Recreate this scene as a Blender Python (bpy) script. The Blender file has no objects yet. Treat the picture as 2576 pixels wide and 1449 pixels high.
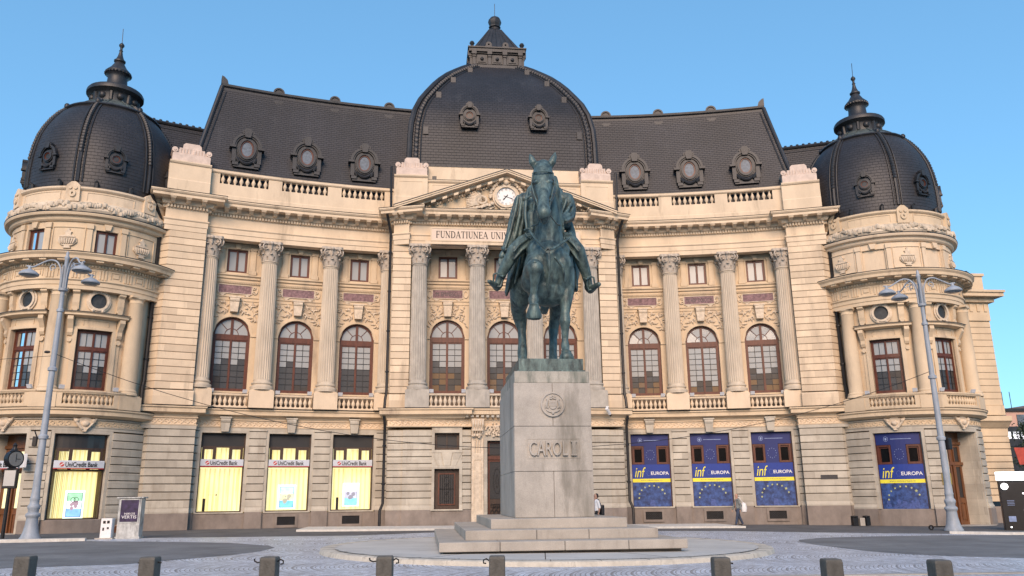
import bpy, bmesh, math, random
from math import sin, cos, pi, radians as RAD, sqrt, atan2, hypot
from mathutils import Vector, Matrix, noise
random.seed(7)
S = bpy.context.scene
# ---------------------------------------------------------------- camera
HC = 1.55
F_PX, PITCH, ROLL, YAW, CX, CY = 2030.5, 0.2542, 0.0107, 0.1072, -4.7959, -47.9283
fw = Vector((sin(YAW), cos(YAW), 0)); rt = Vector((cos(YAW), -sin(YAW), 0)); up = Vector((0, 0, 1))
f2 = fw*cos(PITCH)+up*sin(PITCH); u2 = -fw*sin(PITCH)+up*cos(PITCH)
r3 = rt*cos(ROLL)-u2*sin(ROLL); u3 = u2*cos(ROLL)+rt*sin(ROLL)
cd = bpy.data.cameras.new("camera"); co = bpy.data.objects.new("camera", cd); S.collection.objects.link(co)
co.matrix_world = Matrix(((r3.x, u3.x, -f2.x, CX), (r3.y, u3.y, -f2.y, CY), (r3.z, u3.z, -f2.z, HC), (0, 0, 0, 1)))
cd.sensor_width = 36; cd.lens = F_PX/2576*36; cd.clip_end = 3000; cd.clip_start = .1
S.camera = co
# ---------------------------------------------------------------- light
W = bpy.data.worlds.new("World"); S.world = W; W.use_nodes = True
SUN_EL, SUN_AZ = RAD(28), RAD(190)          # low sun behind the photographer
nt = W.node_tree; bg = nt.nodes['Background']
sky = nt.nodes.new('ShaderNodeTexSky'); sky.sky_type = 'NISHITA'; sky.sun_disc = False
sky.sun_elevation = SUN_EL; sky.sun_rotation = SUN_AZ
sky.air_density = 1.0; sky.dust_density = 0.15; sky.ozone_density = 2.5
tint = nt.nodes.new('ShaderNodeMix'); tint.data_type = 'RGBA'; tint.blend_type = 'MULTIPLY'; tint.inputs[0].default_value = 1; tint.inputs[7].default_value = (.78, 1.38, 1.78, 1)
gam = nt.nodes.new('ShaderNodeGamma'); gam.inputs[1].default_value = .55; nt.links.new(sky.outputs[0], gam.inputs[0])   # evens the sky out, as in the flat dusk light
nt.links.new(gam.outputs[0], tint.inputs[6]); nt.links.new(tint.outputs[2], bg.inputs[0]); bg.inputs[1].default_value = 0.14
sl = bpy.data.lights.new("sun", 'SUN'); so = bpy.data.objects.new("sun", sl); S.collection.objects.link(so)
sl.energy = 2.7; sl.angle = RAD(34); sl.color = (1.0, .72, .52)
sd = Vector((sin(SUN_AZ)*cos(SUN_EL), cos(SUN_AZ)*cos(SUN_EL), sin(SUN_EL)))
so.rotation_euler = sd.to_track_quat('Z', 'Y').to_euler(); so.location = (0, -60, 60)
S.view_settings.view_transform = 'Standard'; S.view_settings.look = 'None'
S.view_settings.gamma = 1; S.view_settings.exposure = 0.8
S.render.engine = 'CYCLES'

# ---------------------------------------------------------------- materials
def N(t, ty, **k):
    n = t.nodes.new(ty)
    for a, b in k.items(): setattr(n, a, b)
    return n
def mat(name, col, rough=.8, var=.15, scale=1.2, vz=1.0, bump=.25, bscale=18, metal=0, spec=.4, col2=None, stain=None, sscale=.5, sth=.55, fine=.06, block=None):
    m = bpy.data.materials.new(name); m.use_nodes = True; t = m.node_tree; L = t.links.new
    b = t.nodes['Principled BSDF']; b.inputs['Roughness'].default_value = rough; b.inputs['Metallic'].default_value = metal
    b.inputs['Specular IOR Level'].default_value = spec
    tc = N(t, 'ShaderNodeTexCoord'); mp = N(t, 'ShaderNodeMapping'); mp.inputs['Scale'].default_value = (1, 1, vz)
    L(tc.outputs['Object'], mp.inputs[0])
    n1 = N(t, 'ShaderNodeTexNoise'); n1.inputs['Scale'].default_value = scale; n1.inputs['Detail'].default_value = 8; n1.inputs['Roughness'].default_value = .65
    L(mp.outputs[0], n1.inputs[0])
    r = N(t, 'ShaderNodeValToRGB'); c2 = col2 or tuple(c*(1-var*1.6) for c in col); c1 = tuple(min(1, c*(1+var*.7)) for c in col)
    r.color_ramp.elements[0].position = .32; r.color_ramp.elements[1].position = .68
    r.color_ramp.elements[0].color = (*c2, 1); r.color_ramp.elements[1].color = (*c1, 1)
    L(n1.outputs[0], r.inputs[0]); out = r.outputs[0]
    n3 = N(t, 'ShaderNodeTexNoise'); n3.inputs['Scale'].default_value = 40; n3.inputs['Detail'].default_value = 3; L(tc.outputs['Object'], n3.inputs[0])
    mr = N(t, 'ShaderNodeMapRange'); mr.inputs[3].default_value = 1-fine*2; mr.inputs[4].default_value = 1+fine*2; L(n3.outputs[0], mr.inputs[0])
    mm = N(t, 'ShaderNodeMix', data_type='RGBA', blend_type='MULTIPLY'); mm.inputs[0].default_value = 1; L(out, mm.inputs[6]); L(mr.outputs[0], mm.inputs[7]); out = mm.outputs[2]
    if block:
        sx = N(t, 'ShaderNodeSeparateXYZ'); L(tc.outputs['Object'], sx.inputs[0]); az_ = N(t, 'ShaderNodeMath', operation='SUBTRACT'); L(sx.outputs[2], az_.inputs[0]); az_.inputs[1].default_value = block[2]
        ay_ = N(t, 'ShaderNodeMath', operation='ADD'); L(sx.outputs[0], ay_.inputs[0]); L(sx.outputs[1], ay_.inputs[1])
        cx2 = N(t, 'ShaderNodeCombineXYZ'); L(ay_.outputs[0], cx2.inputs[0]); L(az_.outputs[0], cx2.inputs[1])
        bk = N(t, 'ShaderNodeTexBrick'); bk.inputs['Scale'].default_value = 1; bk.inputs['Brick Width'].default_value = block[0]; bk.inputs['Row Height'].default_value = block[1]; bk.inputs['Mortar Size'].default_value = .004
        bk.inputs['Color1'].default_value = (.84, .83, .82, 1); bk.inputs['Color2'].default_value = (1.08, 1.08, 1.07, 1); bk.inputs['Mortar'].default_value = (.7, .7, .7, 1); L(cx2.outputs[0], bk.inputs[0])
        mb_ = N(t, 'ShaderNodeMix', data_type='RGBA', blend_type='MULTIPLY'); mb_.inputs[0].default_value = 1; L(out, mb_.inputs[6]); L(bk.outputs[0], mb_.inputs[7]); out = mb_.outputs[2]
    if stain:
        mp2 = N(t, 'ShaderNodeMapping'); mp2.inputs['Scale'].default_value = (1, 1, .22); L(tc.outputs['Object'], mp2.inputs[0])
        n2 = N(t, 'ShaderNodeTexNoise'); n2.inputs['Scale'].default_value = sscale; n2.inputs['Detail'].default_value = 9; n2.inputs['Roughness'].default_value = .7
        L(mp2.outputs[0], n2.inputs[0])
        r2 = N(t, 'ShaderNodeValToRGB'); r2.color_ramp.elements[0].position = sth; r2.color_ramp.elements[1].position = min(1, sth+.16); L(n2.outputs[0], r2.inputs[0])
        mx = N(t, 'ShaderNodeMix', data_type='RGBA'); L(r2.outputs[0], mx.inputs[0]); L(out, mx.inputs[6]); mx.inputs[7].default_value = (*stain, 1); out = mx.outputs[2]
    L(out, b.inputs['Base Color'])
    if bump:
        nb = N(t, 'ShaderNodeTexNoise'); nb.inputs['Scale'].default_value = bscale; nb.inputs['Detail'].default_value = 6; L(tc.outputs['Object'], nb.inputs[0])
        bp = N(t, 'ShaderNodeBump'); bp.inputs['Strength'].default_value = bump; bp.inputs['Distance'].default_value = .02
        L(nb.outputs[0], bp.inputs['Height']); L(bp.outputs[0], b.inputs['Normal'])
    return m
def emis(name, col, st, col2=None, scale=3, stripes=0):
    m = bpy.data.materials.new(name); m.use_nodes = True; t = m.node_tree; L = t.links.new; b = t.nodes['Principled BSDF']
    b.inputs['Base Color'].default_value = (*[c*.5 for c in col], 1); b.inputs['Emission Strength'].default_value = st
    tc = N(t, 'ShaderNodeTexCoord'); n = N(t, 'ShaderNodeTexNoise'); n.inputs['Scale'].default_value = scale; L(tc.outputs['Object'], n.inputs[0])
    r = N(t, 'ShaderNodeValToRGB'); r.color_ramp.elements[0].position = .35; r.color_ramp.elements[1].position = .65
    r.color_ramp.elements[0].color = (*(col2 or col), 1); r.color_ramp.elements[1].color = (*col, 1); L(n.outputs[0], r.inputs[0]); L(r.outputs[0], b.inputs['Emission Color'])
    return m
def slate(name, col, w=.32, h=.16, rough=.55):
    m = bpy.data.materials.new(name); m.use_nodes = True; t = m.node_tree; L = t.links.new; b = t.nodes['Principled BSDF']
    b.inputs['Roughness'].default_value = rough; b.inputs['Specular IOR Level'].default_value = .5
    uv = N(t, 'ShaderNodeUVMap'); br = N(t, 'ShaderNodeTexBrick'); br.offset = .5
    br.inputs['Scale'].default_value = 1; br.inputs['Brick Width'].default_value = w; br.inputs['Row Height'].default_value = h
    br.inputs['Mortar Size'].default_value = .014; br.inputs['Mortar Smooth'].default_value = .3; br.inputs['Bias'].default_value = 0
    br.inputs['Color1'].default_value = (*[c*.84 for c in col], 1); br.inputs['Color2'].default_value = (*[c*1.16 for c in col], 1); br.inputs['Mortar'].default_value = (*[c*.28 for c in col], 1)
    L(uv.outputs[0], br.inputs[0])
    tc = N(t, 'ShaderNodeTexCoord'); mp = N(t, 'ShaderNodeMapping'); mp.inputs['Scale'].default_value = (1, 1, .12); L(tc.outputs['Object'], mp.inputs[0])
    n = N(t, 'ShaderNodeTexNoise'); n.inputs['Scale'].default_value = .9; n.inputs['Detail'].default_value = 9; n.inputs['Roughness'].default_value = .72; L(mp.outputs[0], n.inputs[0])
    r = N(t, 'ShaderNodeValToRGB'); r.color_ramp.elements[0].position = .56; r.color_ramp.elements[1].position = .8
    r.color_ramp.elements[1].color = (.6, .6, .6, 1); L(n.outputs[0], r.inputs[0])
    mx = N(t, 'ShaderNodeMix', data_type='RGBA'); L(r.outputs[0], mx.inputs[0]); L(br.outputs[0], mx.inputs[6]); mx.inputs[7].default_value = (.060, .060, .064, 1)
    n4 = N(t, 'ShaderNodeTexNoise'); n4.inputs['Scale'].default_value = .35; n4.inputs['Detail'].default_value = 5; L(tc.outputs['Object'], n4.inputs[0])
    r4 = N(t, 'ShaderNodeMapRange'); r4.inputs[1].default_value = .3; r4.inputs[2].default_value = .7; r4.inputs[3].default_value = .72; r4.inputs[4].default_value = 1.35; L(n4.outputs[0], r4.inputs[0])
    m2 = N(t, 'ShaderNodeMix', data_type='RGBA', blend_type='MULTIPLY'); m2.inputs[0].default_value = 1; L(mx.outputs[2], m2.inputs[6]); L(r4.outputs[0], m2.inputs[7])
    L(m2.outputs[2], b.inputs['Base Color'])
    # each course laps over the one below: saw-tooth height along v
    sp = N(t, 'ShaderNodeSeparateXYZ'); L(uv.outputs[0], sp.inputs[0])
    dv = N(t, 'ShaderNodeMath', operation='DIVIDE'); dv.inputs[1].default_value = h; L(sp.outputs[1], dv.inputs[0])
    fr = N(t, 'ShaderNodeMath', operation='FRACT'); L(dv.outputs[0], fr.inputs[0])
    inv = N(t, 'ShaderNodeMath', operation='SUBTRACT'); inv.inputs[0].default_value = 1; L(fr.outputs[0], inv.inputs[1])
    ad = N(t, 'ShaderNodeMath', operation='SUBTRACT'); L(inv.outputs[0], ad.inputs[0]); L(br.outputs['Fac'], ad.inputs[1])
    bp = N(t, 'ShaderNodeBump'); bp.inputs['Strength'].default_value = .6; bp.inputs['Distance'].default_value = .025; L(ad.outputs[0], bp.inputs['Height']); L(bp.outputs[0], b.inputs['Normal'])
    return m
def glassm(name, base, rough=.04, refl=.5, tint=(1, 1, 1)):
    m = bpy.data.materials.new(name); m.use_nodes = True; t = m.node_tree; L = t.links.new
    b = t.nodes['Principled BSDF']; b.inputs['Base Color'].default_value = (*base, 1); b.inputs['Roughness'].default_value = .5
    g = N(t, 'ShaderNodeBsdfGlossy'); g.inputs['Roughness'].default_value = rough; g.inputs['Color'].default_value = (*tint, 1)
    mx = N(t, 'ShaderNodeMixShader'); fr = N(t, 'ShaderNodeFresnel'); fr.inputs[0].default_value = 1.3
    ad = N(t, 'ShaderNodeMath', operation='ADD'); ad.inputs[1].default_value = refl; ad.use_clamp = True; L(fr.outputs[0], ad.inputs[0])
    L(ad.outputs[0], mx.inputs[0]); L(b.outputs[0], mx.inputs[1]); L(g.outputs[0], mx.inputs[2]); L(mx.outputs[0], t.nodes['Material Output'].inputs[0])
    return m
def clearglass(name):
    m = bpy.data.materials.new(name); m.use_nodes = True; t = m.node_tree; L = t.links.new
    tr = N(t, 'ShaderNodeBsdfTransparent'); g = N(t, 'ShaderNodeBsdfGlossy'); g.inputs['Roughness'].default_value = .02
    fr = N(t, 'ShaderNodeFresnel'); fr.inputs[0].default_value = 1.45; mx = N(t, 'ShaderNodeMixShader')
    L(fr.outputs[0], mx.inputs[0]); L(tr.outputs[0], mx.inputs[1]); L(g.outputs[0], mx.inputs[2]); L(mx.outputs[0], t.nodes['Material Output'].inputs[0])
    t.nodes.remove(t.nodes['Principled BSDF']); return m
STU = mat('stucco', (.60, .48, .335), .85, .10, .9, .5, .25, 14, stain=(.34, .27, .20), sscale=.8, sth=.545)
STL = mat('light_stucco', (.66, .535, .39), .85, .09, .8, .5, .2, 14, stain=(.40, .32, .23), sscale=.9, sth=.55)
STR = mat('patchy_stucco', (.66, .535, .39), .85, .12, .8, .5, .25, 14, stain=(.46, .37, .27), sscale=1.1, sth=.50, block=(1.25, .416, 7.55))
STP = mat('pier_stucco', (.66, .535, .39), .85, .09, .8, .5, .25, 14, stain=(.40, .32, .23), sscale=.9, sth=.56, block=(1.25, .416, 7.55))
PEC = mat('weathered_granite', (.37, .36, .32), .75, .16, 1.6, .8, .25, 60, stain=(.13, .15, .13), sscale=1.6, sth=.47, fine=.16)
STW = mat('weathered_stucco', (.56, .48, .375), .9, .16, 1.6, .8, .5, 9, stain=(.15, .15, .13), sscale=1.1, sth=.53)
GFS = mat('rusticated_stone', (.455, .42, .355), .88, .14, 1.0, .6, .4, 10, stain=(.29, .25, .20), sscale=1.3, sth=.56, block=(1.3, .422, 1.2))
CST = mat('column_stone', (.55, .475, .375), .85, .14, 1.4, .3, .3, 16, stain=(.36, .31, .25), sscale=1.6, sth=.6)
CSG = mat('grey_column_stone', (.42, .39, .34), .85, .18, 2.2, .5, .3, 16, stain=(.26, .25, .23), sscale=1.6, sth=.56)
PLI = mat('plinth_stone', (.235, .20, .175), .85, .18, 1.5, .6, .35, 20, stain=(.15, .13, .115), sscale=1.2, sth=.58)
ORN = mat('ornament_stone', (.62, .52, .40), .85, .16, 5, 1, .5, 12)
URN = mat('scroll_stone', (.60, .49, .42), .9, .12, 3, 1, .3, 14, stain=(.30, .26, .24), sscale=1.6, sth=.62)
PIN = mat('red_panel_stone', (.24, .15, .16), .8, .35, 7, 1, .3, 20)
LEAD = mat('lead', (.022, .023, .027), .5, .35, 2.5, .4, .4, 22, spec=.5, stain=(.055, .053, .053), sscale=1.8, sth=.64)
LEADG = mat('green_lead', (.085, .105, .10), .5, .35, 3, .4, .3, 22, spec=.5)
PIPE = mat('pipe_black', (.014, .014, .016), .45, .3, 3, .3, .2, 20)
SLT = slate('slate', (.0165, .0170, .0225)); SLD = slate('dome_slate', (.0185, .0180, .0215), .34, .20)
WOOD = mat('window_wood', (.105, .030, .015), .45, .25, 6, .3, .15, 30, fine=.1)
WOODL = mat('door_wood', (.16, .065, .026), .4, .25, 5, .25, .15, 30, fine=.1)
WOODD = mat('dark_wood', (.055, .032, .022), .45, .25, 5, .3, .15, 30)
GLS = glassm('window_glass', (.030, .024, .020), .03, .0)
GLW = glassm('pale_reflection_glass', (.29, .305, .31), .05, .0)  # sky reflection painted into the pane colour
GLO = glassm('ochre_reflection_glass', (.13, .07, .02), .05, .0)  # reflection of the building opposite painted into the pane colour
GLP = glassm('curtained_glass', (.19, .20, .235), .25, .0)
GLR = mat('dormer_glass', (.12, .15, .19), .5, .3, 6, 1, 0)
GLD = glassm('dark_glass', (.012, .012, .014), .06, .0)
BLG = mat('black_glass', (.006, .006, .007), .25, .2, 6, 1, 0, spec=.08)
RWG = mat('round_window_glass', (.03, .035, .04), .5, .3, 6, 1, 0)
CLR = clearglass('clear_glass')
PED = mat('granite', (.40, .38, .345), .75, .14, 1.3, .8, .25, 60, stain=(.21, .20, .175), sscale=1.1, sth=.52, fine=.16)
PEDS = mat('granite_step', (.40, .37, .325), .78, .14, 1.0, .8, .25, 50, stain=(.23, .205, .18), sscale=1.3, sth=.56, fine=.14)
BRZ = mat('bronze_patina', (.098, .152, .150), .5, .45, 4.5, .35, .35, 14, metal=.2, spec=.5, col2=(.014, .026, .031), stain=(.20, .29, .28), sscale=4.0, sth=.58, fine=.14)
SILV = mat('silver_sign', (.50, .54, .60), .4, .04, 2, 1, 0)
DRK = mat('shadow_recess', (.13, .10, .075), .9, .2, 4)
JNT = mat('mortar_joint', (.17, .14, .105), .95, .25, 3, 1, .2, 20)
JNL = mat('light_mortar_joint', (.26, .21, .16), .95, .25, 3, 1, .2, 20)
WHT = mat('white_paint', (.72, .72, .72), .5, .06, 3, 1, .1, 20)
BLK = mat('black_paint', (.012, .012, .014), .4, .2, 4, 1, .1, 20)
INK = mat('ink', (.02, .02, .022), .6, .1, 4, 1, 0)
RED = mat('red_paint', (.45, .03, .03), .5, .1, 4, 1, 0)
LAMPP = mat('lamp_paint', (.30, .345, .40), .5, .16, 3, .4, .2, 30)
BOL = mat('bollard_paint', (.11, .108, .098), .55, .22, 6, .5, .35, 40, stain=(.14, .14, .12), sscale=5, sth=.64)
NAVY = mat('banner_blue', (.007, .018, .13), .55, .10, 1.5, .5, .1, 10)
NAVL = mat('banner_bright_blue', (.007, .034, .25), .55, .08, 1.5, .5, .1, 10)
PHO = mat('banner_photo', (.035, .08, .25), .55, .5, 3.6, 1, .05, 10, col2=(.004, .008, .045))
YEL = mat('banner_yellow', (.75, .68, .05), .55, .05, 3, 1, 0)
LBL = mat('pale_print', (.25, .33, .55), .6, .2, 5, 1, 0)
STAR = mat('star_print', (.45, .48, .22), .6, .2, 5, 1, 0)
ROOM = emis('lit_blinds', (1.0, .90, .46), .50, (1.0, .94, .58), 1.2)
ROOM2 = emis('lit_blind_edges', (1.0, .84, .36), .42, (.98, .82, .34), 1.2)
ROOMW = emis('lit_wall', (1.0, .93, .60), .62, (.9, .72, .3), .8)
GLOW = emis('lit_poster_edge', (.80, 1.0, .92), .75)
POS = emis('poster_print', (.75, .85, .85), .55, (.12, .35, .50), 2.2)
LEDW = emis('lit_sign', (1, 1, 1), 2.2)
LEDD = emis('lit_window', (.9, .92, 1), .7)
# ---------------------------------------------------------------- geometry helpers
class MB:
    def __init__(s): s.v = []; s.f = []; s.uv = []; s.mi = []; s.cur = 0
    def add(s, vs, fs, uv=None):
        o = len(s.v); s.v += [tuple(p) for p in vs]; s.f += [tuple(i+o for i in f) for f in fs]; s.mi += [s.cur]*len(fs)
        s.uv += (uv or [(p[0], p[2]) for p in vs]); return s
    def merge(s, o, M=None):
        vs = [tuple(M @ Vector(p)) for p in o.v] if M else o.v
        return s.add(vs, o.f, list(o.uv))
class Fr:
    def __init__(s, fn, step): s.fn = fn; s.step = step
    def n(s, a, b): return max(1, int(math.ceil(abs(b-a)/s.step)))
    def __call__(s, u, d, z): return s.fn(u, d, z)
RHO, YC = 56.2, -53.6
PAV = Fr(lambda u, d, z: (u, -d, z), 1e9)
def wing(sg): return Fr(lambda u, d, z: (sg*(RHO-d)*sin(u/RHO), YC+(RHO-d)*cos(u/RHO), z), 1.5)
TA = {1: -8.0, -1: -3.0}
TR = 4.4
def tower(sg):      # u = arc length at r=4.4 from the middle column, growing outwards
    def f(u, d, z):
        a = RAD(TA[sg])+u/TR; r = TR+d
        return (sg*(24.22+r*sin(a)), -.27-r*cos(a), z)
    return Fr(f, .3)
WG = {1: wing(1), -1: wing(-1)}; TW = {1: tower(1), -1: tower(-1)}
DEG = TR*pi/180
def box(mb, F, u0, u1, d0, d1, z0, z1, ch=0):
    if ch:   # chamfered front edges
        return sweep(mb, F, u0, u1, [(d0, z0), (d1-ch, z0), (d1, z0+ch), (d1, z1-ch), (d1-ch, z1), (d0, z1)], True)
    return sweep(mb, F, u0, u1, [(d0, z0), (d1, z0), (d1, z1), (d0, z1)], True)
def sweep(mb, F, u0, u1, prof, close=False, caps=True):
    n = F.n(u0, u1); m = len(prof); vs = []; uv = []; fs = []
    for i in range(n+1):
        u = u0+(u1-u0)*i/n
        for d, z in prof: vs.append(F(u, d, z)); uv.append((u, z))
    k = m if close else m-1
    for i in range(n):
        for j in range(k):
            a = i*m+j; b = i*m+(j+1) % m
            fs.append((a, b, b+m, a+m))
    if caps and close or caps and m > 2:
        fs.append(tuple(range(m))[::-1]); fs.append(tuple(n*m+j for j in range(m)))
    return mb.add(vs, fs, uv)
def pathsweep(mb, pts, prof):
    """mouldings along a plan polyline with mitred corners; d grows to the right-hand normal (towards the viewer when running left to right)"""
    P = [Vector(p) for p in pts]; nrm = []
    for i in range(len(P)):
        a = (P[i]-P[i-1]).normalized() if i else None; b = (P[i+1]-P[i]).normalized() if i < len(P)-1 else None
        na = Vector((a.y, -a.x)) if a else None; nb = Vector((b.y, -b.x)) if b else None
        if a and b:
            m = (na+nb).normalized(); nrm.append(m/max(.3, m.dot(na)))
        else: nrm.append(na or nb)
    m = len(prof); vs = []; uv = []; L = 0
    for i, p in enumerate(P):
        if i: L += (p-P[i-1]).length
        for d, z in prof: q = p+nrm[i]*d; vs.append((q.x, q.y, z)); uv.append((L, z))
    fs = []
    for i in range(len(P)-1):
        for j in range(m-1): a = i*m+j; fs.append((a, a+1, a+1+m, a+m))
    fs.append(tuple(range(m))[::-1]); fs.append(tuple((len(P)-1)*m+j for j in range(m)))
    return mb.add(vs, fs, uv)
def poly(mb, F, pts, d0, d1):
    """extrude a (u,z) outline from depth d0 to d1"""
    n = len(pts); vs = [F(u, d0, z) for u, z in pts]+[F(u, d1, z) for u, z in pts]; uv = list(pts)*2
    fs = [tuple(range(n))[::-1], tuple(range(n, 2*n))]+[(i, (i+1) % n, n+(i+1) % n, n+i) for i in range(n)]
    return mb.add(vs, fs, uv)
def ring(mb, F, uc, zc, ru, rz, w, d0, d1, a0=0, a1=360, n=24):
    """flat annulus band (elliptical) of width w, extruded"""
    full = a1-a0 >= 360; k = n if full else n+1; vs = []
    for i in range(k):
        a = RAD(a0+(a1-a0)*i/n)
        for rr in (0, w):
            for d in (d0, d1): vs.append(F(uc+(ru+rr)*cos(a), d, zc+(rz+rr)*sin(a)))
    fs = []
    for i in range(n):
        a = 4*i; b = 4*((i+1) % k)
        fs += [(a+1, a+3, b+3, b+1), (a, b, b+2, a+2), (a+2, b+2, b+3, a+3), (a, a+1, b+1, b)]
    if not full: fs += [(0, 2, 3, 1), (4*n, 4*n+1, 4*n+3, 4*n+2)]
    return mb.add(vs, fs)
def lathe(mb, c, prof, n=16, flute=0, nf=24, uvs=False):
    vs = []; fs = []; uv = []; m = len(prof); L = 0; k = n+1
    for j, (r, z) in enumerate(prof):
        if j: L += hypot(r-prof[j-1][0], z-prof[j-1][1])
        for i in range(k):
            a = 2*pi*i/n; rr = r
            if flute: rr = r*(1-flute*(.5-.5*cos(a*nf))**.6)
            vs.append((c[0]+rr*cos(a), c[1]+rr*sin(a), c[2]+z)); uv.append((a*4.0, L))
    for j in range(m-1):
        for i in range(n): a = j*k+i; fs.append((a, a+1, a+1+k, a+k))
    return mb.add(vs, fs, uv)
def tube(mb, pts, r, n=6, cap=True):
    P = [Vector(p[:3]) for p in pts]; R = [p[3] if len(p) > 3 else r for p in pts]; vs = []; fs = []
    prev = None
    for i, p in enumerate(P):
        t = (P[min(i+1, len(P)-1)]-P[max(i-1, 0)]).normalized()
        if prev is None:
            a = t.cross(Vector((0, 0, 1)));
            if a.length < .05: a = t.cross(Vector((1, 0, 0)))
        else: a = prev-t*prev.dot(t)
        a.normalize(); prev = a; b = t.cross(a)
        for k in range(n): an = 2*pi*k/n; vs.append(p+(a*cos(an)+b*sin(an))*R[i])
    for i in range(len(P)-1):
        for k in range(n): q = i*n+k; w = i*n+(k+1) % n; fs.append((q, w, w+n, q+n))
    if cap: fs += [tuple(range(n))[::-1], tuple((len(P)-1)*n+k for k in range(n))]
    return mb.add(vs, fs)
def ball(mb, c, r, n=10, sc=(1, 1, 1)):
    prof = [(max(.0001, r*sin(pi*j/(n//2+1))), -r*cos(pi*j/(n//2+1))) for j in range(n//2+2)]
    m = MB(); lathe(m, (0, 0, 0), prof, n); return mb.add([(c[0]+x*sc[0], c[1]+y*sc[1], c[2]+z*sc[2]) for x, y, z in m.v], m.f)
def cbox(mb, c, s, rz=0):
    x, y, z = s[0]/2, s[1]/2, s[2]/2; vs = []
    for dx, dy, dz in ((-1,-1,-1),(1,-1,-1),(1,1,-1),(-1,1,-1),(-1,-1,1),(1,-1,1),(1,1,1),(-1,1,1)):
        a, b = dx*x, dy*y; vs.append((c[0]+a*cos(rz)-b*sin(rz), c[1]+a*sin(rz)+b*cos(rz), c[2]+dz*z))
    return mb.add(vs, [(0,3,2,1),(4,5,6,7),(0,1,5,4),(1,2,6,5),(2,3,7,6),(3,0,4,7)])
# ---------------------------------------------------------------- scene objects
COL = S.collection; ORI = {}
def thing(name, label, cat, loc=(0, 0, 0), group=None, rz=0):
    o = bpy.data.objects.new(name, None); COL.objects.link(o); o.location = loc; o.rotation_euler = (0, 0, rz)
    o.empty_display_size = .3; o['label'] = label; o['category'] = cat
    if group: o['group'] = group
    ORI[o.name] = Vector(loc); return o
def obj(name, mb, m, parent=None, smooth=False, bevel=0, recalc=True, label=None):
    org = ORI.get(parent.name, Vector()) if parent else Vector()
    me = bpy.data.meshes.new(name); me.from_pydata([Vector(p)-org for p in mb.v], [], mb.f)
    if any(mb.mi): me.polygons.foreach_set('material_index', mb.mi)
    uvl = me.uv_layers.new(name='UVMap')
    for lp in me.loops: uvl.data[lp.index].uv = mb.uv[lp.vertex_index]
    if recalc:
        bm = bmesh.new(); bm.from_mesh(me); bmesh.ops.recalc_face_normals(bm, faces=bm.faces); bm.to_mesh(me); bm.free()
    for q in (m if isinstance(m, (list, tuple)) else [m]): me.materials.append(q)
    if smooth:
        me.polygons.foreach_set('use_smooth', [True]*len(me.polygons))
        if smooth != 'all' and hasattr(me, 'set_sharp_from_angle'): me.set_sharp_from_angle(angle=RAD(40))
    o = bpy.data.objects.new(name, me); COL.objects.link(o)
    if parent: o.parent = parent; ORI[o.name] = org
    if bevel:
        b = o.modifiers.new('bevel', 'BEVEL'); b.width = bevel; b.segments = 2; b.limit_method = 'ANGLE'
    if label: o['label'] = label
    return o
def single(name, label, cat, mb, m, loc, group=None, **k):
    """a thing that is one mesh: geometry given in world coordinates, origin moved to loc"""
    e = Vector(loc); mb.v = [tuple(Vector(p)-e) for p in mb.v]; o = obj(name, mb, m, None, **k); o.location = e
    o['label'] = label; o['category'] = cat
    if group: o['group'] = group
    return o
def struct(name, mb, m, **k): o = obj(name, mb, m, **k); o['kind'] = 'structure'; return o
def copytree(o, parent=None):
    c = o.copy(); COL.objects.link(c)
    if parent: c.parent = parent
    for ch in list(o.children): copytree(ch, c)
    return c
def G(x, y=0): return -.05-.006*x
# ---------------------------------------------------------------- lettering
def textmb(body, F, uc, zc, width, height, d0, d1, sg=1, shear=0, bold=0):
    cu = bpy.data.curves.new('t', 'FONT'); cu.body = body; cu.size = 1; cu.shear = shear; cu.offset = bold; cu.extrude = .5; cu.resolution_u = 3
    o = bpy.data.objects.new('t', cu); COL.objects.link(o); dg = bpy.context.evaluated_depsgraph_get(); dg.update()
    me = bpy.data.meshes.new_from_object(o.evaluated_get(dg)); bpy.data.objects.remove(o); bpy.data.curves.remove(cu)
    xs = [v.co.x for v in me.vertices]; ys = [v.co.y for v in me.vertices]; x0, x1, y0, y1 = min(xs), max(xs), min(ys), max(ys)
    kx = width/(x1-x0) if width else height/(y1-y0); ky = height/(y1-y0) if height else kx
    mb = MB(); mb.add([F(uc+sg*(v.co.x-(x0+x1)/2)*kx, d0+(d1-d0)*(v.co.z+.5), zc+(v.co.y-(y0+y1)/2)*ky) for v in me.vertices], [tuple(p.vertices) for p in me.polygons])
    bpy.data.meshes.remove(me); return mb
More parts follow.
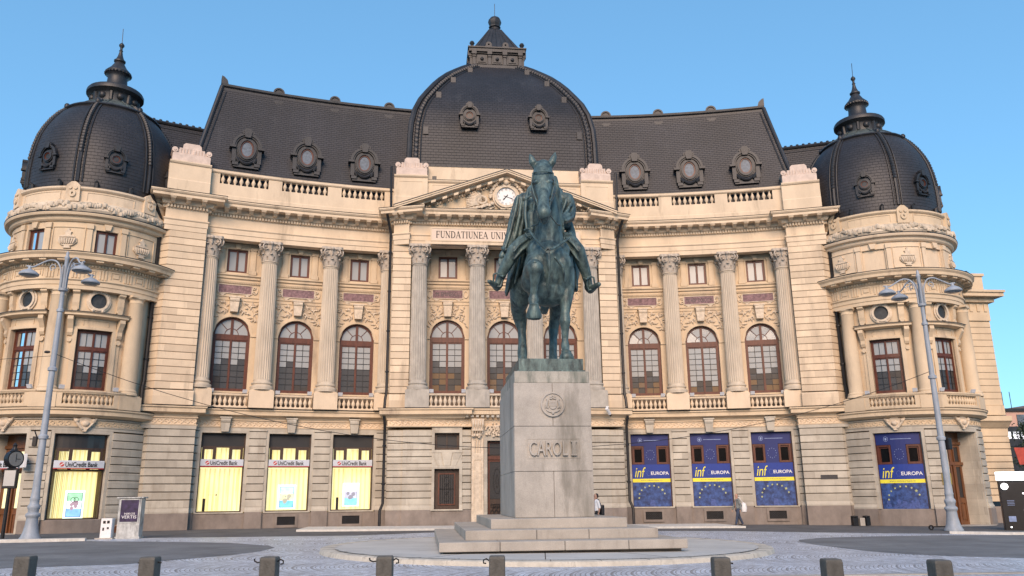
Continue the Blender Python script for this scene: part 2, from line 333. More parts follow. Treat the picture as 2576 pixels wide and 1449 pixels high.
SER = {  # serif capitals: strokes (x0,y0,x1,y1,w) in a unit-high cell, then advance
'F': ([(.16,0,.16,1,.15),(.1,.965,.62,.965,.06),(.16,.5,.5,.5,.06),(.62,1,.62,.76,.05),(.5,.6,.5,.4,.05),(.02,.02,.32,.02,.045)], .72),
'U': ([(.16,1,.16,.3,.14),(.16,.3,.24,.08,.13),(.24,.08,.42,.02,.1),(.42,.02,.58,.1,.07),(.58,.1,.64,.3,.06),(.64,.3,.64,1,.06),(.02,.98,.32,.98,.045),(.52,.98,.78,.98,.045)], .84),
'N': ([(.13,0,.13,1,.055),(.1,.98,.68,.02,.14),(.68,0,.68,1,.055),(.0,.98,.2,.98,.045),(.02,.02,.26,.02,.045),(.56,.98,.82,.98,.045)], .88),
'D': ([(.16,0,.16,1,.15),(.05,.97,.4,.97,.06),(.05,.03,.4,.03,.06),(.4,.96,.62,.82,.1),(.62,.84,.7,.5,.14),(.7,.5,.62,.16,.14),(.62,.18,.4,.04,.1)], .84),
'A': ([(.38,1,.08,.02,.06),(.38,1,.70,.02,.15),(.18,.34,.58,.34,.05),(.0,.02,.2,.02,.045),(.56,.02,.84,.02,.045)], .86),
'T': ([(.36,0,.36,1,.15),(.02,.965,.70,.965,.06),(.04,1,.04,.76,.05),(.68,1,.68,.76,.05),(.22,.02,.50,.02,.045)], .76),
'I': ([(.2,0,.2,1,.15),(.05,.98,.35,.98,.045),(.05,.02,.35,.02,.045)], .44),
'E': ([(.16,0,.16,1,.15),(.02,.97,.62,.97,.06),(.02,.03,.64,.03,.06),(.16,.52,.5,.52,.06),(.61,1,.61,.78,.05),(.64,0,.64,.24,.05),(.5,.62,.5,.42,.05)], .74),
'V': ([(.12,1,.42,.0,.15),(.42,.0,.70,1,.06),(.0,.98,.26,.98,.045),(.58,.98,.82,.98,.045)], .84),
'R': ([(.16,0,.16,1,.15),(.05,.97,.42,.97,.06),(.42,.97,.58,.84,.1),(.58,.86,.58,.62,.13),(.58,.62,.42,.5,.1),(.16,.5,.42,.5,.05),(.36,.5,.70,.02,.14),(.02,.02,.3,.02,.045),(.6,.02,.8,.02,.045)], .82),
'S': ([(.56,.82,.5,.95,.06),(.5,.95,.3,.97,.07),(.3,.97,.14,.84,.1),(.14,.86,.18,.64,.12),(.18,.64,.48,.42,.14),(.48,.42,.54,.2,.12),(.54,.22,.4,.04,.1),(.4,.03,.2,.03,.06),(.2,.03,.1,.22,.05)], .68),
'C': ([(.66,.8,.56,.94,.06),(.56,.95,.36,.97,.07),(.36,.97,.18,.8,.11),(.16,.82,.12,.5,.14),(.12,.5,.18,.18,.14),(.18,.2,.38,.03,.11),(.38,.03,.58,.06,.07),(.58,.06,.68,.22,.05)], .76),
'O': ([(.4,.98,.2,.82,.11),(.2,.84,.12,.5,.14),(.12,.5,.2,.16,.14),(.2,.18,.4,.02,.11),(.4,.02,.6,.18,.11),(.6,.16,.68,.5,.14),(.68,.5,.6,.84,.14),(.6,.82,.4,.98,.11)], .84),
'L': ([(.16,0,.16,1,.15),(.02,.98,.34,.98,.045),(.02,.03,.6,.03,.06),(.6,0,.6,.26,.05)], .68),
'X': ([(.1,1,.6,0,.14),(.6,1,.1,0,.06)], .74), ' ': ([], .42)}
def serif(body, F, u0, z0, h, d0, d1, sg=1, cond=.86):
    mb = MB(); x = 0
    for ch in body:
        st, adv = SER[ch]
        for (a, b, c, e, w) in st:
            dx, dy = c-a, e-b; l = hypot(dx, dy); px, py = -dy/l*w/2, dx/l*w/2
            pts = [(a+px, b+py), (c+px, e+py), (c-px, e-py), (a-px, b-py)]
            poly(mb, F, [(u0+sg*(x+q[0])*h*cond, z0+q[1]*h) for q in pts], d0, d1)
        x += adv
    return mb, x*h*cond
# ================================================================ the building
B = thing('library_building', 'long cream stone building with square black central dome and two round domed end towers', 'building', (0, 0, 0))
def WP(u, d, sg=1): p = WG[1](abs(u), d, 0); return (sg*p[0], p[1])
def arcpts(u0, u1, d, sg):
    n = 10; return [WP(u0+(u1-u0)*i/n, d, sg) for i in range(n+1)]
def plan(dw, dp, yp, xp, centre=None, u_in=18.4, u_out=20.75, side=True):
    """plan outline: dw wing depth, dp pier depth, yp pavilion front y, xp pavilion half width, centre=(x,y) projecting middle"""
    x = xp; uj = RHO*math.asin(x/(RHO-dw))
    R = [(x, yp)]+arcpts(uj, u_in, dw, 1)+[WP(u_in, dp), WP((u_in+u_out)/2, dp), WP(u_out, dp), WP(u_out, dw-1.6)]
    C = [(centre[0], yp), (centre[0], centre[1])] if centre else []
    Rr = C+R if C else R
    return [(-a, b) for a, b in reversed(Rr)]+Rr
ENT = plan(.5, 1.05, 0, 6.95, (6.0, -.3))
# ---- entablature, shared by pavilion, wings and end piers
mb = MB(); pathsweep(mb, ENT, [(-.6, 16.70), (0, 16.70), (0, 16.98), (.04, 17.0), (.04, 17.28), (.10, 17.34), (.10, 17.40), (0, 17.44), (0, 17.99), (.05, 18.0), (.05, 18.02), (.03, 18.02), (.03, 18.20), (.2, 18.22), (.26, 18.30), (.26, 18.50), (.80, 18.50), (.80, 18.66), (.86, 18.68), (.92, 18.76), (.92, 18.82)])
obj('entablature', mb, STL, B)
mb = MB(); pathsweep(mb, ENT, [(.93, 18.822), (.95, 18.85), (.0, 19.0), (-.5, 19.02)]); obj('cornice_flashing', mb, LEAD, B)
def along(path, step, fn, margin=.25):
    for i in range(len(path)-1):
        a = Vector(path[i]); b = Vector(path[i+1]); l = (b-a).length
        if l < .12: continue
        t = (b-a)/l; n = Vector((t.y, -t.x)); yield a, t, n, l
def runs(path):
    """join nearly collinear pieces so that repeats keep one spacing round the curve"""
    out = []; cur = [Vector(path[0])]
    for i in range(1, len(path)):
        p = Vector(path[i])
        if len(cur) > 1:
            t0 = (cur[-1]-cur[-2]).normalized(); t1 = (p-cur[-1]).normalized()
            if t0.dot(t1) < .9: out.append(cur); cur = [cur[-1]]
        cur.append(p)
    out.append(cur); return out
def repeat(path, spacing, ends):
    for run in runs(path):
        L = sum((run[i+1]-run[i]).length for i in range(len(run)-1))
        if L < ends*2+.05: continue
        k = max(1, int(round((L+2*0-ends*2)/spacing)))
        for j in range(k+1):
            s = ends+(L-2*ends)*j/k; i = 0
            while i < len(run)-2 and s > (run[i+1]-run[i]).length: s -= (run[i+1]-run[i]).length; i += 1
            t = (run[i+1]-run[i]).normalized(); yield run[i]+t*s, t, Vector((t.y, -t.x))
def stud(mb, p, t, n, w, d0, d1, z0, z1, taper=0):
    vs = []
    for z in (z0, z1):
        for a, d in ((-w/2, d0), (w/2, d0), (w/2, d1 - (taper if z == z0 else 0)), (-w/2, d1-(taper if z == z0 else 0))):
            q = p+t*a+n*d; vs.append((q.x, q.y, z))
    mb.add(vs, [(0, 3, 2, 1), (4, 5, 6, 7), (0, 1, 5, 4), (1, 2, 6, 5), (2, 3, 7, 6), (3, 0, 4, 7)])
mb = MB()
for p, t, n in repeat(ENT, .17, .1): stud(mb, p, t, n, .105, .02, .17, 18.03, 18.19)
obj('dentil_row', mb, STL, B)
mb = MB(); pathsweep(mb, ENT, [(.19, 18.44), (.225, 18.44), (.225, 18.47), (.19, 18.47)])
for p, t, n in repeat(ENT, .72, .30):
    stud(mb, p, t, n, .28, .2, .74, 18.40, 18.505); stud(mb, p, t, n, .22, .2, .62, 18.27, 18.40, .22)
    stud(mb, p, t, n, .32, .2, .78, 18.455, 18.503)
mb.cur = 0; obj('modillion_row', mb, STL, B)
# ---- string course over the ground floor
SC = plan(.05, .75, 0, 7.05, (2.55, -.30), 18.05, 20.9)
mb = MB(); pathsweep(mb, SC, [(-.5, 6.08), (.02, 6.08), (.08, 6.2), (.12, 6.22), (.36, 6.28), (.42, 6.30), (.42, 6.50), (.50, 6.56), (.50, 6.63)]); obj('string_course', mb, STU, B)
mb = MB(); pathsweep(mb, SC, [(.51, 6.632), (.53, 6.665), (-.6, 6.70), (-2.4, 6.705)]); obj('string_course_flashing', mb, LEAD, B)
# wave frieze under it
mb = MB(); WF = plan(.03, .73, -.02, 7.0, None, 18.05, 20.85)
pathsweep(mb, WF, [(-.4, 5.60), (.06, 5.60), (.09, 5.66), (.0, 5.68), (.0, 6.0), (.09, 6.02), (.06, 6.08), (-.4, 6.08)])
for p, t, n in repeat(WF, .36, .2):
    if -6 < p.x < 6 and abs(p.x) < 2.4: continue
    c = p+n*.015
    pts = []
    for k in range(9):
        a = .3+k*.62; r = .125-.011*k; pts.append((*(c+t*(r*cos(a)))[:2], 5.84+r*sin(a), .026))
    tube(mb, pts, .026, 4)
    q = c+t*.18; tube(mb, [(*(q-t*.1)[:2], 5.72, .03), (*q[:2], 5.78, .03), (*(q+t*.06)[:2], 5.93, .015)], .03, 4)
obj('wave_frieze', mb, STL, B)
# ---- banded masonry
def bands(mb, F, u0, u1, z0, z1, n, d, g=.035, rec=.07, lean=.4):
    h = (z1-z0)/n
    mb.cur = 1; box(mb, F, u0+.01, u1-.01, d-lean, d-rec, z0, z1); mb.cur = 0
    for i in range(n):
        a = z0+i*h; b = a+h
        sweep(mb, F, u0, u1, [(d-rec-.01, a+.004), (d-.025, a+.010), (d, a+.03), (d, b-g-.025), (d-.025, b-g), (d-rec-.01, b-g+.006)], False)
def base(mb, F, u0, u1, d, top=.92, z0=-.5): sweep(mb, F, u0, u1, [(d-.5, z0), (d+.10, z0), (d+.10, top-.04), (d+.06, top), (d-.5, top)], True)
def skirt(mb, F, u0, u1, d, z=.92): sweep(mb, F, u0, u1, [(d-.3, z), (d+.08, z+.001), (d+.08, z+.09), (d+.0, z+.24), (d+.0, z+.30), (d-.3, z+.30)], True)
WIN_U = [9.12, 12.77, 16.45]
def surround(mb, F, uc, hw, z0, z1, d0, d1, w=.17):
    poly(mb, F, [(uc-hw-w, z0), (uc-hw, z0), (uc-hw, z1), (uc+hw, z1), (uc+hw, z0), (uc+hw+w, z0), (uc+hw+w, z1+w), (uc-hw-w, z1+w)], d0, d1) if F.step > 100 else \
        (box(mb, F, uc-hw-w, uc-hw, d0, d1, z0, z1+w), box(mb, F, uc+hw, uc+hw+w, d0, d1, z0, z1+w), box(mb, F, uc-hw, uc+hw, d0, d1, z1, z1+w))
def keyblock(mb, F, uc, z0, z1, w0, w1, d):
    poly(mb, F, [(uc-w0/2, z0), (uc+w0/2, z0), (uc+w1/2, z1), (uc-w1/2, z1)], 0, d)
    box(mb, F, uc-w1/2-.04, uc+w1/2+.04, 0, d+.05, z1-.09, z1)
    sweep(mb, F, uc-w1/2+.03, uc+w1/2-.03, [(d-.02, z1-.09), (d+.05, z1-.12), (d+.08, z1-.2), (d+.05, z1-.3), (d-.02, z1-.34)], True)
def splay(sg, a, b):
    pa = Vector(WG[sg](a[0], a[1], 0)[:2]); pb = Vector(WG[sg](b[0], b[1], 0)[:2]); t = (pb-pa).normalized(); n = Vector((t.y, -t.x))
    if n.y > 0: n = -n
    f = Fr(lambda u, d, z: (*(pa+t*u+n*d), z), 99); f.len = (pb-pa).length; return f
for sg in (1, -1):
    F = WG[sg]; g = MB(); pl = MB()
    edges = [(6.9, WIN_U[0]-1.37)]+[(WIN_U[i]+1.37, WIN_U[i+1]-1.37) for i in (0, 1)]+[(WIN_U[2]+1.37, 18.08)]
    for a, b in edges: bands(g, F, a, b, 1.2, 5.42, 10, .12); base(pl, F, a, b, .12); skirt(g, F, a, b, .12); box(g, F, a-.03, b+.03, -.3, .16, 5.42, 5.52)
    box(g, F, 6.9, 18.08, -.4, .04, 5.52, 5.62)
    for u in WIN_U:
        surround(g, F, u, 1.2, .93, 5.30, -.35, .07); box(g, F, u-1.37, u+1.37, -.35, .06, 5.47, 5.6)
        box(pl, F, u-1.37, u+1.37, -.5, .06, -.5, .86); box(g, F, u-1.30, u+1.30, -.3, .11, .86, .93)
        keyblock(g, F, u, 5.36, 6.2, .40, .58, .34)
    # end pier, ground floor
    bands(g, F, 18.05, 20.48, 1.2, 5.42, 10, .75, lean=1.2); base(pl, F, 18.05, 20.48, .75); skirt(g, F, 18.05, 20.48, .75); SG = splay(sg, (20.48, .75), (21.15, .0)); bands(g, SG, 0, SG.len, 1.2, 5.42, 10, 0, lean=.8); base(pl, SG, 0, SG.len, -.01); skirt(g, SG, 0, SG.len, -.01); box(g, F, 18.02, 20.88, -.5, .78, 5.42, 5.62)
    obj('ground_floor_wall', g, [GFS, JNT], B); obj('plinth', pl, PLI, B)
    # upper wall of the wing with real openings
    m = MB(); D = -.35; us = sorted([6.6, 18.5]+[u+k*1.04 for u in WIN_U for k in (-1, 1)]); ZS = 11.12
    for i in range(0, len(us), 2): box(m, F, us[i], us[i+1], D-.5, D, 6.7, 14.9)
    for u in WIN_U:
        k = 12
        for j in range(k):
            a = -1+2*j/k; b = -1+2*(j+1)/k; za = ZS+1.04*sqrt(max(0, 1-a*a)); zb = ZS+1.04*sqrt(max(0, 1-b*b))
            poly(m, F, [(u+a*1.04, za), (u+b*1.04, zb), (u+b*1.04, 14.9), (u+a*1.04, 14.9)], D-.5, D)
        box(m, F, u-1.04, u+1.04, D-.5, D-.02, 6.7, 7.66); box(m, F, u-1.04, u+1.04, D-.5, D+.10, 7.62, 7.72)
    us = sorted([6.6, 18.5]+[u+k*.58 for u in WIN_U for k in (-1, 1)])
    for i in range(0, len(us), 2): box(m, F, us[i], us[i+1], D-.5, D, 14.9, 16.36)
    box(m, F, 6.6, 18.5, D-.5, D, 16.36, 16.72)
    obj('wing_wall', m, STU, B)
    # storey trim: ledge, dentils, pilaster strips, imposts, archivolt
    m = MB()
    cols = [7.35, 10.93, 14.61, 18.12]
    for i, u in enumerate(WIN_U):
        a, b = cols[i]+.45, cols[i+1]-.45
        sweep(m, F, a, b, [(D-.05, 14.5), (D+.10, 14.5), (D+.10, 14.62), (D+.2, 14.68), (D+.2, 14.76), (D-.05, 14.78)], True)
        sweep(m, F, a, b, [(D-.05, 14.26), (D+.07, 14.26), (D+.10, 14.32), (D-.05, 14.34)], True)
        n = 26
        for k in range(n): uu = a+(b-a)*(k+.5)/n; box(m, F, uu-.03, uu+.03, D-.02, D+.09, 14.20, 14.262)
        sweep(m, F, a, b, [(D-.05, 13.36), (D+.05, 13.36), (D+.05, 13.42), (D-.05, 13.43)], True)
        for s in (-1, 1):
            box(m, F, u+s*.90-.16, u+s*.90+.16, D-.02, D+.09, 15.05, 16.4); box(m, F, u+s*.90-.22, u+s*.90+.22, D-.02, D+.14, 14.8, 15.05); box(m, F, u+s*.9-.20, u+s*.9+.20, D-.02, D+.13, 16.32, 16.5)
            box(m, F, u+s*1.04+min(0, s*.42), u+s*1.04+max(0, s*.42), D-.3, D+.07, 11.0, 11.16)
            box(m, F, u+s*.62+(-.05 if s < 0 else -.02), u+s*.62+(.02 if s < 0 else .05), D-.02, D+.05, 14.9, 16.42)
        poly(m, F, [(u-.11, 16.36), (u+.11, 16.36), (u+.2, 16.66), (u-.2, 16.66)], D-.02, D+.14)
        ring(m, F, u, ZS, 1.04, 1.04, .13, D-.02, D+.05, 0, 180, 18)
        # spandrel frame
        for s in (-1, 1): box(m, F, min(u+s*1.42, u+s*1.47), max(u+s*1.42, u+s*1.47), D-.02, D+.04, 11.7, 13.2)
        box(m, F, u-1.42, u+1.42, D-.02, D+.04, 13.15, 13.2)
        kb = MB(); keyblock(kb, Fr(lambda a1, d1, z1, F=F: F(a1, D+d1, z1), 2), u, 12.42, 13.36, .42, .60, .34); obj('keystone', kb, ORN, B)
        # carved foliage of the spandrels
        for s in (-1, 1):
            sp = MB()
            rnd = random.Random(5)
            for k in range(26):
                x = rnd.uniform(.35, 1.36); zmin = ZS+sqrt(max(0, 1.3**2-x*x)) if x < 1.3 else 11.75
                z = rnd.uniform(zmin+.03, 13.05) if zmin < 13.0 else None
                if z is None: continue
                an = rnd.uniform(0, 6.28); l = rnd.uniform(.10, .2); p0 = F(u+s*x, D+.02, z)
                tube(sp, [(*F(u+s*x-l*cos(an), D+.01, z-l*sin(an)), .01), (*F(u+s*x, D+.06, z), .055), (*F(u+s*x+l*cos(an), D+.03, z+l*sin(an)*.8), .012)], .03, 5)
            tube(sp, [(*F(u+s*(1.36-.1*k), D+.03, 11.9+.30*k-.018*k*k), .035) for k in range(5)], .03, 5); obj('spandrel_carving', sp, ORN, B, smooth=True)
    obj('wing_trim', m, STU, B)
    for i, u in enumerate(WIN_U):
        m = MB(); poly(m, F, [(u-.93, 13.60), (u+.93, 13.60), (u+.93, 14.09), (u-.93, 14.09)], D-.01, D+.03); pn = obj('inscription_panel', m, PIN, B)
        m = MB(); surround(m, F, u, .93, 13.60, 14.09, D-.01, D+.06, .04); box(m, F, u-.97, u+.97, D-.01, D+.06, 13.56, 13.6)
        for s in (-1, 1):
            ring(m, F, u+s*1.13, 13.84, .12, .2, .05, D-.01, D+.06, 0, 360, 12); ring(m, F, u+s*1.08, 13.98, .05, .05, .04, D-.01, D+.08, 0, 360, 8)
            ring(m, F, u+s*1.08, 13.70, .05, .05, .04, D-.01, D+.08, 0, 360, 8); box(m, F, u+s*.7-.16, u+s*.7+.16, D-.01, D+.06, 13.48, 13.54); box(m, F, u+s*.7-.08, u+s*.7+.08, D-.01, D+.06, 13.42, 13.48)
        obj('panel_frame', m, ORN, pn)
        if sg == 1 and i == 1: obj('lettering', textmb('MITROP. DOSOFTEI', F, u, 13.845, 1.62, .26, D+.03, D+.042, sg), LEAD, pn)
    # upper end pier
    m = MB(); SG = splay(sg, (20.42, 1.05), (21.05, .35)); bands(m, SG, 0, SG.len, 7.55, 16.70, 22, -.005, .02, .045, 1.2); box(m, SG, 0, SG.len, -1, .04, 6.7, 7.5); bands(m, F, 18.4, 20.42, 7.55, 16.70, 22, 1.05, .02, .045, 1.6); sweep(m, F, 18.34, 20.46, [(-.6, 6.7), (1.12, 6.7), (1.12, 7.42), (1.07, 7.50), (-.6, 7.52)], True)
    box(m, F, 20.0, 20.70, -2.2, -.5, 6.7, 16.7)
    wl = MB(); bands(wl, F, 20.72, 23.4, 6.7, 16.70, 24, -.30, .02, .045, .8); obj('link_wall', wl, [STL, JNL], B); wl = MB(); bands(wl, F, 20.8, 23.4, .9, 5.42, 11, -.15, lean=.6); base(wl, F, 20.8, 23.4, -.15); box(wl, F, 20.8, 23.4, -.8, -.12, 5.42, 6.7); obj('link_wall', wl, [GFS, JNT], B)
    obj('end_pier', m, [STP if sg < 0 else STR, JNL], B); m = MB()
    for u in WIN_U: m = MB(); box(m, F, u-1.03, u+1.03, D-.02, D+.012, 6.72, 7.6); obj('baluster_shade', m, DRK, B)  # dark panel that paints in the shade behind the wing balusters
    m = MB(); box(m, PAV, *sorted((sg*19.0, sg*20.6)), -7, -1.2, 6.6, 19.0); obj('rear_wall', m, STU, B)
# ---- columns
def column_meshes(mtl, cm, z0=7.75, z1=16.70, R=.50):
    m = MB(); H = z1-z0
    lathe(m, (0, 0, 0), [(R*1.30, 0), (R*1.30, .10), (R*1.34, .16), (R*1.30, .22), (R*1.12, .25), (R*1.10, .31), (R*1.2, .36), (R*1.2, .42), (R*1.06, .46)], 32); bmb = m
    s = MB(); zc = H-1.2
    lathe(s, (0, 0, 0), [(R*1.03, .46), (R, .52), (R, .6)], 48)
    lathe(s, (0, 0, 0), [(R, .6), (R*.995, H*.33), (R*.955, H*.6), (R*.90, zc-.12)], 144, .085, 24)
    lathe(s, (0, 0, 0), [(R*.90, zc-.12), (R*.90, zc-.07), (R*1.0, zc-.03), (R*1.0, zc+.01), (R*.92, zc+.04)], 32)
    c = MB(); lathe(c, (0, 0, 0), [(R*.86, zc), (R*.86, zc+.35), (R*.92, zc+.75), (R*1.08, zc+1.0), (R*1.08, zc+1.04)], 24)
    for row, (zb, hh, off, k) in enumerate([(zc+.03, .42, 0, 8), (zc+.28, .46, .5, 8)]):
        for i in range(k):
            a = 2*pi*(i+off)/k; ca, sa = cos(a), sin(a)
            prof = [(R*.90, 0, .15), (R*.98, hh*.45, .17), (R*1.08, hh*.8, .15), (R*1.28, hh*.98, .10), (R*1.36, hh*.86, .05)]
            vs = []
            for r, z, w in prof:
                for q, rr in ((-w, 0), (0, .05), (w, 0)): vs.append(((r+rr)*ca-q*sa, (r+rr)*sa+q*ca, zb+z))
            fs = [(3*j+q, 3*j+q+1, 3*j+q+4, 3*j+q+3) for j in range(4) for q in (0, 1)]; c.add(vs, fs)
    for i in range(4):       # corner volutes
        a = pi/4+i*pi/2
        for e in (-1, 1):
            aa = a+e*.20; ca, sa = cos(aa), sin(aa); cen = Vector((R*1.30*ca, R*1.30*sa, zc+.88)); tx = Vector((-sa, ca, 0)); px = Vector((ca, sa, 0)) if True else None
            side = Vector((cos(a), sin(a), 0))
            pts = []
            for k in range(15):
                th = -pi*.5+k*.62; rr = .205-.0125*k; q = cen+side*(rr*cos(th))+Vector((0, 0, rr*sin(th))); pts.append((*q, .048-.0015*k))
            tube(c, pts, .05, 5); ball(c, cen, .06, 6)
        st = [(R*.95*cos(a), R*.95*sin(a), zc+.62, .045), (R*1.15*cos(a), R*1.15*sin(a), zc+.95, .05), (R*1.35*cos(a), R*1.35*sin(a), zc+1.05, .05)]; tube(c, st, .05, 5)
    for i in range(4):
        a = i*pi/2; ball(c, (R*1.22*cos(a), R*1.22*sin(a), zc+1.09), .13, 8)
        tube(c, [(R*1.05*cos(a), R*1.05*sin(a), zc+.7, .04), (R*1.12*cos(a), R*1.12*sin(a), zc+1.0, .07)], .05, 5)
    out = []                 # abacus with hollowed sides
    for i in range(4):
        a = pi/4+i*pi/2
        for da, rr in ((-.10, R*1.68), (.10, R*1.68)): out.append((rr*cos(a+da), rr*sin(a+da)))
        for da, rr in ((.45, R*1.30), (pi/2-.45, R*1.30)): out.append((rr*cos(a+da), rr*sin(a+da)))
    n = len(out); vs = [(x*.97, y*.97, zc+1.04) for x, y in out]+[(x, y, zc+1.12) for x, y in out]+[(x, y, zc+1.20) for x, y in out]
    c.add(vs, [tuple(range(n))[::-1], tuple(range(2*n, 3*n))]+[(j*n+i, j*n+(i+1) % n, (j+1)*n+(i+1) % n, (j+1)*n+i) for j in (0, 1) for i in range(n)])
    sh = obj('column', s, mtl, B, smooth=True); ba = obj('base', bmb, mtl, sh, smooth=True); ca_ = obj('capital', c, cm, sh, smooth=True)
    return sh
CAPS = mat('capital_stone', (.50, .44, .37), .85, .2, 7, 1, .5, 20, stain=(.24, .22, .19), sscale=4, sth=.56)
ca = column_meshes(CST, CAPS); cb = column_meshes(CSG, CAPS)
def put(src, x, y, z, rz, first):
    o = src if first else copytree(src, src.parent); o.location = (x, y, z); o.rotation_euler = (0, 0, rz); return o
first = True
for sg in (1, -1):
    for u in (7.35, 10.93, 14.61, 18.05):
        p = WG[sg](u, .30, 0); put(ca, p[0], p[1], 7.75, -sg*u/RHO, first); first = False
first = True
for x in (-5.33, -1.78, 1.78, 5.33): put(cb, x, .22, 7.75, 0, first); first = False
# ---- pedestals and window balustrades
BALP = [(.055, 0), (.055, .04), (.03, .06), (.035, .10), (.075, .20), (.082, .27), (.05, .38), (.03, .46), (.035, .49), (.055, .51), (.055, .55)]
def baluster(mb, F, u, d, z, h=.55, fat=1.0):
    c = F(u, d, z); lathe(mb, c, [(r*fat*1.12, q*h/.55) for r, q in BALP], 8)
def balustrade(F, u0, u1, d, z0, z1, n, mt, hw=.11, kerb=.10, rail=.12, name='balustrade', fat=1.0):
    m = MB(); box(m, F, u0, u1, d-hw, d+hw, z0, z0+kerb); sweep(m, F, u0, u1, [(d-hw-.03, z1-rail), (d+hw+.02, z1-rail), (d+hw+.05, z1-rail+.05), (d+hw+.05, z1-.02), (d+hw, z1), (d-hw-.03, z1)], True)
    for i in range(n): baluster(m, F, u0+(u1-u0)*(i+.5)/n, d, z0+kerb, z1-rail-z0-kerb, fat)
    return obj(name, m, mt, B, smooth=True)
for sg in (1, -1):
    F = WG[sg]
    for u in (7.35, 10.93, 14.61, 18.05): m = MB(); box(m, F, u-.70, u+.70, -.5, .82, 6.7, 7.68); box(m, F, u-.64, u+.64, -.3, .76, 7.68, 7.75); obj('column_pedestal', m, STL, B)
    for u in WIN_U: balustrade(F, u-1.10, u+1.10, .45, 6.70, 7.50, 8, STL, fat=1.25)
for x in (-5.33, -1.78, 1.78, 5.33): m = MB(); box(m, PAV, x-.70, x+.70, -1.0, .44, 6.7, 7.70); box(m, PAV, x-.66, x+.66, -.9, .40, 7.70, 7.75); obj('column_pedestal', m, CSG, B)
for x in (-3.55, 0, 3.55): balustrade(PAV, x-1.08, x+1.08, .24, 6.70, 7.52, 8, ORN, fat=1.25)
# ---- windows
def wframe(F, uc, hw, z0, z1, d, mt, arch=0, cols=2, rows=8, leaf=2, transom=None, fw_=.13, glass=GLS, name='window', par=B, mun=.028, sky_from=.5, ochre=0):
    m = MB(); g = MB(); zt = z1
    def pk(r, n):  # upper rows get the painted sky reflection, some of the lowest the ochre one
        if n < 4: return 1 if sky_from else 0
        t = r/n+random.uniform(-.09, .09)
        return 1 if t > sky_from else (2 if ochre and r < ochre and random.random() < .5 else 0)
    box(m, F, uc-hw, uc-hw+fw_, d-.08, d+.06, z0, zt); box(m, F, uc+hw-fw_, uc+hw, d-.08, d+.06, z0, zt); box(m, F, uc-hw+fw_, uc+hw-fw_, d-.08, d+.06, z0, z0+fw_)
    if not arch: box(m, F, uc-hw+fw_, uc+hw-fw_, d-.08, d+.06, z1-fw_, z1)
    zl = z1-(0 if arch else fw_)
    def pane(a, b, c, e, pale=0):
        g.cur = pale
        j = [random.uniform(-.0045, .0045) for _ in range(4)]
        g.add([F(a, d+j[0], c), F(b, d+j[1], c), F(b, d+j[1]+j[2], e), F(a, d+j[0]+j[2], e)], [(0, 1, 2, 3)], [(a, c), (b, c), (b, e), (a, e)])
    def lights(zb, ztop, rws):
        lw = (2*hw-2*fw_)/leaf
        for k in range(leaf):
            a = uc-hw+fw_+k*lw; st = .065 if leaf > 1 else 0
            box(m, F, a, a+st, d-.05, d+.045, zb, ztop); box(m, F, a+lw-st, a+lw, d-.05, d+.045, zb, ztop); box(m, F, a+st, a+lw-st, d-.05, d+.04, zb, zb+.07); box(m, F, a+st, a+lw-st, d-.05, d+.04, ztop-.07, ztop)
            ia, ib = a+st, a+lw-st; za, zb2 = zb+.07, ztop-.07
            for c in range(cols):
                for r in range(rws): pane(ia+(ib-ia)*c/cols, ia+(ib-ia)*(c+1)/cols, za+(zb2-za)*r/rws, za+(zb2-za)*(r+1)/rws, pk(r, rws))
                m.cur = 1
                if c: x = ia+(ib-ia)*c/cols; box(m, F, x-mun/2, x+mun/2, d-.01, d+.03, za, zb2)
            for r in range(1, rws): z = za+(zb2-za)*r/rws; box(m, F, ia, ib, d-.01, d+.027, z-mun/2, z+mun/2)
            m.cur = 0
        if leaf == 2: box(m, F, uc-.04, uc+.04, d+.03, d+.075, zb, ztop)
    if transom:
        box(m, F, uc-hw+fw_, uc+hw-fw_, d-.07, d+.08, transom[0], transom[1])
        lights(z0+fw_, transom[0], rows)
        if not arch: lights(transom[1], zl, transom[2])
    else: lights(z0+fw_, zl, rows)
    if arch:
        zs = z1; ra = hw-fw_; ring(m, F, uc, zs, ra, ra, fw_, d-.08, d+.06, 0, 180, 20)
        box(m, F, uc-.075, uc+.075, d-.05, d+.06, zs, zs+ra)
        ring(m, F, uc, zs, .36, .36, .035, d-.01, d+.03, 0, 180, 12)
        for a in (48, 132):
            p0 = (uc+.38*cos(RAD(a)), zs+.38*sin(RAD(a))); p1 = (uc+ra*cos(RAD(a)), zs+ra*sin(RAD(a))); nx, nz = -sin(RAD(a))*.018, cos(RAD(a))*.018
            poly(m, F, [(p0[0]-nx, p0[1]-nz), (p1[0]-nx, p1[1]-nz), (p1[0]+nx, p1[1]+nz), (p0[0]+nx, p0[1]+nz)], d-.01, d+.03)
        for s in (0, 90):
            for a, b in ((0, 46), (46, 90)):
                g.cur = 1; j = random.uniform(-.004, .004); vs = [F(uc, d+j, zs)]+[F(uc+ra*cos(RAD(s+a+(b-a)*q/4)), d+j*(q-2), zs+ra*sin(RAD(s+a+(b-a)*q/4))) for q in range(5)]
                g.add(vs, [tuple(range(6))])
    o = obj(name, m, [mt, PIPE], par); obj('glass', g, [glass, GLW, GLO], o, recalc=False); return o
for sg in (1, -1):
    F = WG[sg]
    for u in WIN_U:
        wframe(F, u, 1.04, 7.72, 11.12, -.62, WOOD, arch=1, transom=(10.80, 11.12), rows=8, name='arched_window', sky_from={(-1, 2): .50, (-1, 1): .50, (-1, 0): .48, (1, 0): .34, (1, 1): .16, (1, 2): .36}[(sg, WIN_U.index(u))], ochre=2 if sg > 0 else 0)
        wframe(F, u, .58, 14.9, 16.36, -.55, WOOD, cols=1, rows=1, fw_=.07, glass=GLP, name='attic_window')
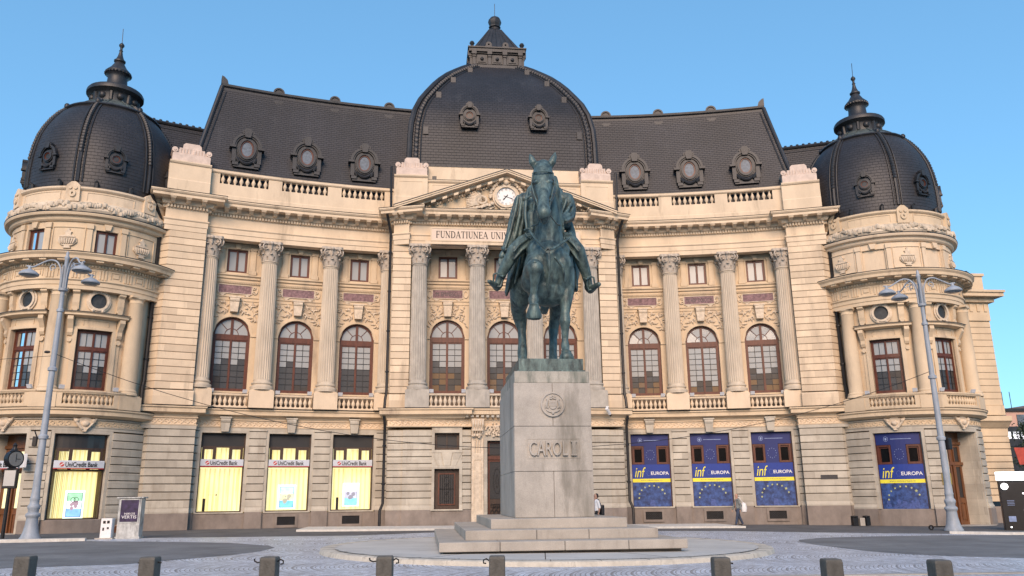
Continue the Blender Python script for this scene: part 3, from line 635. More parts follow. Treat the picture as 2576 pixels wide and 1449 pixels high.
# ---- central pavilion upper storey
Dp = -1.5
m = MB(); XW = (-3.55, 0, 3.55); us = sorted([-5.95, 5.95]+[x+k*1.08 for x in XW for k in (-1, 1)]); ZS = 11.25
for i in range(0, len(us), 2): box(m, PAV, us[i], us[i+1], Dp-.4, Dp, 6.7, 15.0)
for u in XW:
    for j in range(12):
        a = -1+j/6; b = a+1/6; za = ZS+1.08*sqrt(max(0, 1-a*a)); zb = ZS+1.08*sqrt(max(0, 1-b*b))
        poly(m, PAV, [(u+a*1.08, za), (u+b*1.08, zb), (u+b*1.08, 15.0), (u+a*1.08, 15.0)], Dp-.4, Dp)
    box(m, PAV, u-1.08, u+1.08, Dp-.4, Dp-.02, 6.7, 7.68); box(m, PAV, u-1.08, u+1.08, Dp-.4, Dp+.1, 7.62, 7.74)
us = sorted([-5.95, 5.95]+[u+k*.6 for u in XW for k in (-1, 1)])
for i in range(0, len(us), 2): box(m, PAV, us[i], us[i+1], Dp-.4, Dp, 15.0, 16.46)
box(m, PAV, -5.95, 5.95, Dp-.4, Dp, 16.46, 16.9)
obj('pavilion_wall', m, STU, B)
for u in XW: m = MB(); box(m, PAV, u-1.07, u+1.07, Dp-.02, Dp+.012, 6.72, 7.6); obj('baluster_shade', m, DRK, B)  # painted-in shade behind the pavilion balusters
m = MB(); PD = Fr(lambda a, d, z: PAV(a, Dp+d, z), 1e9)
for i, u in enumerate(XW):
    a, b = u-1.4, u+1.4
    sweep(m, PD, a, b, [(-.05, 14.62), (.10, 14.62), (.10, 14.74), (.2, 14.8), (.2, 14.88), (-.05, 14.9)], True)
    sweep(m, PD, a, b, [(-.05, 14.38), (.07, 14.38), (.10, 14.44), (-.05, 14.46)], True); sweep(m, PD, a, b, [(-.05, 13.5), (.05, 13.5), (.05, 13.56), (-.05, 13.57)], True)
    for k in range(26): uu = a+(b-a)*(k+.5)/26; box(m, PD, uu-.03, uu+.03, -.02, .09, 14.32, 14.382)
    for s in (-1, 1):
        box(m, PD, u+s*.92-.16, u+s*.92+.16, -.02, .09, 15.15, 16.5); box(m, PD, u+s*.92-.22, u+s*.92+.22, -.02, .14, 14.9, 15.15)
        box(m, PD, u+s*1.08+min(0, s*.40), u+s*1.08+max(0, s*.40), -.3, .07, 11.1, 11.26)
        rnd = random.Random(9); sp = MB()
        for k in range(26):
            x = rnd.uniform(.35, 1.3); zmin = ZS+sqrt(max(0, 1.32**2-x*x))+.02; z = rnd.uniform(zmin, 13.2)
            if zmin > 13.1: continue
            an = rnd.uniform(0, 6.28); l = rnd.uniform(.1, .2)
            tube(sp, [(*PD(u+s*x-l*cos(an), .01, z-l*sin(an)), .01), (*PD(u+s*x, .06, z), .055), (*PD(u+s*x+l*cos(an), .03, z+l*sin(an)*.8), .012)], .03, 5)
        obj('spandrel_carving', sp, ORN, B, smooth=True); box(m, PD, u+s*1.38-.03, u+s*1.38+.03, -.02, .04, 11.8, 13.34)
    poly(m, PD, [(u-.11, 16.46), (u+.11, 16.46), (u+.2, 16.76), (u-.2, 16.76)], -.02, .14); box(m, PD, u-1.35, u+1.35, -.02, .04, 13.28, 13.34)
    ring(m, PD, u, ZS, 1.08, 1.08, .13, -.02, .05, 0, 180, 18)
    kb = MB(); keyblock(kb, PD, u, 12.5, 13.5, .42, .62, .34); obj('keystone', kb, ORN, B)
    pm = MB(); box(pm, PD, u-.93, u+.93, -.01, .03, 13.72, 14.24); pn = obj('inscription_panel', pm, PIN, B)
    pm = MB(); surround(pm, PD, u, .93, 13.72, 14.24, -.01, .06, .04); box(pm, PD, u-.97, u+.97, -.01, .06, 13.68, 13.72)
    for s in (-1, 1):
        ring(pm, PD, u+s*1.13, 13.98, .12, .2, .05, -.01, .06, 0, 360, 12); box(pm, PD, u+s*.7-.16, u+s*.7+.16, -.01, .06, 13.6, 13.66); box(pm, PD, u+s*.7-.08, u+s*.7+.08, -.01, .06, 13.54, 13.6)
    obj('panel_frame', pm, ORN, pn)
    if i == 0: obj('lettering', textmb('M. EMINESCU', PD, u, 13.98, 1.45, .26, .03, .042), LEAD, pn)
    wframe(PAV, u, 1.08, 7.74, 11.25, Dp-.22, WOOD, arch=1, transom=(10.93, 11.25), rows=8, name='arched_window', sky_from=.52, ochre=3)
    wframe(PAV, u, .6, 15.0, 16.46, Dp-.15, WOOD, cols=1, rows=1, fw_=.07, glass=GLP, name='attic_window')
obj('pavilion_trim', m, STU, B)
for s in (-1, 1):
    m = MB(); a, b = sorted((s*5.85, s*6.95)); bands(m, PAV, a, b, 7.55, 16.70, 22, 0, .02, .045, 2.2); box(m, PAV, a-.02, b+.02, -2.2, .07, 6.7, 7.5)
    sd_ = MB(); X = s*6.95  # return wall beside the wing
    for i in range(22):
        h = (16.7-7.55)/22; z = 7.55+i*h; vs = [(X-s*.02, 0.01, z), (X-s*.02, 2.4, z), (X, 2.4, z+.02), (X, .01, z+.02), (X, .01, z+h-.02), (X, 2.4, z+h-.02)]
        m.add([(X+s*.002, .02, z+.01), (X+s*.002, 2.4, z+.01), (X+s*.002, 2.4, z+h-.02), (X+s*.002, .02, z+h-.02)], [(0, 1, 2, 3)])
    obj('pavilion_quoin', m, [STP, JNL], B)
# name frieze
m = MB(); box(m, PAV, -4.62, 4.62, .29, .316, 16.98, 17.72); nf = obj('name_panel', m, mat('name_stone', (.66, .54, .44), .8, .06, 1.5, 1, .1, 20), B)
m = MB(); surround(m, PAV, 0, 4.62, 16.98, 17.72, .25, .345, .07); box(m, PAV, -4.69, 4.69, .25, .345, 16.91, 16.98)
box(m, PAV, -5.0, 5.0, .25, .31, 16.72, 16.91); obj('panel_frame', m, STL, nf)
tx, wdt = serif('FUNDATIUNEA UNIVERSITARA CAROL I', PAV, 0, 0, .50, .316, .33); k = 8.72/wdt
tx, wdt = serif('FUNDATIUNEA UNIVERSITARA CAROL I', PAV, -4.36, 17.12, .44, .316, .33, 1, .86*k*.5/.44); obj('lettering', tx, INK, nf)
# ---- pediment
m = MB(); ax, az, hx, hz = 0, 21.38, 6.93, 18.80
poly(m, PAV, [(-6.3, 18.82), (6.3, 18.82), (0, 21.12)], .05, .30); tym = obj('tympanum', m, STU, B)
for s in (-1, 1):
    m = MB(); sl = (az-hz)/hx; nrmz = .30
    for (d0, d1, za, zb) in ((-.2, .70, -.36, -.14), (-.2, 1.14, -.14, -.03), (-.2, 1.20, -.03, .05)):
        poly(m, PAV, [(0, az+za), (s*hx, hz+za+.02) if za > -.2 else (s*(hx-.75), hz+.02), (s*hx, hz+zb+.02), (0, az+zb)], d0, d1)
    for k in range(9):
        x = .35+k*.70; z = az-sl*x-.36
        poly(m, PAV, [(s*(x-.14), z-.13+sl*.14), (s*(x+.14), z-.13-sl*.14), (s*(x+.14), z+.02-sl*.14), (s*(x-.14), z+.02+sl*.14)], .3, .98)
    for k in range(34):
        x = .2+k*.17; z = az-sl*x-.40
        if z > 19.0: poly(m, PAV, [(s*(x-.05), z-.13+sl*.05), (s*(x+.05), z-.13-sl*.05), (s*(x+.05), z-sl*.05), (s*(x-.05), z+sl*.05)], .28, .44)
    poly(m, PAV, [(0, az-.36), (s*(hx-.9), hz+.04), (s*(hx-.9), hz-.0), (0, az-.52)], .0, .36)
    obj('raking_cornice', m, STL, B)
    m = MB(); poly(m, PAV, [(0, az+.055), (s*(hx+.04), hz+.075), (s*(hx+.04), hz+.115), (0, az+.10)], -.3, 1.23); obj('raking_flashing', m, LEAD, B)
# clock with wreath
m = MB(); lathe_ = MB()
ring(m, PAV, 0, 19.87, .60, .60, .16, .3, .62, 0, 360, 32); ring(m, PAV, 0, 19.87, .76, .76, .10, .3, .50, 0, 360, 32); ck = obj('clock', m, ORN, B, smooth=True)
m = MB(); poly(m, PAV, [(.62*cos(2*pi*k/40), 19.87+.62*sin(2*pi*k/40)) for k in range(40)], .4, .50); obj('clock_face', m, WHT, ck)
NUM = ['XII', 'I', 'II', 'III', 'IIII', 'V', 'VI', 'VII', 'VIII', 'IX', 'X', 'XI']; m = MB()
for i, nme in enumerate(NUM):
    a = pi/2-i*pi/6; t, w_ = serif(nme, PAV, 0, 0, .13, 0, 0, 1, .7); t2, _ = serif(nme, PAV, .49*cos(a)-w_/2, 19.87+.49*sin(a)-.065, .13, .50, .508, 1, .7); m.merge(t2)
obj('numerals', m, INK, ck)
def hand(a, L, w, d):
    m = MB(); c, s_ = cos(a), sin(a); q = lambda l, x: (l*c-x*s_, 19.87+l*s_+x*c)
    poly(m, PAV, [q(-.16, w*.4), q(-.16, -w*.4), q(L*.7, -w*.5), q(L, 0), q(L*.7, w*.5)], d, d+.008)
    poly(m, PAV, [q(L*.62, -w), q(L*.78, 0), q(L*.62, w), q(L*.5, 0)], d+.008, d+.012); obj('clock_hand', m, INK, ck)
hand(RAD(-19), .52, .035, .515); hand(RAD(229), .34, .055, .53)
rnd = random.Random(3); m = MB()
for s in (-1, 1):      # oak wreath over the clock, ribbons and palm fans at its sides
    for k in range(26):
        a = RAD(88-s*0)-s*RAD(k*3.2); r = .98+rnd.uniform(-.06, .06)
        if k > 22 and False: break
        aa = pi/2+s*(k*.066+.02); c = PAV(r*cos(aa), .42+rnd.uniform(0, .12), 19.90+r*sin(aa)); ball(m, c, rnd.uniform(.07, .11), 6, (1.2, .9, 1))
    for k in range(11):
        an = RAD(100+k*9) if s < 0 else RAD(80-k*9); L = 1.15-.035*k; bx, bz = s*1.55, 19.3
        tube(m, [(*PAV(bx, .34, bz), .07), (*PAV(bx+L*.5*cos(an), .60, bz+L*.55*sin(an)+.03), .095), (*PAV(bx+L*cos(an)+s*.1, .50, bz+L*.85*sin(an)-.05), .05)], .07, 5)
    for k in range(34):
        t = k/33; x = s*(.85+2.3*t); z = 19.4-.42*sin(t*pi*.55)+rnd.uniform(-.04, .04); ball(m, PAV(x, .50+rnd.uniform(0, .1), z-.05), rnd.uniform(.08, .13), 6)
    tube(m, [(*PAV(s*(1.55+.42*cos(t*.6)*(1-t*.05)), .55, 19.55+.34*sin(t*.6)*(1-t*.05)), .075) for t in range(13)], .07, 6)
    for k in range(6): tube(m, [(*PAV(s*.7, .36, 19.25), .05), (*PAV(s*(1.0+.22*k), .42, 19.06+.04*k), .07), (*PAV(s*(1.2+.32*k), .38, 18.96+.02*k), .03)], .05, 5)
ball(m, PAV(0, .6, 20.78), .2, 8); ball(m, PAV(0, .62, 20.98), .13, 8)
for s in (-1, 1): ring(m, PAV, s*.2, 20.72, .06, .06, .06, .4, .62, 0, 360, 10)
for k in range(7): ball(m, PAV(-.3+.1*k, .5, 19.05+(.05 if k == 3 else 0)), .08, 6)
obj('wreath_carving', m, ORN, B, smooth=True)
# ---- attic, parapets, scroll blocks
def scroll(F, uc, d, z, w, dep=1.1):
    m = MB(); box(m, F, uc-w/2, uc+w/2, d-dep, d, z, z+.50); box(m, F, uc-w*.48, uc+w*.48, d-dep+.05, d-.04, z+.50, z+.56)
    o = MB(); top = z+.56; k = w/2
    pr = [(-.80, 0), (-.80, .10), (-.62, .34), (-.5, .36), (-.48, .58), (-.36, .70), (.36, .70), (.48, .58), (.5, .36), (.62, .34), (.80, .10), (.80, 0)]
    poly(o, F, [(uc+a*k, top+b) for a, b in pr], d-dep+.15, d-.12)
    for s in (-1, 1):
        ring(o, F, uc+s*k*.90, top+.17, .05, .05, .12, d-dep+.1, d-.02, 0, 360, 14); ring(o, F, uc+s*k*.90, top+.17, .001, .001, .07, d-.3, d+.02, 0, 360, 8)
        for q in range(4): a = uc+s*k*(.14+.16*q); box(o, F, a-.055, a+.055, d-.2, d-.07, top+.02, top+.34)
    b = obj('parapet_block', m, URN, B); obj('scroll_ornament', o, URN, b, bevel=.03)
for sg in (1, -1):
    F = WG[sg]; m = MB(); d = .32
    sweep(m, F, 6.9, 18.45, [(d-.28, 18.95), (d+.05, 18.95), (d+.05, 19.45), (d, 19.5), (d, 20.22), (d-.28, 20.22)], True)
    segs = [(7.75, 10.50), (11.36, 14.18), (15.0, 17.87)]; ed = [6.9]+[q for s_ in segs for q in s_]+[18.45]
    for i in range(0, len(ed), 2): box(m, F, ed[i], ed[i+1], d-.28, d, 20.22, 20.86)
    sweep(m, F, 6.9, 18.45, [(d-.33, 20.86), (d+.04, 20.86), (d+.09, 20.92), (d+.09, 21.06), (d-.33, 21.06)], True)
    obj('roof_parapet', m, STL, B)
    for a, b in segs: balustrade(F, a, b, d-.14, 20.20, 20.88, 8, STL, kerb=.03, rail=.03, name='roof_balustrade', fat=1.35)
    m = MB(); sweep(m, F, 6.9, 18.45, [(d-.34, 21.062), (d+.10, 21.062), (d+.10, 21.10), (d-.34, 21.11)], True); obj('parapet_flashing', m, LEAD, B)
    m = MB(); d = .75; sweep(m, F, 18.42, 20.78, [(d-1.5, 18.9), (d+.06, 18.9), (d+.06, 19.9), (d, 19.97), (d, 20.9), (d+.07, 20.94), (d+.12, 21.02), (d+.12, 21.08), (d-1.5, 21.08)], True); obj('pier_parapet', m, STL, B)
    scroll(F, 19.6, .72, 21.08, 2.15)
    m = MB(); x0, x1 = sorted((sg*4.92, sg*7.02)); sweep(m, PAV, x0, x1, [(-1.4, 18.9), (-.05, 18.9), (-.05, 19.9), (-.12, 19.97), (-.12, 21.2), (-.04, 21.26), (.0, 21.32), (.0, 21.38), (-1.4, 21.38)], True)
    ring_ = surround(m, PAV, (x0+x1)/2, .72, 20.15, 20.95, -.2, -.10, .04); obj('attic_block', m, STL, B)
    scroll(PAV, sg*5.93, -.15, 21.38, 1.95)
m = MB(); sweep(m, PAV, -4.92, 4.92, [(-1.4, 18.9), (-.35, 18.9), (-.35, 20.96), (-.26, 21.04), (-.22, 21.1), (-.22, 21.16), (-1.4, 21.16)], True)
sweep(m, PAV, -4.92, 4.92, [(-1.4, 21.16), (-.75, 21.16), (-.75, 22.28), (-1.4, 22.28)], True)
for s in (-1, 1): surround(m, PAV, s*3.6, 1.0, 20.1, 20.85, -.4, -.33, .04)
obj('attic_wall', m, STL, B)
m = MB(); box(m, PAV, -4.92, 4.92, -1.5, -.20, 21.165, 21.19); box(m, PAV, -4.95, 4.95, -1.5, -.72, 22.285, 22.33); obj('attic_flashing', m, LEAD, B)
for x in (-4.5, 3.05): m = MB(); box(m, PAV, x-.14, x+.14, -.6, -.25, 21.2, 21.42); obj('roof_outlet', m, BLK, B)
# ---- wing mansard roofs
def roofd(z): return -.05-(z-20.4)*.262 if z < 27 else -1.78-(z-27)*.2
for sg in (1, -1):
    F = WG[sg]; m = MB(); nu, nz = 14, 10; Z0, Z1 = 20.3, 27.85
    uend = lambda z: 19.05-(z-23)*.205-.0*(z-23)**2
    vs = []; uv = []
    for j in range(nz+1):
        z = Z0+(Z1-Z0)*j/nz
        for i in range(nu+1): u = 5.6+(uend(z)-5.6)*i/nu; vs.append(F(u, roofd(z), z)); uv.append((u, z*1.03))
    m.add(vs, [(j*(nu+1)+i, j*(nu+1)+i+1, (j+1)*(nu+1)+i+1, (j+1)*(nu+1)+i) for j in range(nz) for i in range(nu)], uv)
    vs = []; uv = []
    for j in range(nz+1):
        z = Z0+(Z1-Z0)*j/nz
        for i in range(5): d = roofd(z)-(7.5-(z-Z0)*.3)*i/4; vs.append(F(uend(z), d, z)); uv.append((d, z*1.03))
    m.add(vs, [(j*5+i, j*5+i+1, (j+1)*5+i+1, (j+1)*5+i) for j in range(nz) for i in range(4)], uv)
    rf = obj('roof', m, SLT, B)
    m = MB(); d = roofd(Z1); ue = uend(Z1)
    sweep(m, F, 5.6, ue+.05, [(d-6, Z1-.05), (d+.02, Z1-.55), (d+.1, Z1-.52), (d+.06, Z1-.40), (d+.04, Z1-.12), (d+.16, Z1-.04), (d+.18, Z1+.10), (d+.05, Z1+.14), (d-6, Z1+.14)], True)
    tube(m, [(*F(uend(z)+.03, roofd(z)+.04, z), .13) for z in (20.4, 22, 24, 26, 27.8)], .13, 8)
    tube(m, [(*F(uend(z)-.30, roofd(z)+.03, z), .05) for z in (20.4, 22, 24, 26, 27.4)], .05, 6)
    rt_ = obj('roof_trim', m, LEAD, B, smooth=True)
    for u in (7.45, 11.04, 14.62):
        m = MB(); pts = [(u+.36*cos(RAD(a)), Z1+.10+.38*sin(RAD(a))) for a in range(0, 181, 15)]; poly(m, F, pts, d-.35, d+.08); ring(m, F, u, Z1+.10, .26, .28, .10, d+.0, d+.15, 0, 180, 14)
        box(m, F, u-.36, u+.36, d-.3, d+.14, Z1-.0, Z1+.12); box(m, F, u-.30, u+.30, d-.1, d+.13, Z1-.62, Z1-.5); box(m, F, u-.2, u+.2, d-.1, d+.15, Z1-.70, Z1-.6)
        obj('roof_crest', m, LEAD, B)
    m = MB(); poly(m, F, [(ue+.1, Z1+.1), (ue+.1, Z1+.68), (ue-.05, Z1+.62), (ue-.25, Z1+.42), (ue-.34, Z1+.1)], d-.4, d+.12); obj('roof_crest', m, LEAD, B)
def dormer(F, uc, zc, d, s=1.0, back=1.6, glass=GLR, oval=True, M=LEAD):
    q = lambda x: uc+x*s; w = lambda z: zc+z*s; m = MB(); rz = .60 if oval else .36; ru = .42 if oval else .36
    poly(m, F, [(q(-.80), w(-1.32)), (q(.80), w(-1.32)), (q(.80), w(-1.2)), (q(-.80), w(-1.2))], d-back, d+.10*s)
    out = [(q(-.70), w(-1.2)), (q(.70), w(-1.2)), (q(.70), w(.12))]+[(q(.70*cos(RAD(a))), w(.12+.72*sin(RAD(a)))) for a in range(15, 180, 15)]+[(q(-.70), w(.12))]
    poly(m, F, out, d-back, d-.02)
    ring(m, F, uc, w(.10), .68*s, .74*s, .24*s, d-.3, d+.14*s, 0, 180, 18); ring(m, F, uc, w(.10), .78*s, .84*s, .16*s, d-.3, d+.22*s, 0, 180, 18)
    for e in (-1, 1):
        a, b = sorted((q(e*.68), q(e*1.08))); poly(m, F, [(a, w(-.02)), (b, w(-.02)), (b, w(.12)), (a, w(.12))], d-.3, d+.26*s)
        a, b = sorted((q(e*.66), q(e*.92))); poly(m, F, [(a, w(-.95)), (b, w(-.95)), (b, w(-.04)), (a, w(-.04))], d-.3, d+.10*s)
        a, b = sorted((q(e*.50), q(e*.86))); poly(m, F, [(a, w(-1.2)), (b, w(-1.2)), (b, w(-1.0)), (a, w(-1.0))], d-.3, d+.18*s)
        ring(m, F, q(e*.28), w(1.12), .02*s, .02*s, .10*s, d-.1, d+.24*s, 0, 360, 8)
        tube(m, [(*F(q(e*.62), d+.04, w(-.55)), .05*s), (*F(q(e*.58), d+.10*s, w(-.72)), .10*s), (*F(q(e*.46), d+.06, w(-.95)), .09*s)], .05, 6)
    poly(m, F, [(q(-.17), w(.75)), (q(.17), w(.75)), (q(.27), w(1.22)), (q(.15), w(1.38)), (q(-.15), w(1.38)), (q(-.27), w(1.22))], d-.2, d+.30*s)
    tube(m, [(*F(q(-.52+.13*k), d+.08*s, w(-.68-.34*sin(pi*k/8))), (.06+.05*sin(pi*k/8))*s) for k in range(9)], .08, 6)
    ring(m, F, uc, zc, ru*s, rz*s, .14*s, d-.04, d+.16*s, 0, 360, 22); ring(m, F, uc, zc, (ru+.14)*s, (rz+.14)*s, .08*s, d-.04, d+.07*s, 0, 360, 22)
    o = obj('dormer', m, M, B)
    m = MB(); ring(m, F, uc, zc, (ru-.09)*s, (rz-.09)*s, .10*s, d-.02, d+.08*s, 0, 360, 22); obj('sash', m, WOOD, o)
    m = MB(); m.add([F(uc+ru*s*cos(RAD(a)), d+.03*s, zc+rz*s*sin(RAD(a))) for a in range(0, 360, 18)], [tuple(range(20))]); obj('glass', m, glass, o)
    return o
for sg in (1, -1):
    for u in WIN_U: dormer(WG[sg], u-.04, 22.92, -.30, .96)
# ---- the square central dome
DCY, DB = 7.1, 6.12
PR = [(6.12, 21.0), (6.14, 23.0), (6.12, 24.3), (6.05, 25.4), (5.83, 26.55), (5.50, 27.45), (5.10, 28.2), (4.62, 29.05), (4.18, 29.72), (3.65, 30.42), (3.12, 31.0), (2.55, 31.6), (2.0, 32.12)]
def dome_h(z):
    for (a, b), (c, e) in zip(PR, PR[1:]):
        if b <= z <= e: return a+(c-a)*(z-b)/(e-b)
    return PR[0][0] if z < 21 else 2
m = MB(); L = 0; rows = []
fine = []
for (a, b), (c, e) in zip(PR, PR[1:]):
    for k in range(3): fine.append((a+(c-a)*k/3, b+(e-b)*k/3))
fine.append(PR[-1])
for sx, sy in ((0, -1), (1, 0), (0, 1), (-1, 0)):
    vs = []; uv = []; L = 0
    for j, (h, z) in enumerate(fine):
        if j: L += hypot(h-fine[j-1][0], z-fine[j-1][1])
        for i in range(9):
            t = -1+i/4; x, y = (t*h, -h) if sy == -1 else (h, t*h) if sx == 1 else (-t*h, h) if sy == 1 else (-h, -t*h)
            vs.append((x, DCY+y, z)); uv.append((t*h, L))
    m.add(vs, [(j*9+i, j*9+i+1, j*9+10+i, j*9+9+i) for j in range(len(fine)-1) for i in range(8)], uv)
dome = obj('central_dome', m, SLD, B, smooth=True)
for sx in (1, -1):
    for sy in (1, -1):
        m = MB()
        tube(m, [(sx*h, DCY+sy*h, z) for h, z in fine], .19, 8)
        tube(m, [(sx*(h-.42), DCY+sy*(h+.03), z) for h, z in fine], .15, 8)
        for k in range(46):
            h, z = fine[min(len(fine)-1, int(k*(len(fine)-1)/45))]; t = k*(len(fine)-1)/45-int(k*(len(fine)-1)/45)
            if int(k*(len(fine)-1)/45) < len(fine)-1: h2, z2 = fine[int(k*(len(fine)-1)/45)+1]; h += (h2-h)*t; z += (z2-z)*t
            ball(m, (sx*(h-.42), DCY+sy*(h+.08), z), .17, 6)
        tube(m, [(sx*(h-.72), DCY+sy*(h+.02), z) for h, z in fine], .055, 6)
        for zq in (22.4, 24.9, 27.9, 29.6, 31.1): h = dome_h(zq); cbox(m, (sx*(h-.98), DCY+sy*(h+.02), zq), (.34, .14, .52))
        obj('dome_rib', m, LEAD, dome, smooth=True)
m = MB(); h = 2.02; y0 = DCY
for a, z0, z1 in ((2.10, 31.95, 32.15), (2.0, 32.15, 32.3), (1.84, 32.3, 33.25), (1.95, 33.25, 33.35), (2.08, 33.35, 33.62), (2.16, 33.62, 33.72), (1.9, 33.72, 33.86)): cbox(m, (0, DCY, (z0+z1)/2), (2*a, 2*a, z1-z0))
for s4 in range(4):
    R4 = Matrix.Translation((0, DCY, 0)) @ Matrix.Rotation(s4*pi/2, 4, 'Z'); q = MB()
    for k in range(3):
        x = (k-1)*1.12; cbox(q, (x, -1.86, 32.78), (.80, .10, .72)); cbox(q, (x, -1.92, 32.78), (.56, .08, .5)); ball(q, (x, -1.98, 32.78), .14, 8)
    for x in (-1.7, -.56, .56, 1.7): cbox(q, (x, -1.92, 32.8), (.22, .18, .95)); cbox(q, (x, -2.02, 33.30), (.34, .26, .42)); cbox(q, (x, -1.98, 33.02), (.26, .18, .16))
    for x in (-.62, .62): ring(q, PAV, x, 33.98, .07, .07, .16, 1.7, 2.0, 0, 360, 12); cbox(q, (x, -1.86, 33.84), (.5, .26, .12))
    for x in (-1.85,): lathe(q, (x, -1.85, 33.7), [(.22, 0), (.2, .1), (.1, .22), (.2, .38), (.14, .52), (.02, .6)], 8)
    q.v = [(x, y, z) for x, y, z in q.v]; m.merge(q, R4)
lan = obj('lantern', m, LEAD, B)
m = MB(); m.add([(-1.72, DCY-1.72, 33.86), (1.72, DCY-1.72, 33.86), (1.72, DCY+1.72, 33.86), (-1.72, DCY+1.72, 33.86), (-.45, DCY-.45, 36.25), (.45, DCY-.45, 36.25), (.45, DCY+.45, 36.25), (-.45, DCY+.45, 36.25)], [(0, 1, 5, 4), (1, 2, 6, 5), (2, 3, 7, 6), (3, 0, 4, 7), (4, 5, 6, 7)])
for k in range(-3, 4):
    for s4 in range(4):
        c, s_ = cos(s4*pi/2), sin(s4*pi/2); p = lambda x, y, z: (x*c-y*s_, DCY+x*s_+y*c, z); x1 = max(-.45, min(.45, k*.15)); tube(m, [p(k*.48, -1.73, 33.9), p(x1, -.47, 36.2)], .03, 4)
obj('lantern_roof', m, LEAD, lan)
m = MB(); lathe(m, (0, DCY, 36.2), [(.44, 0), (.50, .04), (.42, .1), (.36, .2), (.36, .36), (.46, .42), (.46, .5), (.40, .56), (.46, .7), (.52, .9), (.46, 1.14), (.3, 1.3), (.1, 1.4), (.02, 1.45)], 8); tube(m, [(0, DCY, 37.6), (0, DCY, 38.75)], .022, 5); obj('lantern_finial', m, LEAD, lan, smooth=True)
for x in (-2.25, 2.35): dormer(PAV, x, 26.0, -.78, .66, back=1.2, oval=False, glass=BLK)
# annex roofs behind the towers
for sg in (1, -1):
    m = MB(); a = Vector((sg*19.6, 8.2)); b = Vector((sg*28.6, 4.4)); t = (b-a).normalized(); n = Vector((-t.y, t.x))
    if n.y < 0: n = -n
    sec = [(-3.2, 18.0), (-2.0, 26.6), (2.5, 26.6), (3.5, 18.0)]; vs = []; uv = []
    for p_, l in ((a, 0), (b, (b-a).length)):
        for q, z in sec: w = p_+n*q; vs.append((w.x, w.y, z)); uv.append((l, z))
    m.add(vs, [(0, 1, 5, 4), (1, 2, 6, 5), (2, 3, 7, 6), (0, 3, 2, 1), (4, 5, 6, 7)], uv); o = obj('annex_roof', m, SLT, B, recalc=True)
    m = MB(); 
    for w0, hz in ((.12, 26.5), (.05, 26.1)):
        p0 = a-n*2.05; p1 = b-n*2.05; tube(m, [(p0.x, p0.y, hz), (p1.x, p1.y, hz)], w0, 6)
    for k in range(24): w = a+t*(k*.42)-n*2.0; ball(m, (w.x, w.y, 26.62), .13, 6)
    obj('ridge', m, LEAD, o)
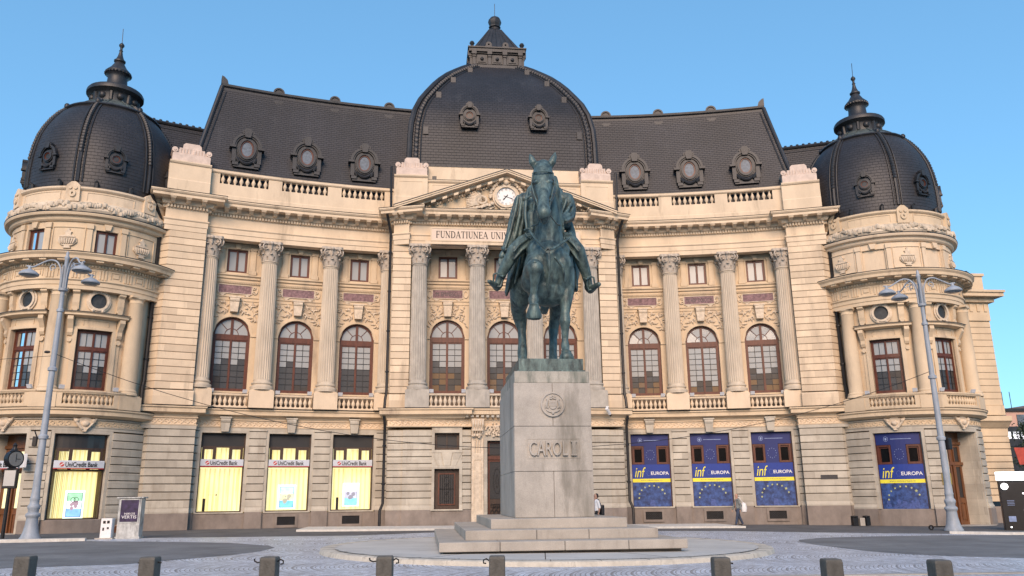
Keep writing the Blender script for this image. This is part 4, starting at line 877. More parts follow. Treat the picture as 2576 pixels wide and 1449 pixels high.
# ================================================================ round towers
TWR_L = {}
for sg in (1, -1):
    F = TW[sg]; C0 = (sg*24.22, -.27, 0); A = [-50, 0, 50, 100]; WA = [-25, 25]
    lo, hi = -78*DEG, 118*DEG
    gz = -.0
    # ground floor
    g = MB(); pl = MB(); hw = 1.28
    ops = [(-25*DEG, 1.27), (25*DEG, 1.27)]
    ed = [lo]+[q for c, w in ops for q in (c-w-.17, c+w+.17)]+[hi]
    for i in range(0, len(ed), 2): bands(g, F, ed[i], ed[i+1], 1.0, 5.05, 10, .06); skirt(g, F, ed[i], ed[i+1], .06, .72); base(pl, F, ed[i], ed[i+1], .06, .72, -.8)
    for k, (c, w) in enumerate(ops):
        surround(g, F, c, w, .72 if k == 0 else -.3, 4.93, -.5, .02)
        if k == 0: base(pl, F, c-w-.17, c+w+.17, -.12, .72, -.8)
        if k == 1:
            for s in (-1, 1): box(g, F, c+s*w+(-.02 if s > 0 else 0), c+s*w+(0 if s > 0 else .02), -1.2, -.4, -.3, 4.93)
    sweep(g, F, lo, hi, [(-.4, 5.09), (.03, 5.10), (.03, 5.22), (.07, 5.26), (.0, 5.30), (.0, 5.60), (.09, 5.64), (.06, 5.70), (-.4, 5.74)], True)
    obj('tower_ground_wall', g, [GFS, JNT], B); obj('plinth', pl, PLI, B)
    wv = MB(); u = lo+.1; sweep(wv, F, lo, hi, [(-.02, 5.315), (.012, 5.315), (.012, 5.585), (-.02, 5.585)], True)
    while u < hi-.3:
        if all(abs(u-c) > .45 for c, w in ops):
            tube(wv, [(*F(u+(.12-.011*k)*cos(.3+k*.62), .03, 5.44+(.12-.011*k)*sin(.3+k*.62)), .026) for k in range(9)], .026, 4); tube(wv, [(*F(u+.1, .02, 5.34), .03), (*F(u+.18, .03, 5.39), .03), (*F(u+.24, .02, 5.53), .015)], .03, 4)
        u += .36
    obj('wave_frieze', wv, STU, B)
    for c, w in ops:
        k_ = MB(); pts = [(-.55, .28), (-.3, .22), (-.1, .30), (.1, .30), (.3, .22), (.55, .28), (.42, .05), (.34, -.12), (.18, -.22), (.08, -.42), (-.08, -.42), (-.18, -.22), (-.34, -.12), (-.42, .05)]
        poly(k_, F, [(c+a, 5.46+b) for a, b in pts], 0, .14); ball(k_, F(c, .14, 5.45), .2, 10, (1, .6, .8))
        for e in (-1, 1): ball(k_, F(c+e*.38, .14, 5.58), .12, 8); tube(k_, [(*F(c+e*.5, .14, 5.66), .04), (*F(c+e*.3, .2, 5.4), .06), (*F(c+e*.1, .16, 5.15), .05)], .05, 6)
        obj('cartouche', k_, ORN, B, smooth=True)
    # string course and pedestal storey
    m = MB(); sweep(m, F, lo, hi, [(-.3, 5.70), (.12, 5.74), (.36, 5.82), (.44, 5.86), (.44, 6.04), (.52, 6.10), (.52, 6.17), (-.3, 6.17)], True); obj('string_course', m, STU, B)
    m = MB(); sweep(m, F, lo, hi, [(-.3, 6.172), (.53, 6.175), (.55, 6.20), (-.3, 6.28)], True); obj('string_course_flashing', m, LEAD, B)
    w = MB(); wd = -.28; ch = 12.4
    e2 = [lo]+[q for c in WA for q in (c*DEG-.88, c*DEG+.88)]+[hi]
    for i in range(0, len(e2), 2): box(w, F, e2[i], e2[i+1], wd-.4, wd, 6.2, ch)
    for c in WA: box(w, F, c*DEG-.88, c*DEG+.88, wd-.4, wd, 6.2, 7.2); box(w, F, c*DEG-.88, c*DEG+.88, wd-.4, wd, 10.36, ch)
    obj('tower_wall', w, STU, B)
    for c in WA:
        u = c*DEG; m = MB()
        for s in (-1, 1):
            a, b = sorted((u+s*.88, u+s*1.12)); box(m, F, a, b, wd-.1, wd+.12, 7.1, 10.5); a, b = sorted((u+s*1.12, u+s*1.34)); box(m, F, a, b, wd-.1, wd+.05, 7.1, 10.5)
            # consoles carrying the window cornice
            sweep(m, F, u+s*1.22-.13, u+s*1.22+.13, [(wd, 10.98), (wd+.46, 10.98), (wd+.48, 10.8), (wd+.34, 10.6), (wd+.20, 10.35), (wd+.22, 10.15), (wd+.14, 10.0), (wd, 9.95)], True)
            ring(m, F, u+s*1.22, 9.78, .0, .0, .13, wd, wd+.16, 0, 360, 10)
            sweep(m, F, u+s*1.12-.17, u+s*1.12+.17, [(wd, 12.42), (wd+.36, 12.42), (wd+.36, 12.3), (wd+.22, 12.2), (wd+.20, 11.75), (wd+.14, 11.5), (wd+.16, 11.4), (wd, 11.35)], True); ring(m, F, u+s*1.12, 11.42, 0, 0, .14, wd, wd+.2, 0, 360, 10)
        box(m, F, u-1.0, u+1.0, wd-.1, wd+.12, 10.36, 10.5); box(m, F, u-1.05, u+1.05, wd-.1, wd+.06, 10.5, 10.95); surround(m, F, u, .62, 10.58, 10.84, wd, wd+.1, .03)
        sweep(m, F, u-1.50, u+1.50, [(wd, 10.95), (wd+.18, 10.98), (wd+.5, 11.04), (wd+.5, 11.14), (wd+.58, 11.2), (wd, 11.2)], True)
        tr = obj('window_surround', m, STU, B)
        m = MB(); sweep(m, F, u-1.52, u+1.52, [(wd, 11.2), (wd+.60, 11.2), (wd+.60, 11.23), (wd, 11.28)], True); obj('hood_flashing', m, LEAD, tr)
        m = MB(); ring(m, F, u, 12.0-.08, .41, .41, .12, wd, wd+.16, 0, 360, 24); ring(m, F, u, 11.92, .53, .53, .10, wd, wd+.09, 0, 360, 24)
        for e in (-1, 1): ball(m, F(u+e*.28, wd+.12, 12.42), .12, 6); ball(m, F(u+e*.25, wd+.1, 11.4), .10, 6)
        ball(m, F(u, wd+.14, 12.46), .14, 6); rd = obj('round_window', m, ORN, B, smooth=True)
        m = MB(); m.add([F(u+.42*cos(RAD(a)), wd+.02, 11.92+.42*sin(RAD(a))) for a in range(0, 360, 18)], [tuple(range(20))]); obj('glass', m, RWG, rd)
        wframe(F, u, .88, 7.2, 10.36, wd-.2, WOOD, transom=(9.28, 9.42, 1), rows=5, fw_=.10, name='casement_window', sky_from=.42 if sg < 0 else .5)
        # balcony
        m = MB(); sweep(m, F, u-1.62, u+1.62, [(wd-.05, 6.2), (.38, 6.2), (.42, 6.26), (.42, 6.38), (wd-.05, 6.38)], True)
        for s in (-1, 1): a, b = sorted((u+s*1.1, u+s*1.55)); box(m, F, a, b, .12, .42, 6.38, 6.98)
        obj('balcony', m, STU, B)
        balustrade(F, u-1.10, u+1.10, .28, 6.36, 6.96, 11, STU, kerb=.04, rail=.05, name='balcony_balustrade', fat=1.15)
        m = MB(); sweep(m, F, u-1.62, u+1.62, [(.05, 6.96), (.44, 6.96), (.48, 7.02), (.48, 7.08), (.05, 7.1)], True); obj('balcony_rail', m, STU, B)
    for a in A:
        if a*DEG > hi: continue
        c = F(a*DEG, .02, 0); m = MB(); r = .40; lathe(m, (c[0], c[1], 0), [(r*1.3, 7.0), (r*1.3, 7.10), (r*1.18, 7.16), (r*1.2, 7.24), (r*1.04, 7.3), (r, 7.36), (r*.99, 9.5), (r*.88, 12.0), (r*.96, 12.04), (r*.88, 12.1), (r*.9, 12.2), (r*1.08, 12.26), (r*1.08, 12.3)], 32)
        box(m, F, a*DEG-.46, a*DEG+.46, -.5, .44, 12.3, 12.42); box(m, F, a*DEG-.58, a*DEG+.58, -.5, .46, 6.2, 6.95); box(m, F, a*DEG-.52, a*DEG+.52, -.4, .40, 6.95, 7.0)
        obj('tower_column', m, STU, B, smooth=True)
    m = MB(); sweep(m, F, lo, hi, [(-.5, 12.42), (.14, 12.42), (.14, 12.62), (.18, 12.64), (.18, 12.84), (.26, 12.90), (.26, 12.95), (.12, 12.98), (.12, 13.58), (.2, 13.6), (.2, 13.62), (.16, 13.62), (.16, 13.78), (.3, 13.82), (.36, 13.90), (.78, 13.92), (.80, 14.08), (.9, 14.2), (.9, 14.25), (-.5, 14.25)], True)
    u = lo+.05
    while u < hi: box(m, F, u, u+.085, .14, .25, 13.64, 13.76); u += .155
    u = lo+.3
    while u < hi-.3:
        box(m, F, u-.16, u+.16, .3, .70, 13.82, 13.92); u += .80
    u = lo+.35; k = 0
    while u < hi-.4:
        if k % 2: surround(m, F, u, .22, 13.1, 13.46, .1, .16, .04); box(m, F, u-.14, u+.14, .1, .17, 13.18, 13.4)
        else:
            for e in (-.15, 0, .15): box(m, F, u+e-.045, u+e+.045, .1, .17, 13.02, 13.54)
        u += .62; k += 1
    obj('tower_entablature', m, STU, B)
    m = MB(); sweep(m, F, lo, hi, [(-.5, 14.252), (.91, 14.252), (.92, 14.29), (-.3, 14.42)], True); obj('string_course_flashing', m, LEAD, B)
    # attic storey
    m = MB(); hwp = .56 if sg < 0 else .66; e2 = [lo]+[q for c in WA for q in (c*DEG-hwp, c*DEG+hwp)]+[hi]
    for i in range(0, len(e2), 2): box(m, F, e2[i], e2[i+1], -.6, -.12, 14.3, 16.2)
    for c in WA:
        u = c*DEG; box(m, F, u-hwp, u+hwp, -.6, -.12, 15.82, 16.2)
        if sg > 0: box(m, F, u-hwp, u+hwp, -.6, -.26, 14.3, 15.82)
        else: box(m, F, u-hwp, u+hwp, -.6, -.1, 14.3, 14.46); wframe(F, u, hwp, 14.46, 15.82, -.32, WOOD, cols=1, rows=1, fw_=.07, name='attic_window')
        for s in (-1, 1): box(m, F, u+s*.86-.13, u+s*.86+.13, -.14, -.02, 14.4, 16.0); box(m, F, u+s*.86-.17, u+s*.86+.17, -.14, .03, 15.82, 16.1)
        poly(m, F, [(u-.12, 15.84), (u+.12, 15.84), (u+.2, 16.16), (u-.2, 16.16)], -.14, .02)
    for a in A[:3]: surround(m, F, a*DEG, .80, 14.62, 15.86, -.13, -.07, .04); box(m, F, a*DEG-.84, a*DEG+.84, -.13, -.07, 14.58, 14.62)
    sweep(m, F, lo, hi, [(-.5, 16.16), (-.02, 16.2), (.06, 16.28), (.08, 16.42), (.28, 16.48), (.32, 16.58), (.32, 16.62), (-.5, 16.62)], True)
    obj('tower_attic', m, STL if sg > 0 else STU, B)
    for a in A[:3]:
        m = MB(); u = a*DEG
        poly(m, F, [(u+x, 14.68+z) for x, z in [(-.18, 0), (.18, 0), (.2, .06), (.1, .1), (.34, .2), (.48, .36), (.46, .56), (.3, .62), (.34, .68), (.14, .74), (.14, .86), (.2, .9), (.06, 1.0), (.05, 1.1), (-.05, 1.1), (-.06, 1.0), (-.2, .9), (-.14, .86), (-.14, .74), (-.34, .68), (-.3, .62), (-.46, .56), (-.48, .36), (-.34, .2), (-.1, .1), (-.2, .06)]], -.14, -.02)
        for k in range(7): x = -.39+.13*k; tube(m, [(*F(u+x, -.0, 15.22), .05), (*F(u+x*.95, .03, 15.08), .06), (*F(u+x*.75, .0, 14.92), .04)], .05, 5)
        tube(m, [(*F(u-.4+.1*k, .0, 15.30), .035) for k in range(9)], .035, 5)
        obj('urn_relief', m, ORN, B, smooth=True)
    m = MB(); sweep(m, F, lo, hi, [(-.4, 16.622), (.33, 16.622), (.34, 16.67), (-.1, 16.74)], True); obj('string_course_flashing', m, LEAD, B)
    # garland band and parapet
    m = MB(); rnd = random.Random(11+sg)
    sweep(m, F, lo, hi, [(-.5, 16.66), (.12, 16.70), (.20, 16.85), (.12, 17.12), (.02, 17.3), (-.5, 17.34)], True)
    u = lo+.1
    while u < hi:
        z = 17.0+.10*sin(u*3.2)+rnd.uniform(-.10, .10); ball(m, F(u, .13+rnd.uniform(-.02, .06), z), rnd.uniform(.10, .18), 6); 
        if rnd.random() < .5: ball(m, F(u+.05, .06, z+.16), rnd.uniform(.06, .10), 5)
        u += .115
    obj('garland_band', m, STW, B, smooth=True)
    m = MB(); sweep(m, F, lo, hi, [(-.42, 17.25), (-.02, 17.25), (-.02, 17.34), (-.08, 17.38), (-.08, 17.95), (.0, 18.0), (.06, 18.06), (.06, 18.16), (-.42, 18.16)], True)
    for a in (0, -52, 50): 
        u = a*DEG; poly(m, F, [(u-.36, 17.3), (u+.36, 17.3), (u+.34, 18.2), (u+.2, 18.34), (u+.1, 18.42), (u-.1, 18.42), (u-.2, 18.34), (u-.34, 18.2)], -.3, .10)
        ring(m, F, u, 17.72, .05, .08, .12, .1, .17, 0, 360, 12); ring(m, F, u-.13, 18.05, 0, 0, .09, .1, .16, 0, 360, 8); ring(m, F, u+.13, 18.05, 0, 0, .09, .1, .16, 0, 360, 8)
    for c in WA: surround(m, F, c*DEG, 1.2, 17.45, 17.86, -.1, -.05, .04)
    obj('tower_parapet', m, STL if sg < 0 else STU, B)
    # dome
    prof = [(4.02, 17.4), (4.08, 18.6), (4.09, 19.6), (4.04, 20.5), (3.95, 21.2), (3.80, 21.9), (3.58, 22.5), (3.28, 23.1), (2.92, 23.65), (2.5, 24.1), (2.05, 24.48)]
    m = MB(); lathe(m, C0, prof, 56); td = obj('tower_dome', m, SLD, B, smooth=True)
    m = MB(); lathe(m, C0, [(2.62, 24.05), (2.60, 24.16), (2.2, 24.42), (1.75, 24.7), (1.4, 24.92), (1.3, 25.0)], 28); 
    for k in range(14): a = 2*pi*k/14; ca_, sa_ = cos(a), sin(a); tube(m, [(C0[0]+r*ca_, C0[1]+r*sa_, z) for r, z in ((2.62, 24.14), (2.2, 24.45), (1.75, 24.73), (1.35, 25.0))], .035, 4)
    obj('dome_collar', m, LEADG, td, smooth=True)
    m = MB(); lathe(m, C0, [(2.68, 23.9), (2.78, 24.0), (2.72, 24.1), (2.62, 24.12)], 40); obj('dome_ring', m, LEAD, td, smooth=True)
    for k in range(7):
        m = MB()
        an = RAD(TA[sg]+k*360/7); ex, ey = sg*sin(an), -cos(an); ox, oy = -ey, ex
        for off, rr in ((0, .10), (-.24, .05), (.24, .05)): tube(m, [(C0[0]+(r+.03)*ex+ox*off, C0[1]+(r+.03)*ey+oy*off, z) for r, z in prof[1:]], rr, 6)
        for j in range(34):
            t = j/33*(len(prof)-2); i = int(t); f = t-i; r = prof[i+1][0]+(prof[min(i+2, len(prof)-1)][0]-prof[i+1][0])*f; z = prof[i+1][1]+(prof[min(i+2, len(prof)-1)][1]-prof[i+1][1])*f
            if z > 20.3: ball(m, (C0[0]+(r+.08)*ex, C0[1]+(r+.08)*ey, z), .125, 6)
        ball(m, (C0[0]+2.6*ex, C0[1]+2.6*ey, 24.18), .17, 8, (1, 1, 1.3)); obj('dome_rib', m, LEAD, td, smooth=True)
    m = MB(); lathe(m, C0, [(1.30, 24.95), (1.28, 25.5), (1.34, 25.6), (1.62, 25.72), (1.62, 25.9), (1.55, 26.02), (1.36, 26.08), (.95, 26.2), (.70, 26.35), (.60, 26.5), (.56, 27.0), (.60, 27.15), (.74, 27.26), (.76, 27.4), (.66, 27.52), (.48, 27.72), (.32, 28.0), (.26, 28.12), (.33, 28.18), (.34, 28.27), (.24, 28.36), (.15, 28.6), (.09, 28.9), (.12, 28.98), (.07, 29.05), (.08, 29.2), (.15, 29.3), (.16, 29.38), (.1, 29.48), (.03, 29.55)], 28)
    for k in range(8):
        a = 2*pi*k/8+.2; p = lambda r, z, a=a: (C0[0]+r*cos(a), C0[1]+r*sin(a), z); tube(m, [(*p(1.28, 25.0), .12), (*p(1.32, 25.55), .10)], .1, 6)
        b = a+pi/8; ball(m, (C0[0]+1.26*cos(b), C0[1]+1.26*sin(b), 25.3), .22, 8, (1, 1, 1.1))
    for k in range(24): a = 2*pi*k/24; ball(m, (C0[0]+.73*cos(a), C0[1]+.73*sin(a), 27.3), .075, 5)
    tube(m, [(C0[0], C0[1], 29.5), (C0[0]+.04*sg, C0[1], 30.55)], .02, 5)
    obj('tower_finial', m, LEAD, td, smooth=True)
    for k in range(7):
        c = k*360/7+180/7-360/7-360/7
        if c > 150: continue
        c = {-1: -25, 0: 25, 1: 76}.get(round((c-25.7)/51.4), c)
        dormer(F, c*DEG, 20.08, -.22, .60, back=.9, oval=False, glass=RWG)
    for a in (-62, -38, -14, 12, 38, 62, 88): m = MB(); tube(m, [(*F(a*DEG, -.25, 18.1), .10), (*F(a*DEG, -.2, 18.55), .12), (*F(a*DEG, -.05, 18.62), .05)], .1, 6); obj('snow_hook', m, LEAD, td)
    # solid core so that nothing shows through the drum
    m = MB(); lathe(m, C0, [(3.15, -.5), (3.15, 6.2), (3.6, 6.2), (3.6, 18)], 32); obj('core_wall', m, STU, B)
# ---- side block beyond each tower
for sg in (1, -1):
    x0, x1 = sorted((sg*27.6, sg*31.75)); m = MB(); FB = Fr(lambda u, d, z: (u, .1-d, z), 1e9)
    bands(m, FB, x0, x1, 1.0, 5.0, 10, 0, lean=8); box(m, FB, x0, x1, -8, .02, 5.0, 5.5); sweep(m, FB, x0, x1+.01, [(-8, 5.5), (.1, 5.5), (.4, 5.8), (.55, 5.9), (.55, 6.2), (-8, 6.3)], True)
    bands(m, FB, x0, x1, 6.9, 12.4, 13, -.04, .02, .03, lean=8); box(m, FB, x0, x1, -8, .05, 6.3, 6.9)
    box(m, FB, x0, x1+.02*sg, -8, .06, 12.4, 13.6); box(m, FB, x0, x1, -8, -.1, 14.3, 15.6); box(m, FB, x0-.1, x1+.1, -8, .0, 15.45, 15.62)
    for k in range(8): u = x0+.4+k*.5; box(m, FB, u-.1, u+.1, 0, .12, 13.0, 13.5)
    w = (x0, x1+.7) if sg > 0 else (x0-.7, x1); box(m, FB, w[0], w[1], -8, .75, 13.9, 14.15); box(m, FB, w[0]-.06, w[1]+.06, -8, .85, 14.15, 14.3)
    w = (x0, x1+.3) if sg > 0 else (x0-.3, x1); box(m, FB, w[0], w[1], -8, .3, 13.6, 13.9); 
    obj('side_block', m, [STU, JNL], B)
    m = MB(); base(m, FB, x0, x1, 0, .72, -.8); obj('plinth', m, PLI, B)
m = MB(); lathe(m, (30.4, -.2, 14.4), [(.16, 0), (.2, .3), (.12, .5), (.2, .8), (.1, 1.0), (.16, 1.15), (.02, 1.3)], 10); obj('roof_finial', m, LEAD, B, smooth=True)
# main body behind everything
m = MB(); cbox(m, (0, 12, 10), (38, 16, 19)); obj('rear_wall', m, STU, B)
# ---- ground floor of the pavilion
m = MB(); DW = 1.45
for s in (-1, 1):
    pl = MB()
    def bb(a, b, z0, z1, n, d=0): x0, x1 = sorted((s*a, s*b)); bands(m, PAV, x0, x1, z0, z1, n, d, lean=1.6)
    bb(4.42, 6.1, 1.2, 5.46, 11); bb(6.1, 7.0, 1.2, 5.46, 11, -.12); bb(2.15, 2.66, .92, 5.46, 12); x0, x1 = sorted((s*1.2, s*2.66)); base(pl, PAV, x0, x1, -.04); x0, x1 = sorted((s*1.2, s*1.5)); box(m, PAV, x0, x1, -1.6, -.05, .9, 5.5)
    for a, b, d in ((4.42, 6.1, 0), (6.1, 7.0, -.12)):
        x0, x1 = sorted((s*a, s*b)); base(pl, PAV, x0, x1, d); skirt(m, PAV, x0, x1, d)
    x0, x1 = sorted((s*2.66, s*4.42)); box(m, PAV, x0, x1, -.5, .03, 3.36, 4.12); box(m, PAV, x0, x1, -.5, -.02, 5.40, 5.62); c = s*3.54
    surround(m, PAV, c, .72, .95, 3.21, -.3, .08, .16); surround(m, PAV, c, .72, 4.28, 5.26, -.3, .06, .16); box(m, PAV, c-.88, c+.88, -.3, .06, 4.12, 4.28)
    poly(m, PAV, [(c-.17, 3.38), (c+.17, 3.38), (c+.30, 4.12), (c-.30, 4.12)], 0, .10)
    for e in (-1, 1): poly(m, PAV, [(c+e*.22, 3.38), (c+e*.5, 3.38), (c+e*.84, 4.08), (c+e*.35, 4.08)], 0, .065)
    box(pl, PAV, c-.88, c+.88, -.6, .05, -.5, .88); box(m, PAV, c-.92, c+.92, -.3, .14, .88, .95)
    obj('plinth', pl, PLI, B)
    d_ = MB(); box(d_, PAV, c-.72, c+.72, -.42, -.30, .95, 3.21); dr = obj('side_door', d_, WOODD, B)
    d_ = MB(); surround(d_, PAV, c, .42, 1.25, 2.9, -.3, -.24, .07); box(d_, PAV, c-.49, c+.49, -.3, -.24, 1.18, 1.25); obj('door_frame', d_, WOOD, dr)
    d_ = MB(); box(d_, PAV, c-.42, c+.42, -.3, -.27, 1.25, 2.9); obj('glass', d_, GLD, dr)
    g_ = MB()
    for k in range(3):
        ring(g_, PAV, c, 1.6+.48*k, .14, .2, .022, -.25, -.22, 0, 360, 12)
    for k in range(7): tube(g_, [PAV(c-.36+.12*k, -.23, 1.25), PAV(c-.36+.12*k, -.23, 2.9)], .009, 4)
    tube(g_, [PAV(c-.42, -.235, 2.08), PAV(c+.42, -.235, 2.08)], .012, 4)
    obj('door_grille', g_, BLK, dr)
    d_ = MB(); box(d_, PAV, c-.72, c+.72, -.42, -.34, 4.28, 5.26); fr = obj('transom_window', d_, GLD, B)
    d_ = MB(); surround(d_, PAV, c, .58, 4.42, 5.12, -.34, -.26, .14); box(d_, PAV, c-.72, c+.72, -.34, -.26, 4.28, 4.42); box(d_, PAV, c-.03, c+.03, -.34, -.28, 4.42, 5.12); obj('window_frame', d_, WOODD, fr)
    # portal pilaster with console and fruit festoon
    q = MB(); a, b = sorted((s*1.42, s*2.12)); box(q, PAV, a, b, -.2, .10, .2, 5.5); surround(q, PAV, s*1.77, .18, .9, 3.7, .1, .14, .04)
    poly(q, Fr(lambda u, d, z: (u, -d, z), 1e9), [(s*1.46, 5.35), (s*2.08, 5.35), (s*2.14, 6.05), (s*1.40, 6.05)], .1, .42)
    for k in range(5): x = s*(1.5+.135*k); tube(q, [(*PAV(x, .40, 6.0), .05), (*PAV(x, .5, 5.7), .06), (*PAV(x, .36, 5.38), .045), (*PAV(x, .26, 5.2), .03)], .05, 5)
    rnd = random.Random(4)
    for k in range(26): an = rnd.uniform(0, pi); r = rnd.uniform(0, .3); ball(q, PAV(s*1.77+r*1.1*cos(an), .22+rnd.uniform(0, .12), 4.98+.1*abs(cos(an))*0-r*.5*sin(an)+.15), rnd.uniform(.06, .10), 5)
    for e in (-.15, 0, .15): tube(q, [(*PAV(s*1.77+e, .16, 4.85), .05), (*PAV(s*1.77+e, .15, 4.5), .035), (*PAV(s*1.77+e, .14, 4.12), .02)], .04, 5)
    obj('portal_console', q, ORN, B, smooth=True)
for k in range(17): stud(m, Vector((-2.4+.3*k, -.3)), Vector((1, 0)), Vector((0, -1)), .16, 0, .20, 6.12, 6.24)
box(m, PAV, -1.42, 1.42, -.5, .04, 4.92, 5.62)
obj('ground_floor_wall', m, [GFS, JNT], B)
q = MB(); rnd = random.Random(8)
for s in (-1, 1):
    for k in range(5):
        tube(q, [(*PAV(s*(.25+.22*k)+s*.16*cos(t*.6), .12, 5.5+.05*k*0+.2*sin(t*.6)-.02*k), .05) for t in range(9)], .045, 5)
    for k in range(22): ball(q, PAV(s*rnd.uniform(.3, 1.3), .1+rnd.uniform(0, .08), rnd.uniform(5.0, 5.9)), rnd.uniform(.05, .1), 5)
ball(q, PAV(0, .2, 5.5), .36, 12, (1, .5, 1.1)); ring(q, PAV, 0, 5.5, .34, .40, .1, .05, .22, 0, 360, 20); obj('portal_carving', q, ORN, B, smooth=True)
m = MB(); surround(m, PAV, 0, 1.2, .15, 4.80, -.35, .07, .2); obj('portal_surround', m, GFS, B)
m = MB(); box(m, PAV, -1.2, 1.2, -.46, -.34, .15, 4.8); md = obj('main_door', m, WOODD, B)
m = MB(); box(m, PAV, -1.2, 1.2, -.34, -.2, 3.72, 3.92); 
for s in (-1, 1): surround(m, PAV, s*.6, .44, .35, 3.6, -.34, -.26, .10); surround(m, PAV, s*.6, .44, 4.0, 4.66, -.34, -.26, .08)
obj('door_frame', m, WOOD, md)
m = MB()
for s in (-1, 1): m = MB(); box(m, PAV, s*.6-.44, s*.6+.44, -.33, -.30, 1.5, 3.6); obj('glass', m, GLD, md); m = MB(); box(m, PAV, s*.6-.44, s*.6+.44, -.33, -.3, 4.0, 4.66); obj('glass', m, GLD, md)
m = MB()
for s in (-1, 1):
    ring(m, PAV, s*.6, 2.5, .2, .7, .03, -.29, -.26, 0, 360, 16); ring(m, PAV, s*.6, 2.5, .06, .35, .03, -.29, -.26, 0, 360, 12)
    for k in range(6):
        ring(m, PAV, s*.6-.3+.12*k, .75+.16*(k % 2), .08, .12, .025, -.28, -.24, 0, 360, 10); ring(m, PAV, s*.6-.3+.12*k, 1.12, .07, .09, .02, -.28, -.24, 0, 360, 8)
obj('door_grille', m, BLK, md)
m = MB(); box(m, PAV, -2.6, 2.6, -.2, 1.3, -.4, .12); box(m, PAV, -2.2, 2.2, -.2, .9, .12, .15); obj('doorstep', m, PEDS, B)
# ---- shop windows with lit rooms (left) and vinyl covered windows (right)
def shopwindow(F, uc, hw, z0, z1, kind, d=-.28):
    m = MB(); zt = 4.55 if z1 > 5.1 else 4.30; k = (z1-z0)/4.36
    box(m, F, uc-hw, uc-hw+.07, d-.10, d+.05, z0, z1); box(m, F, uc+hw-.07, uc+hw, d-.10, d+.05, z0, z1); box(m, F, uc-hw, uc+hw, d-.10, d+.05, z0, z0+.06); box(m, F, uc-hw, uc+hw, d-.1, d+.05, z1-.06, z1)
    zb, za = z1-.80*k, z1-1.82*k      # row of three upper lights
    box(m, F, uc-hw+.07, uc+hw-.07, d-.08, d+.03, zb, zb+.08); box(m, F, uc-hw+.07, uc+hw-.07, d-.08, d+.03, za-.08, za)
    for e in (-.36, .36): box(m, F, uc+e*hw-.09, uc+e*hw+.09, d-.08, d+.03, za, zb)
    for e in (-1, 1):
        a, b = sorted((uc+e*hw*.44, uc+e*hw*.9)); box(m, F, a, b, d-.08, d+.02, zb-.10, zb)
    for e in (-1, 1): box(m, F, uc+e*hw*.86-.07, uc+e*hw*.86+.07, d-.08, d+.02, za, zb)
    o = obj('shop_window', m, WOODD if kind == 'bank' else WOOD, B)
    return o, za, zb
for i, u in enumerate(WIN_U): pass
BANKW = [(WG[-1], u, 1.2, .93, 5.29, i) for i, u in enumerate(WIN_U)]+[(TW[-1], -25*DEG, 1.27, .72, 4.93, 3)]
BANW = [(WG[1], u, 1.2, .93, 5.29, i) for i, u in enumerate(WIN_U)]+[(TW[1], -25*DEG, 1.27, .72, 4.93, 3)]
for F, u, hw, z0, z1, i in BANKW:
    o, za, zb = shopwindow(F, u, hw, z0, z1, 'bank'); d = -.28
    m = MB(); box(m, F, u-hw+.07, u+hw-.07, d-.06, d-.0, zb+.08, z1-.06); obj('transom_panel', m, GLD, o)
    m = MB(); m.add([F(u-hw+.07, d+.01, z0+.06), F(u+hw-.07, d+.01, z0+.06), F(u+hw-.07, d+.01, za-.08), F(u-hw+.07, d+.01, za-.08)], [(0, 1, 2, 3)]); obj('glass', m, CLR, o, recalc=False)
    # vertical blinds: real slats turned at an angle, lit from inside
    m = MB(); n = 26
    for k in range(n):
        m.cur = 1 if (k*7+i) % 3 == 0 else 0
        if i == 0 and k in (14, 15, 17): continue
        if i == 2 and k % 6 == 2: continue
        a = u-hw+.08+(2*hw-.16)*k/n; w = (2*hw-.16)/n*.86; t = .06+.03*sin(k*1.7)
        for (q0, q1) in ((z0+.08, za-.12), (za+.02, zb)):
            m.add([F(a, d-.45, q0), F(a+w*.98, d-.45-t, q0), F(a+w*.98, d-.45-t, q1), F(a, d-.45, q1)], [(0, 1, 2, 3)])
    obj('lit_blinds', m, [ROOM, ROOM2], o, recalc=False)
    m = MB(); box(m, F, u-hw, u+hw, d-1.5, d-1.4, z0, zb+.1); box(m, F, u-hw, u+hw, d-1.5, d-.5, z0-.05, z0); obj('room_wall', m, ROOMW, o)
    m = MB(); box(m, F, u-hw, u+hw, d-1.4, d-.08, zb+.1, zb+.14)
    if i in (0, 2):
        box(m, F, u+.1, u+.5, d-.8, d-.7, z0+.9, z0+1.0); box(m, F, u+.28, u+.34, d-.8, d-.7, z0+.1, z0+.9); box(m, F, u+hw-.5, u+hw-.36, d-.35, d-.25, z0+.06, z0+.75)
    obj('interior_furniture', m, BLK, o)
for F, u, hw, z0, z1, i in BANW:
    o, za, zb = shopwindow(F, u, hw, z0, z1, 'banner'); d = -.28
    for e in (-1, 1): m = MB(); a, b = sorted((u+e*hw*.38, u+e*hw*.84)); box(m, F, a, b, d-.06, d-.03, za+.03, zb-.02); obj('glass', m, BLG, o)
    m = MB(); box(m, F, u-hw, u+hw, d-.3, d-.11, z0, z1); obj('room_wall', m, BLK, o)
